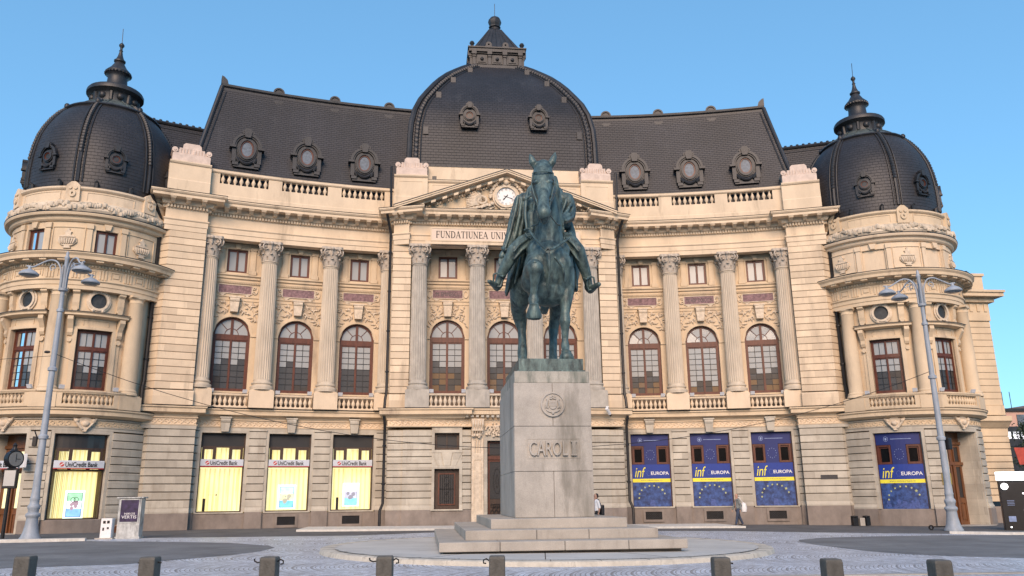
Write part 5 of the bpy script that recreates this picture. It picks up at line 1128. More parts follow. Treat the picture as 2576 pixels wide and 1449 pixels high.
# vents in the plinth under the wing windows
for sg in (1, -1):
    for i, u in enumerate(WIN_U):
        if sg < 0 and i == 2: continue
        F = WG[sg]; m = MB(); surround(m, F, u, .50, .18, .64, .04, .13, .14); box(m, F, u-.64, u+.64, .04, .13, .04, .18); v_ = obj('vent', m, PLI, B)
        m = MB(); box(m, F, u-.5, u+.5, .03, .065, .18, .64); obj('vent_recess', m, BLK, v_)
        m = MB()
        for k in range(-3, 10):
            for e in (-1, 1):
                a = u-.5+.14*k; b = a+.46; x0, x1, y0, y1 = (a, b, .18, .64) if e > 0 else (a, b, .64, .18)
                c0 = max(u-.5, x0); c1 = min(u+.5, x1)
                if c1 > c0: f = lambda x: y0+(y1-y0)*(x-x0)/(x1-x0); tube(m, [F(c0, .08, f(c0)), F(c1, .08, f(c1))], .012, 4)
        obj('vent_grille', m, LEAD, v_)
# tower doors
for sg in (1, -1):
    F = TW[sg]; u = 25*DEG; m = MB(); d = -1.0
    box(m, F, u-1.27, u+1.27, d-.1, d, -.3, 4.93); dr = obj('tower_door', m, WOODL, B)
    m = MB()
    for e in (-1, 1):
        surround(m, F, u+e*.55, .28, 1.3, 3.0, d, d+.07, .12); surround(m, F, u+e*.55, .3, .0, 1.0, d, d+.05, .06); surround(m, F, u+e*.55, .28, 3.3, 4.1, d, d+.07, .10); box(m, F, u+e*.55-.22, u+e*.55+.22, d, d+.04, .1, .9)
    box(m, F, u-1.2, u+1.2, d, d+.12, 3.1, 3.26); box(m, F, u-.06, u+.06, d, d+.12, -.2, 3.1); box(m, F, u-1.27, u+1.27, d, d+.1, 4.25, 4.4); obj('door_panel', m, WOODL, dr)
    for e in (-1, 1):
        for z0, z1 in ((1.3, 3.0), (3.3, 4.1)): m = MB(); box(m, F, u+e*.55-.28, u+e*.55+.28, d, d+.02, z0, z1); obj('glass', m, GLD if sg > 0 else ROOM, dr)
    m = MB(); box(m, F, u-1.5, u+1.5, -1.1, .3, -.6, -.18 if sg > 0 else .1); obj('doorstep', m, PEDS, B)
# downpipes
def pipe(pts, r=.085):
    m = MB(); tube(m, pts, r, 8)
    for a, b in zip(pts, pts[1:]):
        n = int(abs(a[2]-b[2])/2.0)
        for k in range(n): t = (k+.5)/n; p = [a[q]+(b[q]-a[q])*t for q in range(3)]; lathe(m, (p[0], p[1], p[2]), [(r, -.05), (r*1.35, -.04), (r*1.35, .04), (r, .05)], 8)
    obj('downpipe', m, PIPE, B, smooth=True)
for sg in (1, -1):
    p = lambda u, d, z: WG[sg](u, d, z)
    pipe([(sg*7.35, -.75, 18.45), (sg*7.25, -.35, 18.0), (sg*7.12, -.05, 17.4), (sg*7.12, -.05, 7.6), (sg*7.18, -.12, 7.2), (sg*7.2, -.18, 6.7)])
    pipe([(sg*7.2, -.3, 6.2), (sg*7.15, -.1, 5.6), (sg*7.15, -.1, 1.3), (sg*7.3, -.2, .9), (sg*7.3, -.22, -.1)])
    pipe([p(21.6, 1.5, 18.5), p(21.25, 1.0, 17.9), p(20.95, .66, 17.4), p(20.95, .66, 8.0), p(21.0, .75, 7.6), p(21.0, .8, 6.6)], .11)
    pipe([p(21.1, .75, 6.2), p(21.12, .32, 5.7), p(21.12, .32, 1.4), p(21.28, .45, 1.0), p(21.28, .45, -.3)], .095)
    pipe([(sg*7.2, .0, 21.9), (sg*7.2, -.1, 21.3), (sg*7.15, -.1, 19.0)], .08)
    pipe([(sg*28.9, -1.0, 13.0), (sg*28.9, -.5, 12.4), (sg*28.95, -.4, 6.2)], .11); pipe([(sg*29.0, -.4, 6), (sg*29.0, -.4, -.3)], .11)
# ================================================================ ground
def sheet(name, pts, h, m):
    mb = MB(); mb.add([(x, y, G(x)+h) for x, y in pts], [tuple(range(len(pts)))], [(x, y) for x, y in pts]); return struct(name, mb, m, recalc=False)
def cobble(name, fan=True):
    m = bpy.data.materials.new(name); m.use_nodes = True; t = m.node_tree; L = t.links.new; b = t.nodes['Principled BSDF']; b.inputs['Roughness'].default_value = .42; b.inputs['Specular IOR Level'].default_value = .45
    uv = N(t, 'ShaderNodeUVMap'); sp = N(t, 'ShaderNodeSeparateXYZ'); L(uv.outputs[0], sp.inputs[0])
    def M1(op, a, bb=None, **k):
        n = N(t, 'ShaderNodeMath', operation=op)
        for i, q in enumerate((a, bb)):
            if q is None: continue
            if isinstance(q, (int, float)): n.inputs[i].default_value = q
            else: L(q, n.inputs[i])
        return n.outputs[0]
    # segmental arches: courses bulge across lanes 1.3 m wide
    fx = M1('SUBTRACT', M1('FRACT', M1('DIVIDE', sp.outputs[1], 3.6)), .5); bow = M1('MULTIPLY', M1('MULTIPLY', fx, fx), -2.6)
    v = M1('ADD', sp.outputs[0], bow); cb = N(t, 'ShaderNodeCombineXYZ'); L(sp.outputs[1], cb.inputs[0]); L(v, cb.inputs[1])
    br = N(t, 'ShaderNodeTexBrick'); br.inputs['Scale'].default_value = 1; br.inputs['Brick Width'].default_value = .12; br.inputs['Row Height'].default_value = .11; br.inputs['Mortar Size'].default_value = .011; br.inputs['Mortar Smooth'].default_value = .4
    br.inputs['Color1'].default_value = (.46, .52, .60, 1); br.inputs['Color2'].default_value = (.68, .75, .85, 1); br.inputs['Mortar'].default_value = (.15, .16, .175, 1); L(cb.outputs[0], br.inputs[0])
    n = N(t, 'ShaderNodeTexNoise'); n.inputs['Scale'].default_value = .5; n.inputs['Detail'].default_value = 9; n.inputs['Roughness'].default_value = .7; L(uv.outputs[0], n.inputs[0])
    mr = N(t, 'ShaderNodeMapRange'); mr.inputs[1].default_value = .3; mr.inputs[2].default_value = .7; mr.inputs[3].default_value = .7; mr.inputs[4].default_value = 1.2; L(n.outputs[0], mr.inputs[0])
    mm = N(t, 'ShaderNodeMix', data_type='RGBA', blend_type='MULTIPLY'); mm.inputs[0].default_value = 1; L(br.outputs[0], mm.inputs[6]); L(mr.outputs[0], mm.inputs[7])
    n7 = N(t, 'ShaderNodeTexNoise'); n7.inputs['Scale'].default_value = 3.2; n7.inputs['Detail'].default_value = 4; n7.inputs['Roughness'].default_value = .8; L(uv.outputs[0], n7.inputs[0])
    q7 = N(t, 'ShaderNodeMapRange'); q7.inputs[1].default_value = .35; q7.inputs[2].default_value = .65; q7.inputs[3].default_value = .72; q7.inputs[4].default_value = 1.2; L(n7.outputs[0], q7.inputs[0])
    m7 = N(t, 'ShaderNodeMix', data_type='RGBA', blend_type='MULTIPLY'); m7.inputs[0].default_value = 1; L(mm.outputs[2], m7.inputs[6]); L(q7.outputs[0], m7.inputs[7]); mm = m7
    # dark open joints where the arch courses meet
    w = M1('FRACT', M1('DIVIDE', v, .44)); ln = M1('LESS_THAN', w, .13); n5 = N(t, 'ShaderNodeTexNoise'); n5.inputs['Scale'].default_value = .35; L(uv.outputs[0], n5.inputs[0])
    gt = M1('GREATER_THAN', n5.outputs[0], .50); k = M1('MULTIPLY', M1('MULTIPLY', ln, gt), .55)
    mx = N(t, 'ShaderNodeMix', data_type='RGBA'); L(k, mx.inputs[0]); L(mm.outputs[2], mx.inputs[6]); mx.inputs[7].default_value = (.06, .065, .07, 1); L(mx.outputs[2], b.inputs['Base Color'])
    vo = N(t, 'ShaderNodeTexNoise'); vo.inputs['Scale'].default_value = 9; vo.inputs['Detail'].default_value = 3; L(uv.outputs[0], vo.inputs[0])
    ad = M1('SUBTRACT', M1('MULTIPLY', vo.outputs[0], 1.5), br.outputs['Fac']); bp = N(t, 'ShaderNodeBump'); bp.inputs['Strength'].default_value = .7; bp.inputs['Distance'].default_value = .025; L(ad, bp.inputs['Height']); L(bp.outputs[0], b.inputs['Normal'])
    return m
COB = cobble('cobbles')
ASP = mat('asphalt', (.17, .178, .185), .85, .22, .5, 1, .5, 70, stain=(.25, .26, .25), sscale=.3, sth=.60, fine=.22)
ASPW = mat('asphalt_walk', (.11, .113, .118), .85, .22, .7, 1, .5, 70, fine=.2)
PAVE = mat('paving_slab', (.50, .50, .475), .7, .10, .6, 1, .15, 40, stain=(.36, .35, .32), sscale=.7, sth=.58, fine=.1)
KERB = mat('kerb_stone', (.56, .52, .44), .75, .16, 3, 1, .35, 20, stain=(.22, .20, .165), sscale=3, sth=.56)
KERBW = mat('white_kerb', (.60, .59, .55), .75, .14, 4, 1, .3, 20, stain=(.16, .18, .12), sscale=4, sth=.6)
sheet('ground', [(-900, -900), (900, -900), (900, 900), (-900, 900)], -.012, ASPW)
sheet('cobbled_square', [(-60, -31.2), (60, -32.6), (60, -14.2), (17.6, -13.6), (12.6, -10.9), (9.7, -8.6), (-2.8, -6.1), (-7.8, -10.0), (-13.2, -10.4), (-16.4, -10.4), (-18.7, -11.6), (-18.3, -13.4), (-24, -15.4), (-60, -20)], .0, COB)
def leaf(name, tips, c): return sheet(name, tips, .006, ASP)
def smooth_loop(P, n=5):
    out = []; k = len(P)
    for i in range(k):
        p0, p1, p2, p3 = (Vector(P[(i+j) % k]) for j in (-1, 0, 1, 2))
        for q in range(n):
            t = q/n; v = .5*((2*p1)+(p2-p0)*t+(2*p0-5*p1+4*p2-p3)*t*t+(3*p1-p0-3*p2+p3)*t**3); out.append((v.x, v.y))
    return out
LA = [(-60, -24), (-30, -16.2), (-20.5, -13.9), (-18.2, -12.9), (-15.2, -13.9), (-12.0, -15.4), (-10.2, -17.6), (-9.75, -18.9), (-9.9, -20.8), (-10.44, -22.5), (-12.28, -25.5), (-14.94, -26.4), (-24, -29), (-60, -33)]
sheet('asphalt_patch_west', LA, .006, ASP)
RA = [(8.72, -18.6), (9.3, -17.3), (10.6, -16.2), (12.27, -15.5), (16.45, -14.9), (24, -15.8), (60, -20), (60, -40), (18, -29.8), (10.86, -27.3), (9.5, -26.3), (8.71, -25.3), (8.35, -23.6), (8.4, -20.5)]
sheet('asphalt_patch_east', RA, .006, ASP)
sheet('street', [(-60, -31.2), (-60, -90), (60, -90), (60, -32.6)], .004, ASP)
m = MB(); PF = Fr(lambda u, d, z: (u, -30.95-.012*(u+2)-d, G(u)+z), 2); sweep(m, PF, -40, 40, [(0, -.2), (0, .02), (.25, .02), (.25, -.2)], True); struct('street_kerb', m, PEDS)
# entrance step and kerbs
m = MB(); n = 14
fr_ = [(-11.2, -4.6), (-9.9, -4.75), (-6, -4.6), (-2.9, -4.2), (3, -4.3), (9.1, -4.5), (12.2, -4.8)]
tri = fr_+[(12.2, -.2), (-11.2, -.2)]
vs = [(x, y, G(x)-.1) for x, y in tri]+[(x, y, G(x)+.09) for x, y in tri]; k = len(tri)
m.add(vs, [tuple(range(k, 2*k))]+[(i, (i+1) % k, k+(i+1) % k, k+i) for i in range(k)], [(x, y) for x, y, z in vs]); struct('entrance_pavement', m, KERBW)
def kerb(name, pts, w=.35, h=.11):
    mb = MB(); P = [Vector(p) for p in pts]
    pathsweep(mb, pts, [(0, -.1), (0, .085+.02), (-.04, .11), (-w, .11), (-w, -.1)]); mb.v = [(x, y, z+G(x)) for x, y, z in mb.v]; return struct(name, mb, KERBW)
kerb('kerb_west', [(-60, -19.6), (-30, -15.3), (-20.8, -13.35), (-18.2, -12.75)])
kerb('kerb_east', [(17.75, -13.75), (19.6, -15.2), (24, -16.6), (60, -22)])
# round platform with its kerb ring
PC = (-.95, -21.1); PR_ = 7.0
m = MB(); lathe(m, (PC[0], PC[1], -.04), [(PR_-.45, .10), (PR_-.30, .125), (PR_-.05, .125), (PR_, .105), (PR_+.03, 0), (PR_+.03, -.3)], 96); m.v = [(x, y, z-.006*(x-PC[0])) for x, y, z in m.v]; struct('platform_kerb', m, KERB, smooth=True)
m = MB(); m.add([(PC[0]+(PR_-.42)*cos(2*pi*k/96), PC[1]+(PR_-.42)*sin(2*pi*k/96), .085-.006*(PR_-.42)*cos(2*pi*k/96)) for k in range(96)], [tuple(range(96))]); struct('platform_paving', m, PAVE, recalc=False)
m = MB()
for a in [k*10+3 for k in range(36)]: x = PC[0]+(PR_-.25)*cos(RAD(a)); y = PC[1]+(PR_-.25)*sin(RAD(a)); cbox(m, (x, y, .087-.006*(x-PC[0])), (.50, .012, .004), RAD(a))
for a in (20, 65, 115, 150, 200, 235, 262, 290, 330): 
    c, s_ = cos(RAD(a)), sin(RAD(a)); p = lambda r, w: (PC[0]+r*c-w*s_, PC[1]+r*s_+w*c, .091-.006*r*c); m.add([p(3.2, -.012), p(6.5, -.012), p(6.5, .012), p(3.2, .012)], [(0, 1, 2, 3)])
struct('paving_joints', m, INK, recalc=False)
# ================================================================ pedestal
PX = -.76
pe = thing('statue_pedestal', 'pale granite pedestal on three steps, CAROL I carved on its front', 'pedestal', (PX, -19.7, .1))
def step(cx, w, y0, y1, z0, z1, js):
    m = MB(); x0, x1 = cx-w/2, cx+w/2; xs = [x0]+js+[x1]
    for a, b in zip(xs, xs[1:]): cbox(m, ((a+b)/2, (y0+y1)/2, (z0+z1)/2), (b-a-.012, y1-y0, z1-z0))
    return obj('step', m, PEDS, pe, bevel=.02)
m = MB(); cbox(m, (-.97, -20.0, .11), (6.6, 10.0, .12)); obj('step_base', m, PLI, pe)
step(-.97, 6.85, -25.25, -14.8, .155, .405, [-2.75, -.98, .79]); step(-.87, 5.55, -24.3, -15.6, .40, .67, [-1.62, -.12]); step(-.80, 4.10, -23.3, -16.4, .665, .945, [])
m = MB(); cbox(m, (PX, -19.72, 3.03), (2.46, 4.9, 4.19)); obj('core', m, PED, pe)
m = MB(); X0, X1, YF, YB = PX-1.25, PX+1.25, -22.22, -17.25
def blk(a, b, z0, z1, yf=YF, yb=-22.1):
    cbox(m, ((a+b)/2, (yf+yb)/2, (z0+z1)/2), (b-a-.014, yb-yf, z1-z0-.012))
for z0, z1, js in ((.945, 2.34, [PX-.01]), (2.34, 3.74, []), (3.74, 5.13, [PX])):
    xs = [X0]+js+[X1]
    for a, b in zip(xs, xs[1:]): blk(a, b, z0, z1)
    ys = [-22.1, -20.6, -18.9, YB] if z0 < 1 or z0 > 3 else [-22.1, -19.8, YB]
    for s in (-1, 1):
        x = PX+s*1.2
        for a, b in zip(ys, ys[1:]): cbox(m, (x+s*.0, (a+b)/2, (z0+z1)/2), (.10+.002, b-a-.014, z1-z0-.012))
    cbox(m, (PX, YB-.04, (z0+z1)/2), (2.4, .1, z1-z0-.012))
obj('block_course', m, PED, pe, bevel=.012)
m = MB(); cbox(m, (PX-.0, -19.72, 5.32), (2.44, 4.92, .38)); obj('cap_stone', m, PEC, pe, bevel=.02)
PFR = Fr(lambda u, d, z: (u, -22.22-d, z), 1e9)
m = MB(); poly(m, PFR, [(PX+.37*cos(2*pi*k/48), 4.43+.37*sin(2*pi*k/48)) for k in range(48)], -.05, .035); ring(m, PFR, PX, 4.43, .345, .345, .045, -.05, .075, 0, 360, 48)
poly(m, PFR, [(PX-.13, 4.54), (PX+.13, 4.54), (PX+.13, 4.38), (PX+.08, 4.30), (PX, 4.27), (PX-.08, 4.30), (PX-.13, 4.38)], .03, .075)
surround(m, PFR, PX, .10, 4.36, 4.50, .07, .085, .02)
for s in (-1, 1):
    tube(m, [(*PFR(PX+s*.15, .05, 4.30), .02), (*PFR(PX+s*.21, .06, 4.36), .035), (*PFR(PX+s*.2, .06, 4.46), .035), (*PFR(PX+s*.17, .06, 4.56), .03), (*PFR(PX+s*.21, .06, 4.60), .022)], .03, 6)
    tube(m, [(*PFR(PX+s*.2, .05, 4.34), .02), (*PFR(PX+s*.25, .05, 4.30), .015), (*PFR(PX+s*.27, .05, 4.4), .012)], .02, 5); ball(m, PFR(PX+s*.07, .06, 4.66), .03, 6)
    tube(m, [(*PFR(PX, .05, 4.17), .02), (*PFR(PX+s*.12, .06, 4.2), .025), (*PFR(PX+s*.22, .05, 4.25), .015)], .02, 5)
for k in range(5): ball(m, PFR(PX-.08+.04*k, .06, 4.61+(.03 if k == 2 else 0)), .03, 6)
ball(m, PFR(PX, .06, 4.70), .022, 6); ball(m, PFR(PX, .05, 4.15), .045, 8)
for k in range(3): box(m, PFR, PX-.10, PX+.10, .074, .084, 4.36+.05*k, 4.375+.05*k)
obj('medallion', m, PED, pe, smooth=True)
m = MB(); x0, x1, z0, z1 = PX-.85, PX+.86, 2.73, 3.36
for a, b, c, e in ((x0, x1, z0, z0+.022), (x0, x1, z1-.022, z1), (x0, x0+.022, z0+.022, z1-.022), (x1-.022, x1, z0+.022, z1-.022)): box(m, PFR, a, b, -.02, .012, c, e)
obj('inscription_frame', m, PED, pe)
t1 = textmb('CAROL', PFR, PX-.17, 3.05, 1.22, .46, -.01, .09, 1, bold=.006); obj('lettering', t1, PED, pe); t1 = textmb('I', PFR, PX+.64, 3.05, .12, .46, -.01, .09, 1)
for z in (2.845, 3.255): box(t1, PFR, PX+.55, PX+.73, -.01, .088, z-.022, z+.022)
obj('lettering', t1, PED, pe)
# ================================================================ equestrian statue
def sculpt(name, groups, m, parent, voxel, smooth_it=6, subs=1, disp=0):
    mb = MB()
    for ch in groups:
        P = [Vector(p[:3]) for p in ch]; R = [p[3] for p in ch]
        pts = []
        for i in range(len(P)-1):
            l = (P[i+1]-P[i]).length; n = max(1, int(l/(.45*max(.01, min(R[i], R[i+1])))))
            for k in range(n): t = k/n; pts.append((P[i].lerp(P[i+1], t), R[i]+(R[i+1]-R[i])*t))
        pts.append((P[-1], R[-1]))
        if len(pts) > 1: tube(mb, [(*p, r) for p, r in pts], .1, 14)
        for p, r in (pts[0], pts[-1]): ball(mb, p, r, 14)
        for q in range(1, len(P)-1): ball(mb, P[q], R[q], 14)
    org = ORI[parent.name]; me = bpy.data.meshes.new(name); me.from_pydata([Vector(p)-org for p in mb.v], [], mb.f)
    bm = bmesh.new(); bm.from_mesh(me); bmesh.ops.recalc_face_normals(bm, faces=bm.faces); bm.to_mesh(me); bm.free()
    o = bpy.data.objects.new(name, me); COL.objects.link(o)
    r = o.modifiers.new('r', 'REMESH'); r.mode = 'VOXEL'; r.voxel_size = voxel
    s = o.modifiers.new('s', 'SMOOTH'); s.iterations = smooth_it; s.factor = .6
    if disp:
        tx = bpy.data.textures.new(name, 'CLOUDS'); tx.noise_scale = disp[0]; tx.noise_depth = 2
        d = o.modifiers.new('d', 'DISPLACE'); d.texture = tx; d.strength = disp[1]; d.texture_coords = 'LOCAL'
    dg = bpy.context.evaluated_depsgraph_get(); dg.update(); me2 = bpy.data.meshes.new_from_object(o.evaluated_get(dg))
    bpy.data.objects.remove(o); me2.materials.clear(); me2.materials.append(m); me2.polygons.foreach_set('use_smooth', [True]*len(me2.polygons))
    o = bpy.data.objects.new(name, me2); COL.objects.link(o); o.parent = parent; ORI[o.name] = org; return o
HORSE=[[(-0.61, -21.0, 9.449, 0.831), (-0.493, -20.2, 9.358, 0.938), (-0.318, -19.2, 9.701, 0.99), (-0.159, -18.4, 10.118, 0.971)],
[(-0.593, -20.8, 8.844, 0.721), (-0.456, -20.0, 8.882, 0.713), (-0.298, -19.0, 9.267, 0.739)],
[(-1.062, -21.35, 9.339, 0.447), (-1.022, -21.2, 8.899, 0.448)],
[(-0.233, -21.35, 9.355, 0.449), (-0.213, -21.15, 8.871, 0.45)],
[(-0.634, -21.3, 9.619, 0.604), (-0.649, -21.3, 8.936, 0.436)],
[(-0.779, -21.0, 8.56, 0.604), (-0.503, -21.0, 8.508, 0.549)],
[(-0.58, -21.0, 10.058, 0.601), (-0.585, -21.1, 10.494, 0.512), (-0.598, -21.25, 10.911, 0.423), (-0.634, -21.4, 11.327, 0.355), (-0.731, -21.6, 11.839, 0.31), (-0.817, -21.8, 12.348, 0.287), (-0.859, -21.9, 12.601, 0.287)],
[(-0.42, -21.6, 12.442, 0.123), (-0.309, -21.4, 11.75, 0.145), (-0.237, -21.3, 11.08, 0.145), (-0.161, -21.1, 10.562, 0.134)],
[(-0.879, -22.05, 12.667, 0.286), (-0.915, -22.25, 12.335, 0.359)],
[(-0.915, -22.25, 12.335, 0.359), (-0.96, -22.5, 11.856, 0.354), (-1.005, -22.75, 11.387, 0.275)],
[(-1.199, -22.45, 12.041, 0.151), (-1.223, -22.5, 11.693, 0.15), (-1.173, -22.65, 11.364, 0.127)],
[(-0.676, -22.45, 12.075, 0.151), (-0.703, -22.5, 11.709, 0.15), (-0.798, -22.65, 11.375, 0.128)],
[(-1.072, -22.2, 11.77, 0.292), (-1.061, -22.45, 11.301, 0.214)],
[(-0.743, -22.2, 11.78, 0.293), (-0.845, -22.45, 11.308, 0.214)],
[(-1.017, -22.9, 11.328, 0.211), (-1.06, -23.2, 10.825, 0.187), (-1.077, -23.35, 10.523, 0.216)],
[(-0.991, -22.7, 11.181, 0.212), (-1.03, -23.05, 10.715, 0.198), (-1.037, -23.1, 10.45, 0.155), (-1.032, -23.05, 10.364, 0.125)],
[(-1.221, -23.35, 10.59, 0.087), (-1.207, -23.35, 10.503, 0.087)],
[(-0.93, -23.35, 10.598, 0.087), (-0.947, -23.35, 10.51, 0.087)],
[(-1.312, -22.55, 11.876, 0.064), (-1.224, -22.85, 11.815, 0.064)],
[(-0.817, -22.85, 11.839, 0.064), (-0.63, -22.55, 11.91, 0.064)],
[(-1.135, -22.05, 12.635, 0.099), (-1.238, -22.1, 12.822, 0.137), (-1.296, -22.1, 12.986, 0.099), (-1.343, -22.1, 13.138, 0.033)],
[(-0.635, -22.05, 12.675, 0.099), (-0.549, -22.1, 12.87, 0.137), (-0.489, -22.1, 13.05, 0.099), (-0.446, -22.1, 13.218, 0.033)],
[(-1.189, -21.2, 8.783, 0.436), (-1.251, -21.7, 8.982, 0.354), (-1.276, -22.3, 8.966, 0.294), (-1.295, -22.55, 8.872, 0.271)],
[(-1.296, -22.55, 8.85, 0.271), (-1.298, -22.5, 8.621, 0.187), (-1.305, -22.35, 8.311, 0.13), (-1.312, -22.25, 8.067, 0.131), (-1.314, -22.2, 7.875, 0.193)],
[(-1.314, -22.2, 7.875, 0.177), (-1.341, -22.3, 7.653, 0.135), (-1.36, -22.35, 7.55, 0.155)],
[(-0.059, -21.1, 9.116, 0.386), (-0.015, -21.1, 8.66, 0.319), (-0.026, -21.15, 8.196, 0.229), (-0.087, -21.2, 7.68, 0.163), (-0.115, -21.25, 7.364, 0.2)],
[(-0.115, -21.25, 7.364, 0.2), (-0.114, -21.2, 7.071, 0.135), (-0.114, -21.15, 6.779, 0.113), (-0.119, -21.2, 6.513, 0.156)],
[(-0.119, -21.2, 6.513, 0.15), (-0.128, -21.35, 6.307, 0.128), (-0.133, -21.45, 6.166, 0.191)],
[(-1.078, -18.4, 9.974, 0.665), (-1.269, -18.9, 9.215, 0.543), (-1.353, -18.7, 8.777, 0.391), (-1.371, -18.3, 8.443, 0.287), (-1.263, -17.95, 8.167, 0.278)],
[(-1.263, -17.95, 8.167, 0.278), (-1.214, -18.0, 7.714, 0.168), (-1.225, -18.15, 7.258, 0.161), (-1.237, -18.3, 6.81, 0.189), (-1.267, -18.5, 6.36, 0.175)],
[(0.42, -18.4, 9.94, 0.607), (0.24, -18.8, 9.144, 0.5), (0.108, -18.6, 8.578, 0.334), (0.043, -18.1, 8.138, 0.217), (0.018, -17.9, 7.81, 0.206)],
[(0.018, -17.9, 7.81, 0.206), (-0.02, -18.0, 7.36, 0.156), (-0.07, -18.2, 6.837, 0.161), (-0.111, -18.4, 6.384, 0.177)],
[(-0.049, -17.6, 11.067, 0.226), (-0.194, -17.2, 10.462, 0.29), (-0.322, -17.1, 9.703, 0.314)],
[(-0.483, -18.9, 8.287, 0.153), (-0.495, -19.2, 8.367, 0.175)]]
RIDER=[[(-0.737, -19.8, 10.796, 0.466), (-0.207, -19.8, 10.808, 0.467)],
[(-0.5, -19.8, 10.863, 0.537), (-0.501, -19.8, 11.417, 0.574), (-0.502, -19.8, 11.914, 0.618)],
[(-0.84, -19.85, 12.011, 0.423), (-0.186, -19.85, 12.029, 0.424)],
[(-0.985, -20.0, 11.581, 0.291), (-0.995, -20.0, 10.968, 0.278)],
[(-1.273, -19.8, 12.298, 0.283), (0.308, -19.8, 12.344, 0.296)],
[(-0.934, -19.75, 12.642, 0.249), (-0.036, -19.75, 12.637, 0.25)],
[(-0.956, -19.7, 12.768, 0.178), (-0.488, -19.6, 12.937, 0.239), (-0.037, -19.7, 12.771, 0.167)],
[(-0.532, -19.8, 12.793, 0.178), (-0.553, -19.9, 13.037, 0.189)],
[(-0.557, -19.95, 13.175, 0.272), (-0.554, -19.95, 13.334, 0.261)],
[(-1.41, -19.8, 12.263, 0.247), (-1.541, -19.75, 11.717, 0.27), (-1.702, -19.8, 11.017, 0.256), (-1.932, -20.0, 10.401, 0.195)],
[(-1.34, -19.6, 12.214, 0.237), (-1.397, -19.4, 11.532, 0.332), (-1.502, -19.3, 10.816, 0.283), (-1.687, -19.3, 10.196, 0.176)],
[(-1.167, -19.6, 11.843, 0.295), (-1.193, -19.5, 11.254, 0.295)],
[(0.319, -19.8, 12.282, 0.296), (0.429, -19.8, 11.94, 0.26), (0.361, -20.0, 11.617, 0.234)],
[(0.361, -20.0, 11.617, 0.222), (0.063, -20.4, 11.375, 0.196), (-0.25, -20.8, 11.208, 0.147)],
[(0.093, -19.6, 12.003, 0.356), (0.217, -19.5, 11.54, 0.297)],
[(-0.942, -20.0, 10.665, 0.358), (-1.401, -20.4, 10.394, 0.318), (-1.757, -20.7, 10.038, 0.258)],
[(-1.757, -20.7, 10.038, 0.258), (-1.959, -20.55, 9.687, 0.224), (-2.162, -20.4, 9.329, 0.18), (-2.313, -20.3, 8.935, 0.14)],
[(-0.006, -20.0, 10.718, 0.36), (0.327, -20.4, 10.434, 0.32), (0.521, -20.7, 10.088, 0.26)],
[(0.521, -20.7, 10.088, 0.26), (0.692, -20.55, 9.694, 0.226), (0.852, -20.4, 9.328, 0.182), (0.956, -20.3, 8.91, 0.142)],
[(-2.267, -20.1, 8.954, 0.147), (-2.35, -20.2, 8.81, 0.135), (-2.507, -20.6, 8.818, 0.111), (-2.682, -20.85, 8.851, 0.066)],
[(0.972, -20.1, 8.892, 0.148), (1.028, -20.2, 8.767, 0.136), (1.097, -20.6, 8.781, 0.112), (1.205, -20.85, 8.816, 0.078)]]
SKIRTS=[[(-1.345, -19.5, 11.002, 0.235), (-1.52, -19.4, 10.292, 0.223), (-1.674, -19.4, 9.68, 0.175), (-1.854, -19.4, 9.134, 0.116), (-1.934, -19.4, 8.745, 0.058)],
[(-1.247, -19.4, 10.79, 0.236), (-1.394, -19.3, 9.957, 0.199), (-1.577, -19.3, 9.467, 0.128), (-1.746, -19.3, 9.042, 0.07)],
[(0.444, -19.5, 11.046, 0.213), (0.591, -19.4, 10.337, 0.189), (0.646, -19.4, 9.603, 0.129), (0.65, -19.4, 8.966, 0.082)],
[(0.395, -19.4, 10.828, 0.213), (0.505, -19.3, 9.873, 0.153), (0.573, -19.3, 9.142, 0.082)],
[(-1.489, -19.3, 11.942, 0.203), (-1.667, -19.2, 11.094, 0.214), (-1.805, -19.3, 10.194, 0.153)],
[(0.363, -19.4, 11.83, 0.179), (0.545, -19.3, 11.24, 0.179), (0.647, -19.3, 10.617, 0.154)]]
HANDS=[[(-2.042, -20.05, 10.233, 0.097), (-2.117, -20.1, 10.096, 0.114), (-2.152, -20.1, 10.006, 0.114)],
[(-2.103, -20.12, 9.942, 0.037), (-2.112, -20.15, 9.802, 0.034), (-2.141, -20.2, 9.668, 0.028)],
[(-2.141, -20.1, 9.935, 0.037), (-2.164, -20.15, 9.765, 0.034), (-2.198, -20.2, 9.62, 0.028)],
[(-2.179, -20.08, 9.952, 0.037), (-2.212, -20.12, 9.785, 0.034), (-2.241, -20.17, 9.64, 0.028)],
[(-2.21, -20.05, 9.996, 0.034), (-2.256, -20.1, 9.849, 0.031), (-2.278, -20.15, 9.728, 0.026)],
[(-2.092, -20.2, 10.037, 0.04), (-2.057, -20.3, 9.889, 0.034), (-2.075, -20.35, 9.767, 0.031)],
[(-0.25, -20.8, 11.208, 0.096), (-0.377, -20.95, 11.164, 0.107)],
[(-0.438, -21.05, 11.187, 0.037), (-0.514, -21.1, 11.143, 0.034), (-0.489, -21.0, 11.108, 0.031)],
[(-0.439, -21.05, 11.127, 0.036), (-0.521, -21.1, 11.084, 0.034), (-0.49, -21.0, 11.048, 0.031)],
[(-0.435, -21.05, 11.074, 0.034), (-0.511, -21.1, 11.025, 0.031), (-0.48, -21.0, 11.001, 0.028)],
[(-0.411, -21.0, 11.045, 0.031), (-0.482, -21.05, 10.99, 0.028), (-0.453, -20.97, 10.977, 0.025)],
[(-0.355, -21.0, 11.218, 0.037), (-0.445, -21.1, 11.216, 0.034)]]
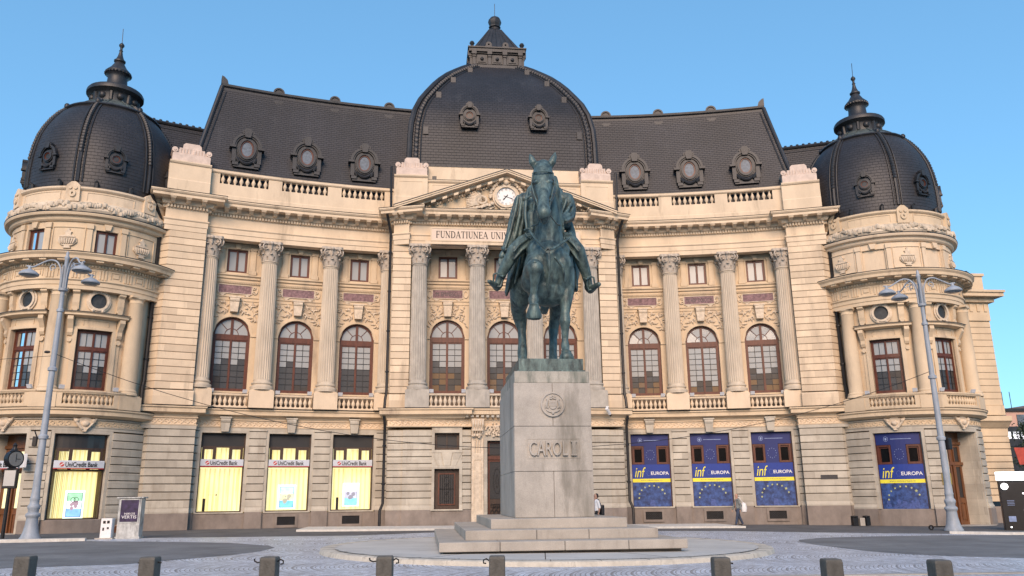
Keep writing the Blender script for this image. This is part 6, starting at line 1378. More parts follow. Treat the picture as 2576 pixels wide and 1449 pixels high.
FOLDS=[[(-1.165, -20.25, 12.583, 0.052), (-1.284, -20.4, 12.101, 0.058), (-1.323, -20.45, 11.472, 0.057), (-1.279, -20.5, 10.914, 0.051)],
[(-1.314, -20.45, 12.081, 0.035), (-1.047, -20.35, 12.312, 0.041), (-0.978, -20.45, 11.999, 0.035), (-1.037, -20.4, 11.559, 0.034), (-1.059, -20.4, 10.953, 0.029)],
[(-0.057, -20.25, 12.617, 0.053), (-0.011, -20.4, 12.139, 0.058), (-0.042, -20.45, 11.69, 0.052)],
[(-1.544, -20.1, 12.332, 0.052), (-1.668, -20.15, 11.631, 0.064), (-1.843, -20.2, 10.941, 0.063), (-2.038, -20.25, 10.308, 0.051)],
[(-1.404, -20.15, 12.255, 0.047), (-1.489, -20.1, 11.593, 0.07), (-1.631, -20.05, 10.936, 0.069), (-1.775, -20.05, 10.449, 0.052)],
[(-1.324, -20.15, 12.071, 0.046), (-1.349, -20.0, 11.509, 0.07), (-1.463, -19.9, 10.868, 0.07), (-1.563, -19.8, 10.411, 0.052)],
[(-1.659, -20.0, 12.056, 0.047), (-1.8, -20.05, 11.357, 0.052), (-1.962, -20.1, 10.729, 0.052), (-2.108, -20.15, 10.338, 0.04)],
[(-2.136, -20.2, 10.274, 0.068), (-2.037, -20.35, 10.17, 0.068), (-1.929, -20.3, 10.211, 0.057)],
[(0.45, -20.15, 12.123, 0.053), (0.265, -20.3, 11.753, 0.064), (0.049, -20.5, 11.492, 0.052)],
[(0.523, -20.05, 11.975, 0.053), (0.389, -20.25, 11.652, 0.064), (0.087, -20.6, 11.36, 0.051)],
[(0.568, -20.0, 11.809, 0.047), (0.441, -20.2, 11.511, 0.058), (0.141, -20.6, 11.241, 0.046)],
[(0.248, -20.2, 12.222, 0.053), (0.137, -20.25, 11.891, 0.052), (0.027, -20.3, 11.624, 0.041)],
[(-0.226, -20.95, 11.275, 0.051), (-0.204, -21.0, 11.115, 0.051), (-0.201, -20.9, 11.043, 0.045)],
[(-1.247, -20.65, 10.537, 0.045), (-1.581, -20.95, 10.215, 0.05), (-1.819, -21.05, 9.899, 0.044)],
[(-1.095, -20.6, 10.408, 0.045), (-1.516, -20.85, 10.026, 0.045), (-1.8, -20.85, 9.671, 0.039)],
[(0.114, -20.65, 10.569, 0.045), (0.31, -20.95, 10.258, 0.05), (0.48, -21.05, 9.95, 0.045)],
[(0.004, -20.6, 10.434, 0.045), (0.237, -20.85, 10.065, 0.045), (0.509, -20.85, 9.661, 0.039)],
[(-1.615, -19.8, 9.927, 0.046), (-1.742, -19.75, 9.46, 0.052), (-1.886, -19.7, 8.995, 0.04), (-1.982, -19.65, 8.663, 0.029)],
[(-1.451, -19.9, 10.021, 0.046), (-1.544, -19.8, 9.569, 0.052), (-1.654, -19.7, 9.118, 0.04)],
[(0.541, -19.8, 10.093, 0.047), (0.605, -19.75, 9.565, 0.052), (0.619, -19.7, 8.978, 0.035)],
[(0.425, -19.85, 10.076, 0.046), (0.487, -19.75, 9.562, 0.046), (0.527, -19.7, 9.036, 0.035)],
[(-2.271, -20.6, 9.144, 0.033), (-2.192, -20.7, 9.083, 0.039), (-2.104, -20.6, 9.147, 0.033)],
[(0.72, -20.6, 9.106, 0.034), (0.789, -20.7, 9.034, 0.039), (0.892, -20.6, 9.109, 0.034)],
[(-1.289, -21.95, 9.299, 0.053), (-1.467, -21.8, 9.116, 0.054), (-1.539, -21.6, 8.781, 0.048)],
[(-0.544, -22.1, 9.381, 0.048), (-0.257, -21.95, 9.097, 0.053), (-0.181, -21.75, 8.654, 0.048)],
[(-1.46, -22.5, 8.981, 0.047), (-1.324, -22.75, 9.019, 0.057), (-1.113, -22.5, 8.988, 0.047)]]
STRAPS={'noseband': [(-1.223, -22.75, 11.144, 0.032), (-1.201, -23.05, 11.087, 0.031), (-1.139, -23.2, 11.065, 0.031), (-1.062, -23.25, 11.059, 0.031), (-0.96, -23.2, 11.07, 0.031), (-0.853, -23.05, 11.097, 0.031), (-0.743, -22.75, 11.158, 0.032)], 'browband': [(-1.29, -22.35, 12.305, 0.027), (-1.25, -22.62, 12.24, 0.027), (-1.143, -22.78, 12.199, 0.027), (-1.002, -22.84, 12.19, 0.027), (-0.842, -22.78, 12.209, 0.027), (-0.687, -22.62, 12.259, 0.027), (-0.567, -22.35, 12.329, 0.027)], 'cheek_strap': [(-1.3, -22.5, 12.242, 0.027), (-1.37, -22.65, 11.755, 0.027), (-1.311, -22.8, 11.358, 0.026), (-1.241, -22.95, 11.051, 0.026), (-1.245, -23.3, 10.618, 0.026)], 'cheek_strap2': [(-0.603, -22.5, 12.265, 0.027), (-0.595, -22.65, 11.779, 0.027), (-0.713, -22.8, 11.376, 0.026), (-0.807, -22.95, 11.064, 0.026), (-0.891, -23.3, 10.628, 0.026)], 'rein': [(-1.254, -23.35, 10.491, 0.026), (-1.086, -22.3, 10.591, 0.024), (-1.071, -21.8, 10.651, 0.024), (-1.211, -21.2, 10.796, 0.025)], 'rein2': [(-0.902, -23.35, 10.474, 0.026), (-0.504, -22.2, 10.584, 0.024), (-0.273, -21.7, 10.677, 0.025), (-0.234, -21.1, 11.002, 0.025)], 'breast': [(-1.289, -21.35, 10.568, 0.044), (-1.143, -21.85, 10.091, 0.043), (-0.969, -22.12, 9.784, 0.043), (-0.832, -22.26, 9.593, 0.042)], 'breast2': [(0.091, -21.4, 10.324, 0.044), (-0.284, -21.92, 9.947, 0.043), (-0.542, -22.14, 9.731, 0.043), (-0.762, -22.26, 9.594, 0.042)], 'breast3': [(-0.795, -22.25, 9.497, 0.069), (-0.79, -22.28, 9.212, 0.069), (-0.797, -22.28, 8.882, 0.063), (-0.807, -22.12, 8.543, 0.058), (-0.811, -22.0, 8.302, 0.053)], 'pommel': [(-1.39, -20.6, 10.847, 0.034), (-1.257, -20.9, 10.809, 0.034), (-1.145, -20.9, 10.723, 0.034), (-1.174, -20.8, 10.578, 0.034), (-1.305, -20.8, 10.545, 0.034), (-1.364, -20.7, 10.695, 0.034)], 'stirrup': [(-2.506, -20.6, 9.18, 0.033), (-2.394, -20.6, 9.223, 0.033), (-2.243, -20.6, 9.168, 0.033), (-2.178, -20.55, 8.998, 0.033), (-2.243, -20.5, 8.768, 0.039), (-2.444, -20.5, 8.765, 0.039), (-2.503, -20.55, 8.934, 0.033), (-2.506, -20.6, 9.18, 0.033)], 'stirrup2': [(0.835, -20.6, 9.12, 0.034), (0.968, -20.6, 9.169, 0.034), (1.081, -20.6, 9.124, 0.034), (1.113, -20.55, 8.94, 0.034), (1.145, -20.5, 8.75, 0.039), (0.914, -20.5, 8.688, 0.039), (0.836, -20.55, 8.877, 0.034), (0.835, -20.6, 9.12, 0.034)]}

st = thing('equestrian_statue', 'green bronze rider in a long coat on a horse lifting one foreleg', 'statue', (PX, -19.7, 5.52))
m = MB(); cbox(m, (-.72, -19.65, 5.75), (2.14, 4.4, .46)); cbox(m, (-.72, -19.65, 5.56), (2.24, 4.5, .08)); obj('bronze_base', m, BRZ, st, bevel=.015)
for ch in HORSE[0:2]:
    for i, p in enumerate(ch): ch[i] = (p[0], p[1], min(p[2], 9.45), p[3])
HORSE += [[(-1.267, -18.5, 6.36, .17), (-1.27, -18.6, 6.12, .21)], [(-.111, -18.4, 6.384, .16), (-.11, -18.5, 6.12, .21)], [(-.133, -21.45, 6.166, .19), (-.135, -21.5, 6.08, .24)],
          [(-1.0, -21.2, 9.9, .35), (-.9, -20.4, 10.2, .45), (-.7, -19.8, 10.1, .5)], [(-.2, -21.2, 9.9, .35), (-.3, -20.4, 10.2, .45)],
          [(-.62, -20.3, 9.9, .62), (-.6, -19.0, 9.75, .78), (-.6, -18.2, 9.6, .80)]]
def hoof(x, y, z, top, bot, h, tilt=0):
    m = MB(); lathe(m, (0, 0, 0), [(.001, h), (top*.8, h), (top, h-.03), (top*.97, h-.07), (top*1.0, h-.09), (bot, .10), (bot*.96, .02), (bot*.7, -.04), (.001, -.06)], 24)
    R_ = Matrix.Translation((x, y, z)) @ Matrix.Rotation(tilt, 4, 'X'); q = MB(); q.merge(m, R_); q.v = [(a, b-.0, c) for a, b, c in q.v]; obj('hoof', q, BRZ, st, smooth=True)
hoof(-1.345, -22.42, 7.20, .165, .265, .50, RAD(14))
for x, y in ((-.135, -21.48), (-1.27, -18.55), (-.11, -18.45)): hoof(x, y, 5.98, .17, .25, .34)
hs = sculpt('horse', HORSE, BRZ, st, .030, 4, disp=(.45, .03))
# folds of the coat, cap, mane
fold = list(FOLDS)
rnd = random.Random(2)
for ch in SKIRTS+[RIDER[9], RIDER[12], RIDER[13]]:
    for e in (-1, 0, 1):
        fold.append([(p[0]+e*p[3]*.62, p[1]-p[3]*.78*(1-.35*abs(e)), p[2]+.02*i, .035) for i, p in enumerate(ch)])
rd = sculpt('rider', RIDER+SKIRTS+HANDS+fold, BRZ, st, .019, 2, disp=(.2, .025))
hd = RIDER[8][0]; cap = MB(); lathe(cap, (hd[0], hd[1], hd[2]), [(.265, .02), (.275, .12), (.30, .30), (.27, .34), (.0, .36)], 20); lathe(cap, (hd[0], hd[1]-.12, hd[2]+.02), [(.0, .02), (.30, .0), (.31, -.02), (.0, .0)], 18)
obj('cap', cap, BRZ, st, smooth=True)
face = [[(hd[0], hd[1]-.22, hd[2]-.02, .04), (hd[0], hd[1]-.29, hd[2]-.10, .05)], [(hd[0]-.10, hd[1]-.2, hd[2]-.22, .09), (hd[0]+.10, hd[1]-.2, hd[2]-.22, .09), (hd[0], hd[1]-.18, hd[2]-.36, .08)], [(hd[0]-.1, hd[1]-.22, hd[2]+.03, .035), (hd[0]-.04, hd[1]-.24, hd[2]+.03, .03)], [(hd[0]+.04, hd[1]-.24, hd[2]+.03, .03), (hd[0]+.1, hd[1]-.22, hd[2]+.03, .035)], [(hd[0]-.25, hd[1], hd[2]-.08, .05), (hd[0]-.25, hd[1], hd[2], .05)], [(hd[0]+.25, hd[1], hd[2]-.08, .05), (hd[0]+.25, hd[1], hd[2], .05)]]
sculpt('beard_and_face', face, BRZ, st, .02, 2)
mane = []
for k in range(26):
    t = k/25; ch = HORSE[7]; 
    i = min(len(ch)-2, int((1-t)*(len(ch)-1))); f = (1-t)*(len(ch)-1)-i; a = Vector(ch[i][:3]).lerp(Vector(ch[i+1][:3]), f); r = ch[i][3]+(ch[i+1][3]-ch[i][3])*f
    mane.append([(a.x+.02, a.y+r*.9, a.z+.05, .06), (a.x+r*.75, a.y+r*.45, a.z-.02, .055), (a.x+r*1.02, a.y-.02, a.z-.18-.08*rnd.random(), .03)])
sculpt('mane', mane, BRZ, st, .026, 2)
for k, ch in STRAPS.items():
    m = MB(); tube(m, ch, .03, 6); obj('stirrup' if 'stirrup' in k else 'rein' if 'rein' in k else 'breast_collar' if 'breast' in k else 'saddle_loop' if 'pommel' in k else 'bridle', m, BRZ, st, smooth=True)
m = MB(); c = STRAPS['breast'][-1]; ring(m, Fr(lambda u, d, z: (u, c[1]-.03-d, z), 1e9), c[0]+.015, c[2]-.03, .05, .06, .035, -.03, .03, 0, 360, 14); obj('breast_collar', m, BRZ, st, smooth=True)
m = MB()
for x, z, y in ((-1.02, 0, 0),): pass
e1 = tuple((a+b)/2 for a, b in zip(*HORSE[10][:2])); e2 = tuple((a+b)/2 for a, b in zip(*HORSE[11][:2]))
for p, s in ((e1, -1), (e2, 1)): ball(m, (p[0]+s*.03, p[1]-.14, p[2]+.06), .06, 10)
obj('eye', m, BLK, hs, smooth=True)
# ================================================================ signs on the building
def banksign(F, u, hw, z0, z1, label, i):
    s = thing('shop_sign', label, 'sign', F(u, -.1, (z0+z1)/2), 'silver bank signs over the lit windows'); m = MB()
    sweep(m, F, u-hw, u+hw, [(-.22, z0), (-.06, z0), (-.02, z0+.04), (-.02, z1-.04), (-.06, z1), (-.22, z1)], True); bd = obj('sign_body', m, SILV, s)
    m = MB(); box(m, F, u-hw, u+hw, -.055, -.015, z0-.015, z0+.02); obj('red_edge', m, RED, s)
    zc = (z0+z1)/2; k = hw/1.12
    obj('lettering', textmb('UniCredit Bank', F, u-.10*k, zc, 1.42*k, .24, -.02, -.008, -1, bold=.02), INK, s)
    # emblem: dark red ball with a white slash; u runs outwards (to the left) on this side
    uc = u+.76*k; m = MB(); poly(m, F, [(uc+.105*cos(2*pi*q/24), zc+.105*sin(2*pi*q/24)) for q in range(24)], -.02, -.008); e = obj('emblem', m, RED, s)
    m = MB(); poly(m, F, [(uc+.09, zc-.04), (uc+.07, zc-.075), (uc-.09, zc+.04), (uc-.07, zc+.075)], -.008, -.004); obj('emblem_slash', m, WHT, e)
BL = ['silver bank sign in the lit window nearest the end pier of the left wing', 'silver bank sign in the middle lit window of the left wing', 'silver bank sign in the lit window nearest the central pavilion', 'silver bank sign across the lit window of the left round tower']
for (F, u, hw, z0, z1, i), lb in zip(BANKW, [BL[2], BL[1], BL[0], BL[3]]):
    if i < 3: banksign(F, u, 1.15, 3.43, 3.83, lb, i)
    else: banksign(F, u, 1.17, 3.20, 3.60, lb, i)
F = TW[-1]; banksign(F, 25*DEG+.2, 1.2, 3.20, 3.60, 'silver bank sign over the wooden tower door at the left edge', 4)
# hanging square bank sign on the pier by the tower
c = F(5.5*DEG, 0, 3.55); s = thing('projecting_sign', 'small square white bank sign sticking out of the left tower pier', 'sign', c); m = MB(); cbox(m, (c[0]+.0, c[1]-.45, c[2]), (.14, .62, .66), RAD(38)); obj('sign_box', m, WHT, s, bevel=.02)
m = MB(); tube(m, [(c[0], c[1]+.2, c[2]), (c[0]+.05, c[1]-.2, c[2])], .03, 6); obj('bracket', m, LEAD, s)
PS = Fr(lambda u, d, z, c=c: (c[0]+.0+u*sin(RAD(-52))*-1*.0+(.07+d)*cos(RAD(38))+u*-sin(RAD(38)), c[1]-.45+(.07+d)*sin(RAD(38))+u*cos(RAD(38)), z), 1e9)
PS2 = Fr(lambda u, d, z, c=c: (c[0]-(.07+d)*cos(RAD(38))*-1+u*sin(RAD(38))*0, 0, z), 1e9)
def disc(mb, F, uc, zc, r, d0, d1, n=24): poly(mb, F, [(uc+r*cos(2*pi*q/n), zc+r*sin(2*pi*q/n)) for q in range(n)], d0, d1)
for mtl, rr, dd in ((RED, .2, .012),): m = MB(); disc(m, PS, 0, c[2], rr, 0, dd); obj('emblem', m, mtl, s)
# lit posters in the bank windows
def poster(F, u, z0, w, h, label, i):
    p = thing('lit_poster', label, 'poster', F(u, -.45, z0), 'backlit posters in the bank windows'); m = MB(); box(m, F, u-w/2-.14, u+w/2+.14, -.56, -.50, z0-.10, z0+h+.14); obj('light_box', m, GLOW, p)
    m = MB(); surround(m, F, u, w/2, z0, z0+h, -.5, -.46, .02); box(m, F, u-w/2-.02, u+w/2+.02, -.5, -.46, z0-.02, z0); obj('frame', m, LEAD, p)
    cols = [[(.25, .5, .3), (.6, .75, .75), (.15, .3, .6)], [(.35, .6, .65), (.65, .55, .3), (.12, .35, .65)], [(.6, .6, .65), (.35, .35, .45), (.15, .45, .75)]][i]
    n = 6
    for k, cc in enumerate(cols):
        m = MB(); box(m, F, u-w/2, u+w/2, -.495, -.488, z0+h*(2-k)/3, z0+h*(3-k)/3); obj('print', m, emis('poster_print_%d%d' % (i, k), cc, .9, tuple(min(1, q*1.7) for q in cc), 3.5), p)
    rnd = random.Random(i); m = MB()
    for q in range(6): disc(m, F, u+rnd.uniform(-.25, .25)*w, z0+h*rnd.uniform(.25, .6), rnd.uniform(.05, .14), -.486, -.480, 12)
    obj('printed_figures', m, emis('figures_%d' % i, [(.5, .35, .42), (.5, .5, .4), (.32, .32, .4)][i], .45), p)
    if i == 0:
        m = MB()
        for e in (-.08, .08): ring(m, F, u+e, z0+h*.72, .10, .10, .025, -.486, -.478, 0, 360, 16)
        obj('printed_rings', m, INK, p)
poster(TW[-1], -25*DEG-.02, .86, .74, 1.14, 'bright framed poster with two rings in the left tower window', 0)
poster(WG[-1], WIN_U[1], 1.16, .74, 1.12, 'bright blue and sand coloured poster in the middle lit window of the left wing', 1)
poster(WG[-1], WIN_U[0], 1.26, .68, 1.10, 'bright poster of a seated group in the lit window nearest the pavilion', 2)
# blue vinyl banners filling the right hand shop windows
NL = ['blue vinyl banner with yellow stripe in the window nearest the central pavilion', 'blue vinyl banner with yellow stripe in the middle window of the right wing', 'blue vinyl banner with yellow stripe in the window nearest the right end pier', 'blue vinyl banner with yellow stripe on the right round tower']
for (F, u, hw, z0, z1, i), lb in zip(BANW, NL):
    sg = 1; b_ = thing('window_banner', lb, 'banner', F(u, -.2, z0), 'blue window banners on the right side'); w = hw-.05; H = (z1-z0)/575.; Z = lambda q: z1-(q-300)*H
    d = -.20
    m = MB(); box(m, F, u-w, u+w, d, d+.012, Z(392), Z(303)); box(m, F, u-w*.33, u+w*.33, d, d+.012, Z(542), Z(392)); obj('vinyl', m, NAVY, b_)
    m = MB(); box(m, F, u-w, u+w, d, d+.012, Z(655), Z(542)); obj('vinyl', m, NAVL, b_)
    m = MB(); box(m, F, u-w, u+w, d, d+.014, Z(683), Z(655)); obj('yellow_stripe', m, YEL, b_)
    m = MB(); box(m, F, u-w, u+w, d, d+.012, Z(874), Z(683)); obj('picture', m, PHO, b_)
    for e in (-1, 1):
        m = MB(); a, b = sorted((u+e*w*.36, u+e*w*.96)); poly_ = surround(m, F, (a+b)/2, (b-a)/2-.09, Z(535)+.08, Z(396)-.08, d-.1, d+.02, .09); box(m, F, a, b, d-.1, d+.02, Z(540), Z(535)+.08); obj('window_frame', m, WOOD, b_)
    m = MB()
    ring(m, F, u-w*.52, Z(348), .11, .13, .018, d+.012, d+.018, 0, 360, 20); poly(m, F, [(u-w*.52-.05, Z(340)), (u-w*.52+.05, Z(340)), (u-w*.52+.05, Z(352)), (u-w*.52, Z(360)), (u-w*.52-.05, Z(352))], d+.012, d+.018); box(m, F, u-w*.32, u+w*.60, d+.012, d+.018, Z(351), Z(347))
    obj('crest_and_line', m, LBL, b_)
    m = MB()
    def star(mb, uc, zc, r, dd=.014):
        poly(mb, F, [(uc+(r if q % 2 == 0 else r*.45)*sin(2*pi*q/10), zc+(r if q % 2 == 0 else r*.45)*cos(2*pi*q/10)) for q in range(10)], d+.012, d+dd+.004)
    for k in range(12): star(m, u+.25*sin(k*pi/6), Z(466)+.29*cos(k*pi/6), .030)
    obj('star_ring', m, LBL, b_)
    m = MB()
    for k in range(12): star(m, u-.14+.13*sin(k*pi/6), Z(612)+.15*cos(k*pi/6), .018)
    obj('star_ring', m, LBL, b_)
    obj('lettering', textmb('inf', F, u-w*.58, Z(603), w*.58, .60, d+.012, d+.02, 1, shear=.28), YEL, b_)
    obj('lettering', textmb('EUROPA', F, u+w*.46, Z(612), w*.94, .20, d+.012, d+.02, 1, bold=.016), WHT, b_)
    obj('lettering', textmb('www.infoeuropa.ro', F, u, Z(669), w*1.15, .09, d+.014, d+.018, 1), NAVY, b_)
    m = MB()
    for k in range(9): a = pi*(1.02-k*.115); star(m, u+w*.70*cos(a), Z(800)+.68*sin(a), .07+.03*(k == 7))
    obj('printed_stars', m, STAR, b_)
    m = MB(); rnd = random.Random(6)
    for k in range(16):
        x = u+rnd.uniform(-.9, .9)*w; z = z0+rnd.uniform(.1, .42); r = rnd.uniform(.06, .11)
        poly(m, F, [(x+r*cos(2*pi*q/12), z+r*1.15*sin(2*pi*q/12)) for q in range(12)], d+.012, d+.0135); poly(m, F, [(x-1.7*r, max(z0+.01, z-2.6*r)), (x+1.7*r, max(z0+.01, z-2.6*r)), (x+1.3*r, z-r), (x-1.3*r, z-r)], d+.012, d+.0133)
    obj('printed_crowd', m, mat('crowd_print', (.06, .10, .30), .6, .3, 8, 1, 0), b_)
# small plaques
m = MB(); box(m, WG[1], 19.0, 19.95, .74, .78, 2.42, 2.66); single('wall_plaque', 'dark oblong name plaque on the right end pier', 'plaque', m, LEAD, WG[1](19.5, .76, 2.5))
BRS = mat('brass', (.42, .30, .10), .35, .15, 5, 1, .1, 30, metal=.6)
m = MB(); box(m, TW[1], 1.4*DEG, 11.5*DEG-.25, .06, .11, 2.0, 2.62); single('wall_plaque', 'square brass plaque beside the wooden door of the right tower', 'plaque', m, BRS, TW[1](5*DEG, .1, 2.3))
# floodlights on the window sills
fl = thing('floodlight', 'small grey floodlight box on a window sill', 'floodlight', (0, 0, 0), 'floodlights on the upper window sills')
m = MB(); cbox(m, (0, 0, .15), (.26, .14, .2)); m.v = [(x, y-(z-.15)*.5, z) for x, y, z in m.v]; obj('housing', m, SILV, fl, bevel=.01); m = MB(); tube(m, [(-.12, 0, 0), (-.12, 0, .12)], .012, 4); tube(m, [(.12, 0, 0), (.12, 0, .12)], .012, 4); cbox(m, (0, 0, .01), (.28, .05, .02)); obj('bracket', m, BLK, fl)
wn = ['nearest the pavilion', 'in the middle', 'nearest the end pier']; first = True
def flood(p, rz, lb):
    global first
    o = fl if first else copytree(fl); first = False; o.location = p; o.rotation_euler = (0, 0, rz); o['label'] = lb
for sg in (-1, 1):
    for i, u in enumerate(WIN_U):
        for e in (-1, 1):
            q = WG[sg](u+e*.92, .42, 7.50); flood(q, -sg*u/RHO, 'grey floodlight at the %s side of the %s wing arched window %s' % (('inner' if e < 0 else 'outer'), 'left' if sg < 0 else 'right', wn[i]))
    for k, c in enumerate((-25, 25)):
        for e in (-1, 1):
            q = TW[sg](c*DEG+e*1.2, .25, 7.10); flood(q, sg*(RAD(TA[sg]+c)), 'grey floodlight at the %s end of the %s round tower balcony %s' % ('inner' if e < 0 else 'outer', 'left' if sg < 0 else 'right', 'beside the wing' if c < 0 else 'on the outer side'))
for i, x in enumerate((-3.55, 0)):
    for e in (-1, 1): flood((x+e*.95, -.25, 7.52), 0, 'grey floodlight at the %s side of the pavilion arched window %s' % ('left' if e < 0 else 'right', 'on the left' if i == 0 else 'in the middle'))
# security camera
s = thing('security_camera', 'white security camera on the ledge right of the pedestal', 'camera', (5.95, -.8, 6.7))
m = MB(); tube(m, [(6.02, -.75, 6.28), (5.78, -1.02, 6.58)], .10, 10); obj('camera_body', m, WHT, s, smooth=True); m = MB(); tube(m, [(5.9, -.6, 6.68), (5.84, -.8, 6.72), (5.80, -.9, 6.62)], .03, 6); cbox(m, (5.92, -.55, 6.72), (.16, .16, .06)); obj('arm', m, WHT, s); m = MB(); ball(m, (6.06, -.71, 6.22), .085, 10); obj('lens', m, BLK, s)
# ================================================================ street furniture
def lamp(name, x, y, z, arms, hz, label):
    L_ = thing(name, label, 'street lamp', (x, y, z), 'tall grey street lamps before the round towers'); k = hz/12.8
    m = MB(); lathe(m, (x, y, z), [(r_*.70, z_) for r_, z_ in ((.60, 0), (.60, .06), (.52, .14), (.44, .30), (.36, .60), (.33, .85), (.34, .90), (.40, .96), (.42, 1.02), (.38, 1.08), (.30, 1.12), (.30, 1.22), (.35, 1.30), (.36, 1.36), (.33, 1.42), (.26, 1.48), (.26, 1.62), (.29, 1.68), (.26, 1.76), (.24, 1.9), (.22, 2.2))], 28); obj('base', m, LAMPP, L_, smooth=True)
    m = MB(); lathe(m, (x, y, z), [(.155, 2.2), (.15, 3.2), (.145, 4.2*k), (.20, 4.22*k), (.21, 4.34*k), (.14, 4.42*k), (.125, 7.2*k), (.19, 7.22*k), (.19, 7.34*k), (.125, 7.4*k), (.105, 9.9*k), (.15, 9.92*k), (.15, 10.02*k), (.095, 10.08*k), (.085, 12.4*k), (.11, 12.45*k), (.11, 12.5*k), (.06, 12.6*k), (.07, 12.7*k), (.02, 12.8*k)], 20); obj('pole', m, LAMPP, L_, smooth=True)
    m = MB()
    for a in range(0, 360, 120): tube(m, [(x+.13*cos(RAD(a)), y+.13*sin(RAD(a)), z+10.9*k), (x+.15*cos(RAD(a)), y+.15*sin(RAD(a)), z+12.1*k)], .025, 6)
    lathe(m, (x, y, z), [(.10, 10.85*k), (.19, 10.9*k), (.19, 11.0*k), (.10, 11.05*k)], 14); obj('collar', m, LAMPP, L_, smooth=True)
    for ang, r in arms:
        c, s_ = cos(RAD(ang)), sin(RAD(ang)); P = lambda rr, zz: (x+rr*c, y+rr*s_, z+zz*k)
        pts = [P(.16, 11.0), P(.17, 11.6), P(.24, 12.0), P(.42, 12.28), P(.66, 12.36), P(.9, 12.30), P(r*.78, 12.12), P(r*.92, 12.02), P(r+.14, 12.06)]
        m = MB(); sm = []
        for i in range(len(pts)-1):
            for q in range(4):
                t = q/4; p0, p1, p2, p3 = (Vector(pts[max(0, min(len(pts)-1, i+j))]) for j in (-1, 0, 1, 2)); sm.append(.5*((2*p1)+(p2-p0)*t+(2*p0-5*p1+4*p2-p3)*t*t+(3*p1-p0-3*p2+p3)*t**3))
        tube(m, sm+[Vector(pts[-1])], .038, 8); tube(m, [P(.30+.16*cos(t*.55-1.2)*(1-t*.05)+.25, 12.02+.17*sin(t*.55-1.2)*(1-t*.05)) for t in range(13)], .022, 6)
        ar = obj('arm', m, LAMPP, L_, smooth=True)
        m = MB(); q = P(r, 11.72); lathe(m, q, [(.41, -.10), (.42, -.05), (.39, .0), (.29, .09), (.17, .15), (.08, .20), (.06, .30), (.045, .36)], 24); lathe(m, q, [(.41, -.10), (.36, -.10), (.34, -.04)], 24); obj('lamp_shade', m, LAMPP, ar, smooth=True)
        m = MB(); lathe(m, q, [(.36, -.09), (.31, -.15), (.2, -.18), (.001, -.19)], 20); obj('lamp_glass', m, mat('diffuser', (.20, .24, .27), .25, .1, 5), ar, smooth=True)
    return L_
lamp('street_lamp', -21.5, -10.0, .03, [(180, 1.58), (-38, 1.35), (66, 1.5)], 12.85, 'tall blue grey street lamp with three arms before the left tower')
lamp('street_lamp', 20.0, -10.7, -.17, [(160, 1.55), (-10, 1.62), (98, 1.5)], 12.75, 'tall blue grey street lamp with three arms before the right tower')
# loudspeaker box on the right lamp, clamp on the left one
m = MB(); cbox(m, (20.28, -10.75, 3.85), (.22, .3, .55), .3); single('loudspeaker', 'black loudspeaker box strapped to the right street lamp', 'loudspeaker', m, BLK, (20.28, -10.75, 3.85), bevel=.04)
m = MB(); cbox(m, (-21.78, -10.1, 4.15), (.16, .26, .42), .2); tube(m, [(-21.7, -10.1, 4.3), (-21.8, -10.2, 4.6)], .03, 6); single('loudspeaker', 'small black box clamped to the left street lamp', 'loudspeaker', m, BLK, (-21.78, -10.1, 4.15), bevel=.03)
# span wires
def catena(p, q, zm, n=24):
    out = []
    for k in range(n+1):
        t = k/n; z = p[2]*(1-t)**2+q[2]*t*t+2*t*(1-t)*(2*zm-.5*(p[2]+q[2])); out.append((p[0]+(q[0]-p[0])*t, p[1]+(q[1]-p[1])*t, z))
    return out
m = MB(); tube(m, catena((-21.62, -10, 8.1), (20.0, -10.7, 7.4), 3.75), .014, 5); single('span_wire', 'thin dark cable sagging between the two street lamps', 'cable', m, BLK, (0, -10.3, 3.7))
m = MB(); tube(m, [(-21.6, -10, 7.95), (-30, -9.5, 7.4)], .012, 5); single('span_wire', 'thin cable running left from the left street lamp out of view', 'cable', m, BLK, (-25, -9.8, 7.7))
m = MB(); ball(m, (-21.75, -10.15, 8.1), .11, 8, (1.3, .8, .6)); single('cable_clamp', 'small black clamp on the left lamp pole where the cable starts', 'clamp', m, BLK, (-21.75, -10.15, 8.1))
# bollards
BP = [(-9.30, -37.73, 0), (-7.82, -38.11, 1), (-6.48, -38.34, 2), (-5.22, -38.42, 2), (-3.99, -38.61, 3), (-1.68, -39.24, 4), (-.66, -39.64, 0), (.31, -39.95, 5)]
BLB = ['square dark steel bollard at the far left of the row', 'square dark steel bollard second from the left, with a stub of a hook', 'square dark steel bollard before the left asphalt tip, hooks on both sides', 'square dark steel bollard before the left edge of the platform, hooks on both sides', 'square dark steel bollard in front of the pedestal steps', 'square dark steel bollard before the right edge of the platform', 'square dark steel bollard second from the right end', 'square dark steel bollard at the far right of the row']
def bollard_body():
    m = MB(); n = 0; s = .095; H = .96
    lathe(m, (0, 0, 0), [(s*1.32, -.05), (s*1.32, H-.03), (s*1.24, H), (.001, H+.004)], 4); m.v = [(x*cos(pi/4)-y*sin(pi/4), x*sin(pi/4)+y*cos(pi/4), z) for x, y, z in m.v]; return m
b0 = thing('bollard', BLB[0], 'bollard', (0, 0, 0), 'square steel bollards along the street edge'); obj('post', bollard_body(), BOL, b0, bevel=.012)
def hook(par, s, full):
    m = MB(); pts = [(s*.09, 0, .90), (s*.13, -.005, .895)] if not full else [(s*.09, 0, .905), (s*.135, 0, .90), (s*.165, 0, .915), (s*.17, 0, .94)] if full == 1 else [(s*.09, 0, .91), (s*.12, 0, .93), (s*.15, 0, .915), (s*.15, 0, .885), (s*.12, 0, .88)]
    tube(m, pts, .009, 6); obj('hook', m, BLK, par, smooth=True)
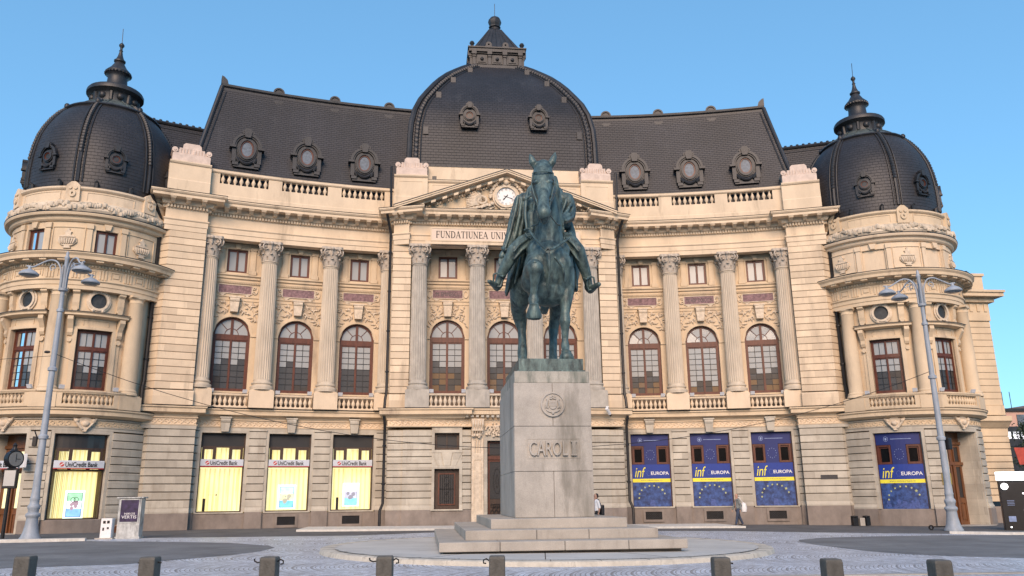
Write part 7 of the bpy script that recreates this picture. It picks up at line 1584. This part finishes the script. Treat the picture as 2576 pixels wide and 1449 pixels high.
for i, (x, y, k) in enumerate(BP):
    o = b0 if i == 0 else copytree(b0); o.location = (x, y, G(x)); o['label'] = BLB[i]; o.rotation_euler = (0, 0, RAD(-6+random.uniform(-3, 3)))
for o in [q for q in COL.objects if q.name.startswith('bollard')]:
    i = BLB.index(o['label']); ORI[o.name] = Vector()
    if i in (1,): hook(o, -1, 0); hook(o, 1, 0)
    if i in (2,): hook(o, -1, 1); hook(o, 1, 2)
    if i in (3,): hook(o, -1, 1); hook(o, 1, 2)
    if i == 4: hook(o, -1, 2)
    if i == 5: hook(o, 1, 0)
# poster column / kiosk and cabinet
kx, ky, kz = -17.15, -10.9, .05
s = thing('poster_box', 'weathered grey metal display case with a dark concert poster in front of the left pier', 'display case', (kx, ky, kz))
GRM = mat('battered_metal', (.44, .46, .46), .5, .3, 5, .5, .4, 20, metal=.2, stain=(.12, .12, .12), sscale=4, sth=.56)
m = MB(); cbox(m, (kx, ky, kz+.83), (.92, .5, 1.62)); obj('case', m, GRM, s, bevel=.02)
m = MB(); cbox(m, (kx, ky, kz+1.67), (1.08, .64, .06)); obj('cap', m, GRM, s, bevel=.01); m = MB(); cbox(m, (kx, ky, kz+.04), (1.0, .56, .1)); obj('base', m, GRM, s, bevel=.01)
KF = Fr(lambda u, d, z: (kx+u, ky-.25-d, kz+z*.95), 1e9); m = MB(); surround(m, KF, .0, .36, .72, 1.66, 0, .03, .04); box(m, KF, -.40, .40, 0, .03, .68, .72); obj('frame', m, GRM, s)
m = MB(); box(m, KF, -.36, .36, .0, .012, .72, 1.66); pp = obj('poster', m, mat('purple_print', (.035, .022, .07), .4, .6, 4, 1, 0, col2=(.008, .006, .02), stain=(.22, .12, .26), sscale=2.5, sth=.62), s)
obj('lettering', textmb('NIKOS', KF, .02, 1.07, .42, .085, .012, .016), WHT, pp); obj('lettering', textmb('VERTIS', KF, -.0, .93, .60, .13, .012, .016), WHT, pp)
s = thing('electrical_cabinet', 'small white street cabinet with two dark meter holes beside the poster case', 'cabinet', (-17.95, -11.2, .05))
m = MB(); cbox(m, (-17.95, -11.2, .48), (.44, .34, .82)); obj('box', m, WHT, s, bevel=.015); m = MB(); cbox(m, (-17.98, -11.2, .06), (.70, .5, .1)); obj('base', m, PEDS, s)
m = MB(); cbox(m, (-18.03, -11.375, .74), (.10, .02, .11)); obj('meter_hole', m, BLK, s); m = MB(); cbox(m, (-17.87, -11.375, .745), (.10, .02, .11)); obj('meter_hole', m, BLK, s); m = MB(); cbox(m, (-18.05, -11.375, .46), (.07, .01, .12)); cbox(m, (-17.87, -11.375, .5), (.08, .01, .08)); obj('sticker', m, LEAD, s)
GRC = mat('dull_dial', (.20, .21, .21), .4, .1, 3)
# street clock at the left edge
cx_, cy_ = -22.75, -9.7
s = thing('street_clock', 'dark post carrying a round street clock above a notice case at the left edge', 'clock', (cx_, cy_, .03))
m = MB(); tube(m, [(cx_, cy_, 0), (cx_, cy_, .5), (cx_, cy_, 2.2)], .075, 10); obj('post', m, BLK, s, smooth=True)
m = MB(); cbox(m, (cx_, cy_, 2.58), (.56, .22, .84), .0); obj('notice_case', m, BLK, s, bevel=.02); m = MB(); cbox(m, (cx_+.0, cy_-.115, 2.60), (.46, .02, .66)); obj('notice', m, PAVE, s)
CF = Fr(lambda u, d, z: (cx_+.02+u*cos(1.0)+d*sin(1.0), cy_+u*sin(1.0)-d*cos(1.0), z), 1e9)
m = MB(); disc(m, CF, 0, 3.42, .37, -.14, .14, 28); lathe(m, (cx_, cy_, 3.0), [(.12, -.06), (.2, 0), (.12, .08)], 12); lathe(m, (cx_, cy_, 3.75), [(.2, 0), (.12, .08), (.07, .2), (.1, .26), (.02, .38)], 12); hd_ = obj('clock_head', m, BLK, s)
m = MB(); disc(m, CF, 0, 3.42, .31, .14, .152, 28); fc = obj('clock_face', m, GRC, s); m = MB(); box(m, CF, -.012, .012, .152, .158, 3.30, 3.64); box(m, CF, .0, .2, .152, .158, 3.40, 3.425); obj('clock_hand', m, INK, fc)
# small things by the walls
m = MB(); lathe(m, (-20.1, -3.6, .0), [(.20, 0), (.30, .30), (.34, .36), (.30, .36)], 12); tube(m, [(-20.3, -3.6, .34), (-20.1, -3.75, .42), (-19.85, -3.6, .36)], .07, 6); single('planter', 'low brown rubbish tub at the foot of the left tower downpipe', 'tub', m, WOODL, (-20.1, -3.6, 0))
for k, (x, y) in enumerate(((19.0, -3.5), (19.75, -3.4))):
    m = MB(); cbox(m, (x, y, G(x)+.24), (.30, .3, .44), .3*k); lathe(m, (x, y, G(x)+.44), [(.16, 0), (.20, .04), (.2, .10), (.02, .12)], 10); single('waste_bin', ['low black bin left of the right tower downpipe foot', 'low black bin right of the right tower downpipe foot'][k], 'bin', m, BLK, (x, y, G(x)), 'bins at the right downpipe', bevel=.02)
m = MB(); cbox(m, (19.38, -3.55, G(19)+.22), (.28, .2, .42)); single('waste_bin', 'pale brown carton standing between two low black bins', 'carton', m, PEDS, (19.38, -3.55, G(19)))
# parked kick scooter behind the right lamp
s = thing('kick_scooter', 'black kick scooter leaning behind the foot of the right street lamp', 'scooter', (20.1, -10.0, -.17)); gz = -.17
for x in (19.35, 20.75): m = MB(); ring(m, Fr(lambda u, d, z: (u, -9.95-d, z), 1e9), x, gz+.13, .07, .07, .05, -.03, .03, 0, 360, 16); obj('wheel', m, BLK, s)
m = MB(); box(m, Fr(lambda u, d, z: (u, -9.95-d, z), 1e9), 19.45, 20.45, -.07, .07, gz+.14, gz+.19); obj('deck', m, BLK, s); m = MB(); tube(m, [(20.72, -9.95, gz+.15), (20.5, -9.95, gz+.75), (20.42, -9.95, gz+1.05)], .028, 6); tube(m, [(20.42, -10.2, gz+1.05), (20.42, -9.7, gz+1.05)], .02, 6); obj('handlebar', m, LAMPP, s)
# lit kiosk on the right edge
kx, ky, kz = 23.75, -10.7, -.25
s = thing('kiosk', 'black street kiosk with a glowing white sign board at the right edge', 'kiosk', (kx, ky, kz), rz=RAD(-30))
m = MB(); cbox(m, (kx+.0, ky, kz+1.18), (1.9, .6, 2.36)); obj('body', m, BLK, s, bevel=.02)
m = MB(); cbox(m, (kx-.40, ky-.40, kz+2.56), (1.30, .14, .40)); obj('sign_board', m, LEDW, s, bevel=.02)
KF = Fr(lambda u, d, z: (kx+u, ky-.31-d, kz+z), 1e9); m = MB(); disc(m, KF, -.74, 2.08, .15, 0, .12); obj('round_sign', m, LEDW, s)
m = MB()
for q, (a, b) in enumerate(((-.05, 1.75), (.05, 1.35), (-.08, 1.0), (.14, .9), (.0, .62), (-.75, .2))): disc(m, KF, a+.05, b, .034, 0, .03, 12)
obj('lamp', m, LEDW, s)
m = MB(); 
for q in range(4): box(m, KF, -.72, -.42, 0, .01, 1.20+.07*q, 1.22+.07*q)
box(m, KF, -.75, -.45, 0, .008, .45, .7); obj('printed_notice', m, LBL, s)
m = MB(); tube(m, [(24.62, -12.1, kz+.02, .20), (24.6, -12.1, kz+.6, .30), (24.62, -12.1, kz+1.0, .24), (24.62, -12.1, kz+1.2, .1)], .3, 12); single('sign_post', 'bright green padded post at the right edge beside the kiosk', 'post', m, emis('neon_green', (.05, .9, .08), .9), (24.6, -12.1, kz), smooth=True)
m = MB(); FB = Fr(lambda u, d, z: (u, -2.0-d, z), 1e9); poly(m, FB, [(30.35, 4.15), (31.05, 4.15), (30.95, 3.15), (30.55, 3.15)], 0, .03); s = thing('banner_flag', 'red hanging banner on the far right beyond the building corner', 'banner', (30.7, -2, 3.6)); obj('cloth', m, mat('red_cloth', (.42, .07, .05), .8, .2, 3), s); m = MB(); tube(m, [(31.1, -1.96, 4.25), (30.2, -1.96, 4.2)], .03, 6); tube(m, [(31.1, -1.96, 4.3), (31.1, -1.96, -.2)], .05, 6); obj('pole', m, BLK, s)
# ================================================================ beyond
PNK = mat('pink_facade', (.52, .33, .27), .85, .1, .3, 1, .1, 5)
s = thing('pink_building', 'distant pink building with a flat roof beyond the right tower', 'building', (75, 42, 0))
m = MB(); cbox(m, (80, 50, 5.4), (34, 18, 10.8)); cbox(m, (69.5, 45, 11.2), (3, 6, 1.2)); obj('wall', m, PNK, s); m = MB(); cbox(m, (80, 50, 10.95), (34.6, 18.6, .3)); obj('roof', m, LEAD, s)
for k in range(8):
    for z in (3.4, 6.8, 9.6): m = MB(); cbox(m, (65+3.6*k, 40.95, z), (1.5, .12, 1.6)); obj('window', m, GLR, s)
m = MB(); 
for x in (63.6, 64.6, 67): tube(m, [(x, 42, 11), (x, 42, 13.2)], .04, 5)
obj('aerial', m, BLK, s)
s = thing('grey_building', 'dark grey far building with lit windows low beyond the right tower', 'building', (58, 30, 0)); m = MB(); cbox(m, (62, 33, 3.9), (18, 6, 8.4)); obj('wall', m, LEAD, s)
for k in range(5): m = MB(); cbox(m, (54.4+.9*k, 29.93, 7.2), (.6, .1, .7)); obj('window', m, LEDD, s)
def tree(x, y, z, h, w, label):
    t = thing('street_tree', label, 'tree', (x, y, z), 'dark trees beyond the right corner'); rnd = random.Random(int(x*10)); m = MB(); tube(m, [(x, y, z, .2), (x+.1, y, z+h*.5, .13), (x, y, z+h*.85, .05)], .2, 8)
    for k in range(6): a = k*1.05; tube(m, [(x, y, z+h*.4, .08), (x+cos(a)*w*.5, y+sin(a)*w*.5, z+h*(.6+.05*k), .03)], .05, 5)
    obj('trunk', m, WOODD, t); m = MB()
    for c in range(60):
        a = rnd.uniform(0, 6.28); r = w*sqrt(rnd.random()); zz = z+h*(.42+.58*rnd.random()); f = 1-abs((zz-z)/h-.68)*1.6; cx0, cy0 = x+r*cos(a)*max(.2, f), y+r*sin(a)*max(.2, f)
        for l in range(45):
            p = Vector((cx0+rnd.gauss(0, .33), cy0+rnd.gauss(0, .33), zz+rnd.gauss(0, .3))); q = Vector((rnd.uniform(-1, 1), rnd.uniform(-1, 1), rnd.uniform(-1, 1))).normalized()*.11; r2 = q.cross(Vector((rnd.uniform(-1, 1), rnd.uniform(-1, 1), rnd.uniform(-1, 1)))).normalized()*.07; m.add([p-q, p+r2, p+q, p-r2], [(0, 1, 2, 3)])
    obj('crown', m, mat('leaves', (.035, .055, .025), .7, .4, 2, 1, 0), t, recalc=False)
tree(45.5, 14, -.3, 7.5, 3.0, 'dark leafy tree just beyond the right corner of the building'); tree(52.5, 16, -.3, 8.0, 3.4, 'dark leafy tree farther right, behind the red banner')
# ================================================================ people
SKIN = mat('skin', (.42, .25, .18), .6, .08, 8); DEN = mat('denim_jacket', (.20, .22, .22), .85, .4, 9); JEAN = mat('jeans', (.045, .065, .11), .85, .25, 8); HAIR = mat('dark_hair', (.015, .012, .012), .6, .2, 8)
def person(x, y, z, face, label, top, bottom, walk, hair, bag, bald=False):
    P = thing('person', label, 'person', (x, y, z)); c, s_ = cos(face), sin(face)      # face: heading angle in plan
    def w(f, l, h, r): return (x+f*c-l*s_, y+f*s_+l*c, z+h, r)
    body = [[w(0, 0, .95, .14), w(.01, 0, 1.2, .15), w(0, 0, 1.4, .14)], [w(0, 0, 1.42, .06), w(.02, 0, 1.56, .055)], [w(.02, 0, 1.60, .085), w(.03, 0, 1.68, .092)], [w(.10, 0, 1.61, .02), w(.125, 0, 1.60, .014)], [w(.07, 0, 1.54, .045), w(.06, 0, 1.56, .05)]]
    for l, fw_ in ((1, walk), (-1, -walk)):
        body += [[w(0, .10*l, .92, .10), w(fw_*.5, .10*l, .5, .06), w(fw_*.9-(.08 if fw_ < 0 else 0), .10*l, .10, .04)], [w(fw_*.9, .10*l, .05, .04), w(fw_*.9+.17, .11*l, .035, .03)], [w(0, .20*l, 1.40, .055), w(-fw_*.4, .25*l, 1.12, .045), w(-fw_*.6+.08, .24*l, .88, .033)]]
        hx = -fw_*.6+.09
        for q in range(4): body.append([w(hx, .24*l, .85, .018), w(hx+.012*q-.01, .235*l, .79, .009), w(hx+.012*q, .225*l, .755-.006*abs(q-1), .008)])
        body.append([w(hx+.03, .23*l, .84, .012), w(hx+.05, .21*l, .80, .009)])
    sculpt('body', body, SKIN, P, .014, 2)
    jk = [[w(0, .06, .98, .135), w(0, .07, 1.38, .135)], [w(0, -.06, .98, .135), w(0, -.07, 1.38, .135)], [w(0, .1, 1.42, .09), w(0, -.1, 1.42, .09)]]
    for l, fw_ in ((1, walk), (-1, -walk)): jk.append([w(0, .20*l, 1.40, .075), w(-fw_*.4, .25*l, 1.12, .066)]+([w(-fw_*.58+.07, .24*l, .92, .055)] if bald else []))
    sculpt('jacket' if bald else 'shirt', jk, top, P, .016, 3, disp=(.08, .012))
    tr = [[w(0, .07, .95, .125), w(0, -.07, .95, .125)]]
    for l, fw_ in ((1, walk), (-1, -walk)): tr.append([w(0, .10*l, .90, .115), w(fw_*.5, .10*l, .5, .08), w(fw_*.9-(.08 if fw_ < 0 else 0), .10*l, .13, .062)])
    sculpt('trousers', tr, bottom, P, .016, 3)
    if hair: sculpt('hair', [[w(-.02, 0, 1.70, .095), w(-.03, 0, 1.64, .09)]], HAIR, P, .014, 2)
    elif bald: sculpt('hair', [[w(-.06, .05, 1.62, .05), w(-.06, -.05, 1.62, .05)]], mat('grey_hair', (.2, .19, .18), .7), P, .012, 2)
    m = MB()
    for l, fw_ in ((1, walk), (-1, -walk)): tube(m, [w(fw_*.9-.05, .10*l, .045, .045), w(fw_*.9+.06, .105*l, .045, .048), w(fw_*.9+.2, .11*l, .03, .03)], .04, 8)
    obj('shoes', m, BLK, P, smooth=True)
    return P
pm = person(13.0, -1.75, G(13), RAD(184), 'person in a pale denim jacket and jeans walking left, white bag on the back', DEN, JEAN, .22, False, True, bald=True)
b = thing('shoulder_bag', 'white cloth bag hanging behind the walking person in denim', 'bag', (13.28, -1.8, .85)); m = MB(); lathe(m, (13.30, -1.92, .60), [(.02, 0), (.15, .04), (.18, .25), (.14, .48), (.03, .56)], 12); obj('bag_body', m, WHT, b, smooth=True); m = MB(); tube(m, [(13.28, -1.9, 1.12), (13.1, -1.93, 1.4), (13.0, -1.75, 1.47)], .015, 5); obj('strap', m, WHT, b)
p2 = person(3.66, -7.3, G(3.6), RAD(190), 'person in a white shirt half hidden by the right side of the pedestal', WHT, BLK, .16, True, True)
b = thing('shoulder_bag', 'black bag at the hip of the person in a white shirt', 'bag', (3.9, -7.5, .85)); m = MB(); cbox(m, (3.88, -7.5, .92), (.16, .34, .50), .2); obj('bag_body', m, BLK, b, bevel=.05); m = MB(); tube(m, [(3.84, -7.5, 1.15), (3.74, -7.48, 1.42), (3.62, -7.3, 1.48)], .02, 5); obj('strap', m, BLK, b)
# ================================================================ the palace across the square, behind the photographer
PAL = mat('palace_wall', (.22, .155, .075), .85, .4, .22, 1, .3, 3, col2=(.10, .07, .045)); s = thing('palace', 'long ochre palace facade facing the library across the square, seen only as reflections', 'building', (0, -112, 0))
m = MB(); cbox(m, (-10, -118, 9), (150, 14, 20)); cbox(m, (-52, -116, 11), (26, 16, 24)); cbox(m, (36, -116, 11), (26, 16, 24)); cbox(m, (-8, -114, 12), (30, 12, 26)); obj('wall', m, PAL, s)
m = MB()
for k in range(34):
    for z in (3.5, 9, 14.5): cbox(m, (-80+4.3*k, -110.95 if not (-23 < -80+4.3*k < 7) else -107.95, z), (1.6, .2, 2.8))
obj('window_row', m, GLD, s)
m = MB(); cbox(m, (-10, -118, 19.4), (151, 15, .8)); cbox(m, (-8, -114, 25.4), (31, 13, .8)); obj('cornice', m, STU, s)
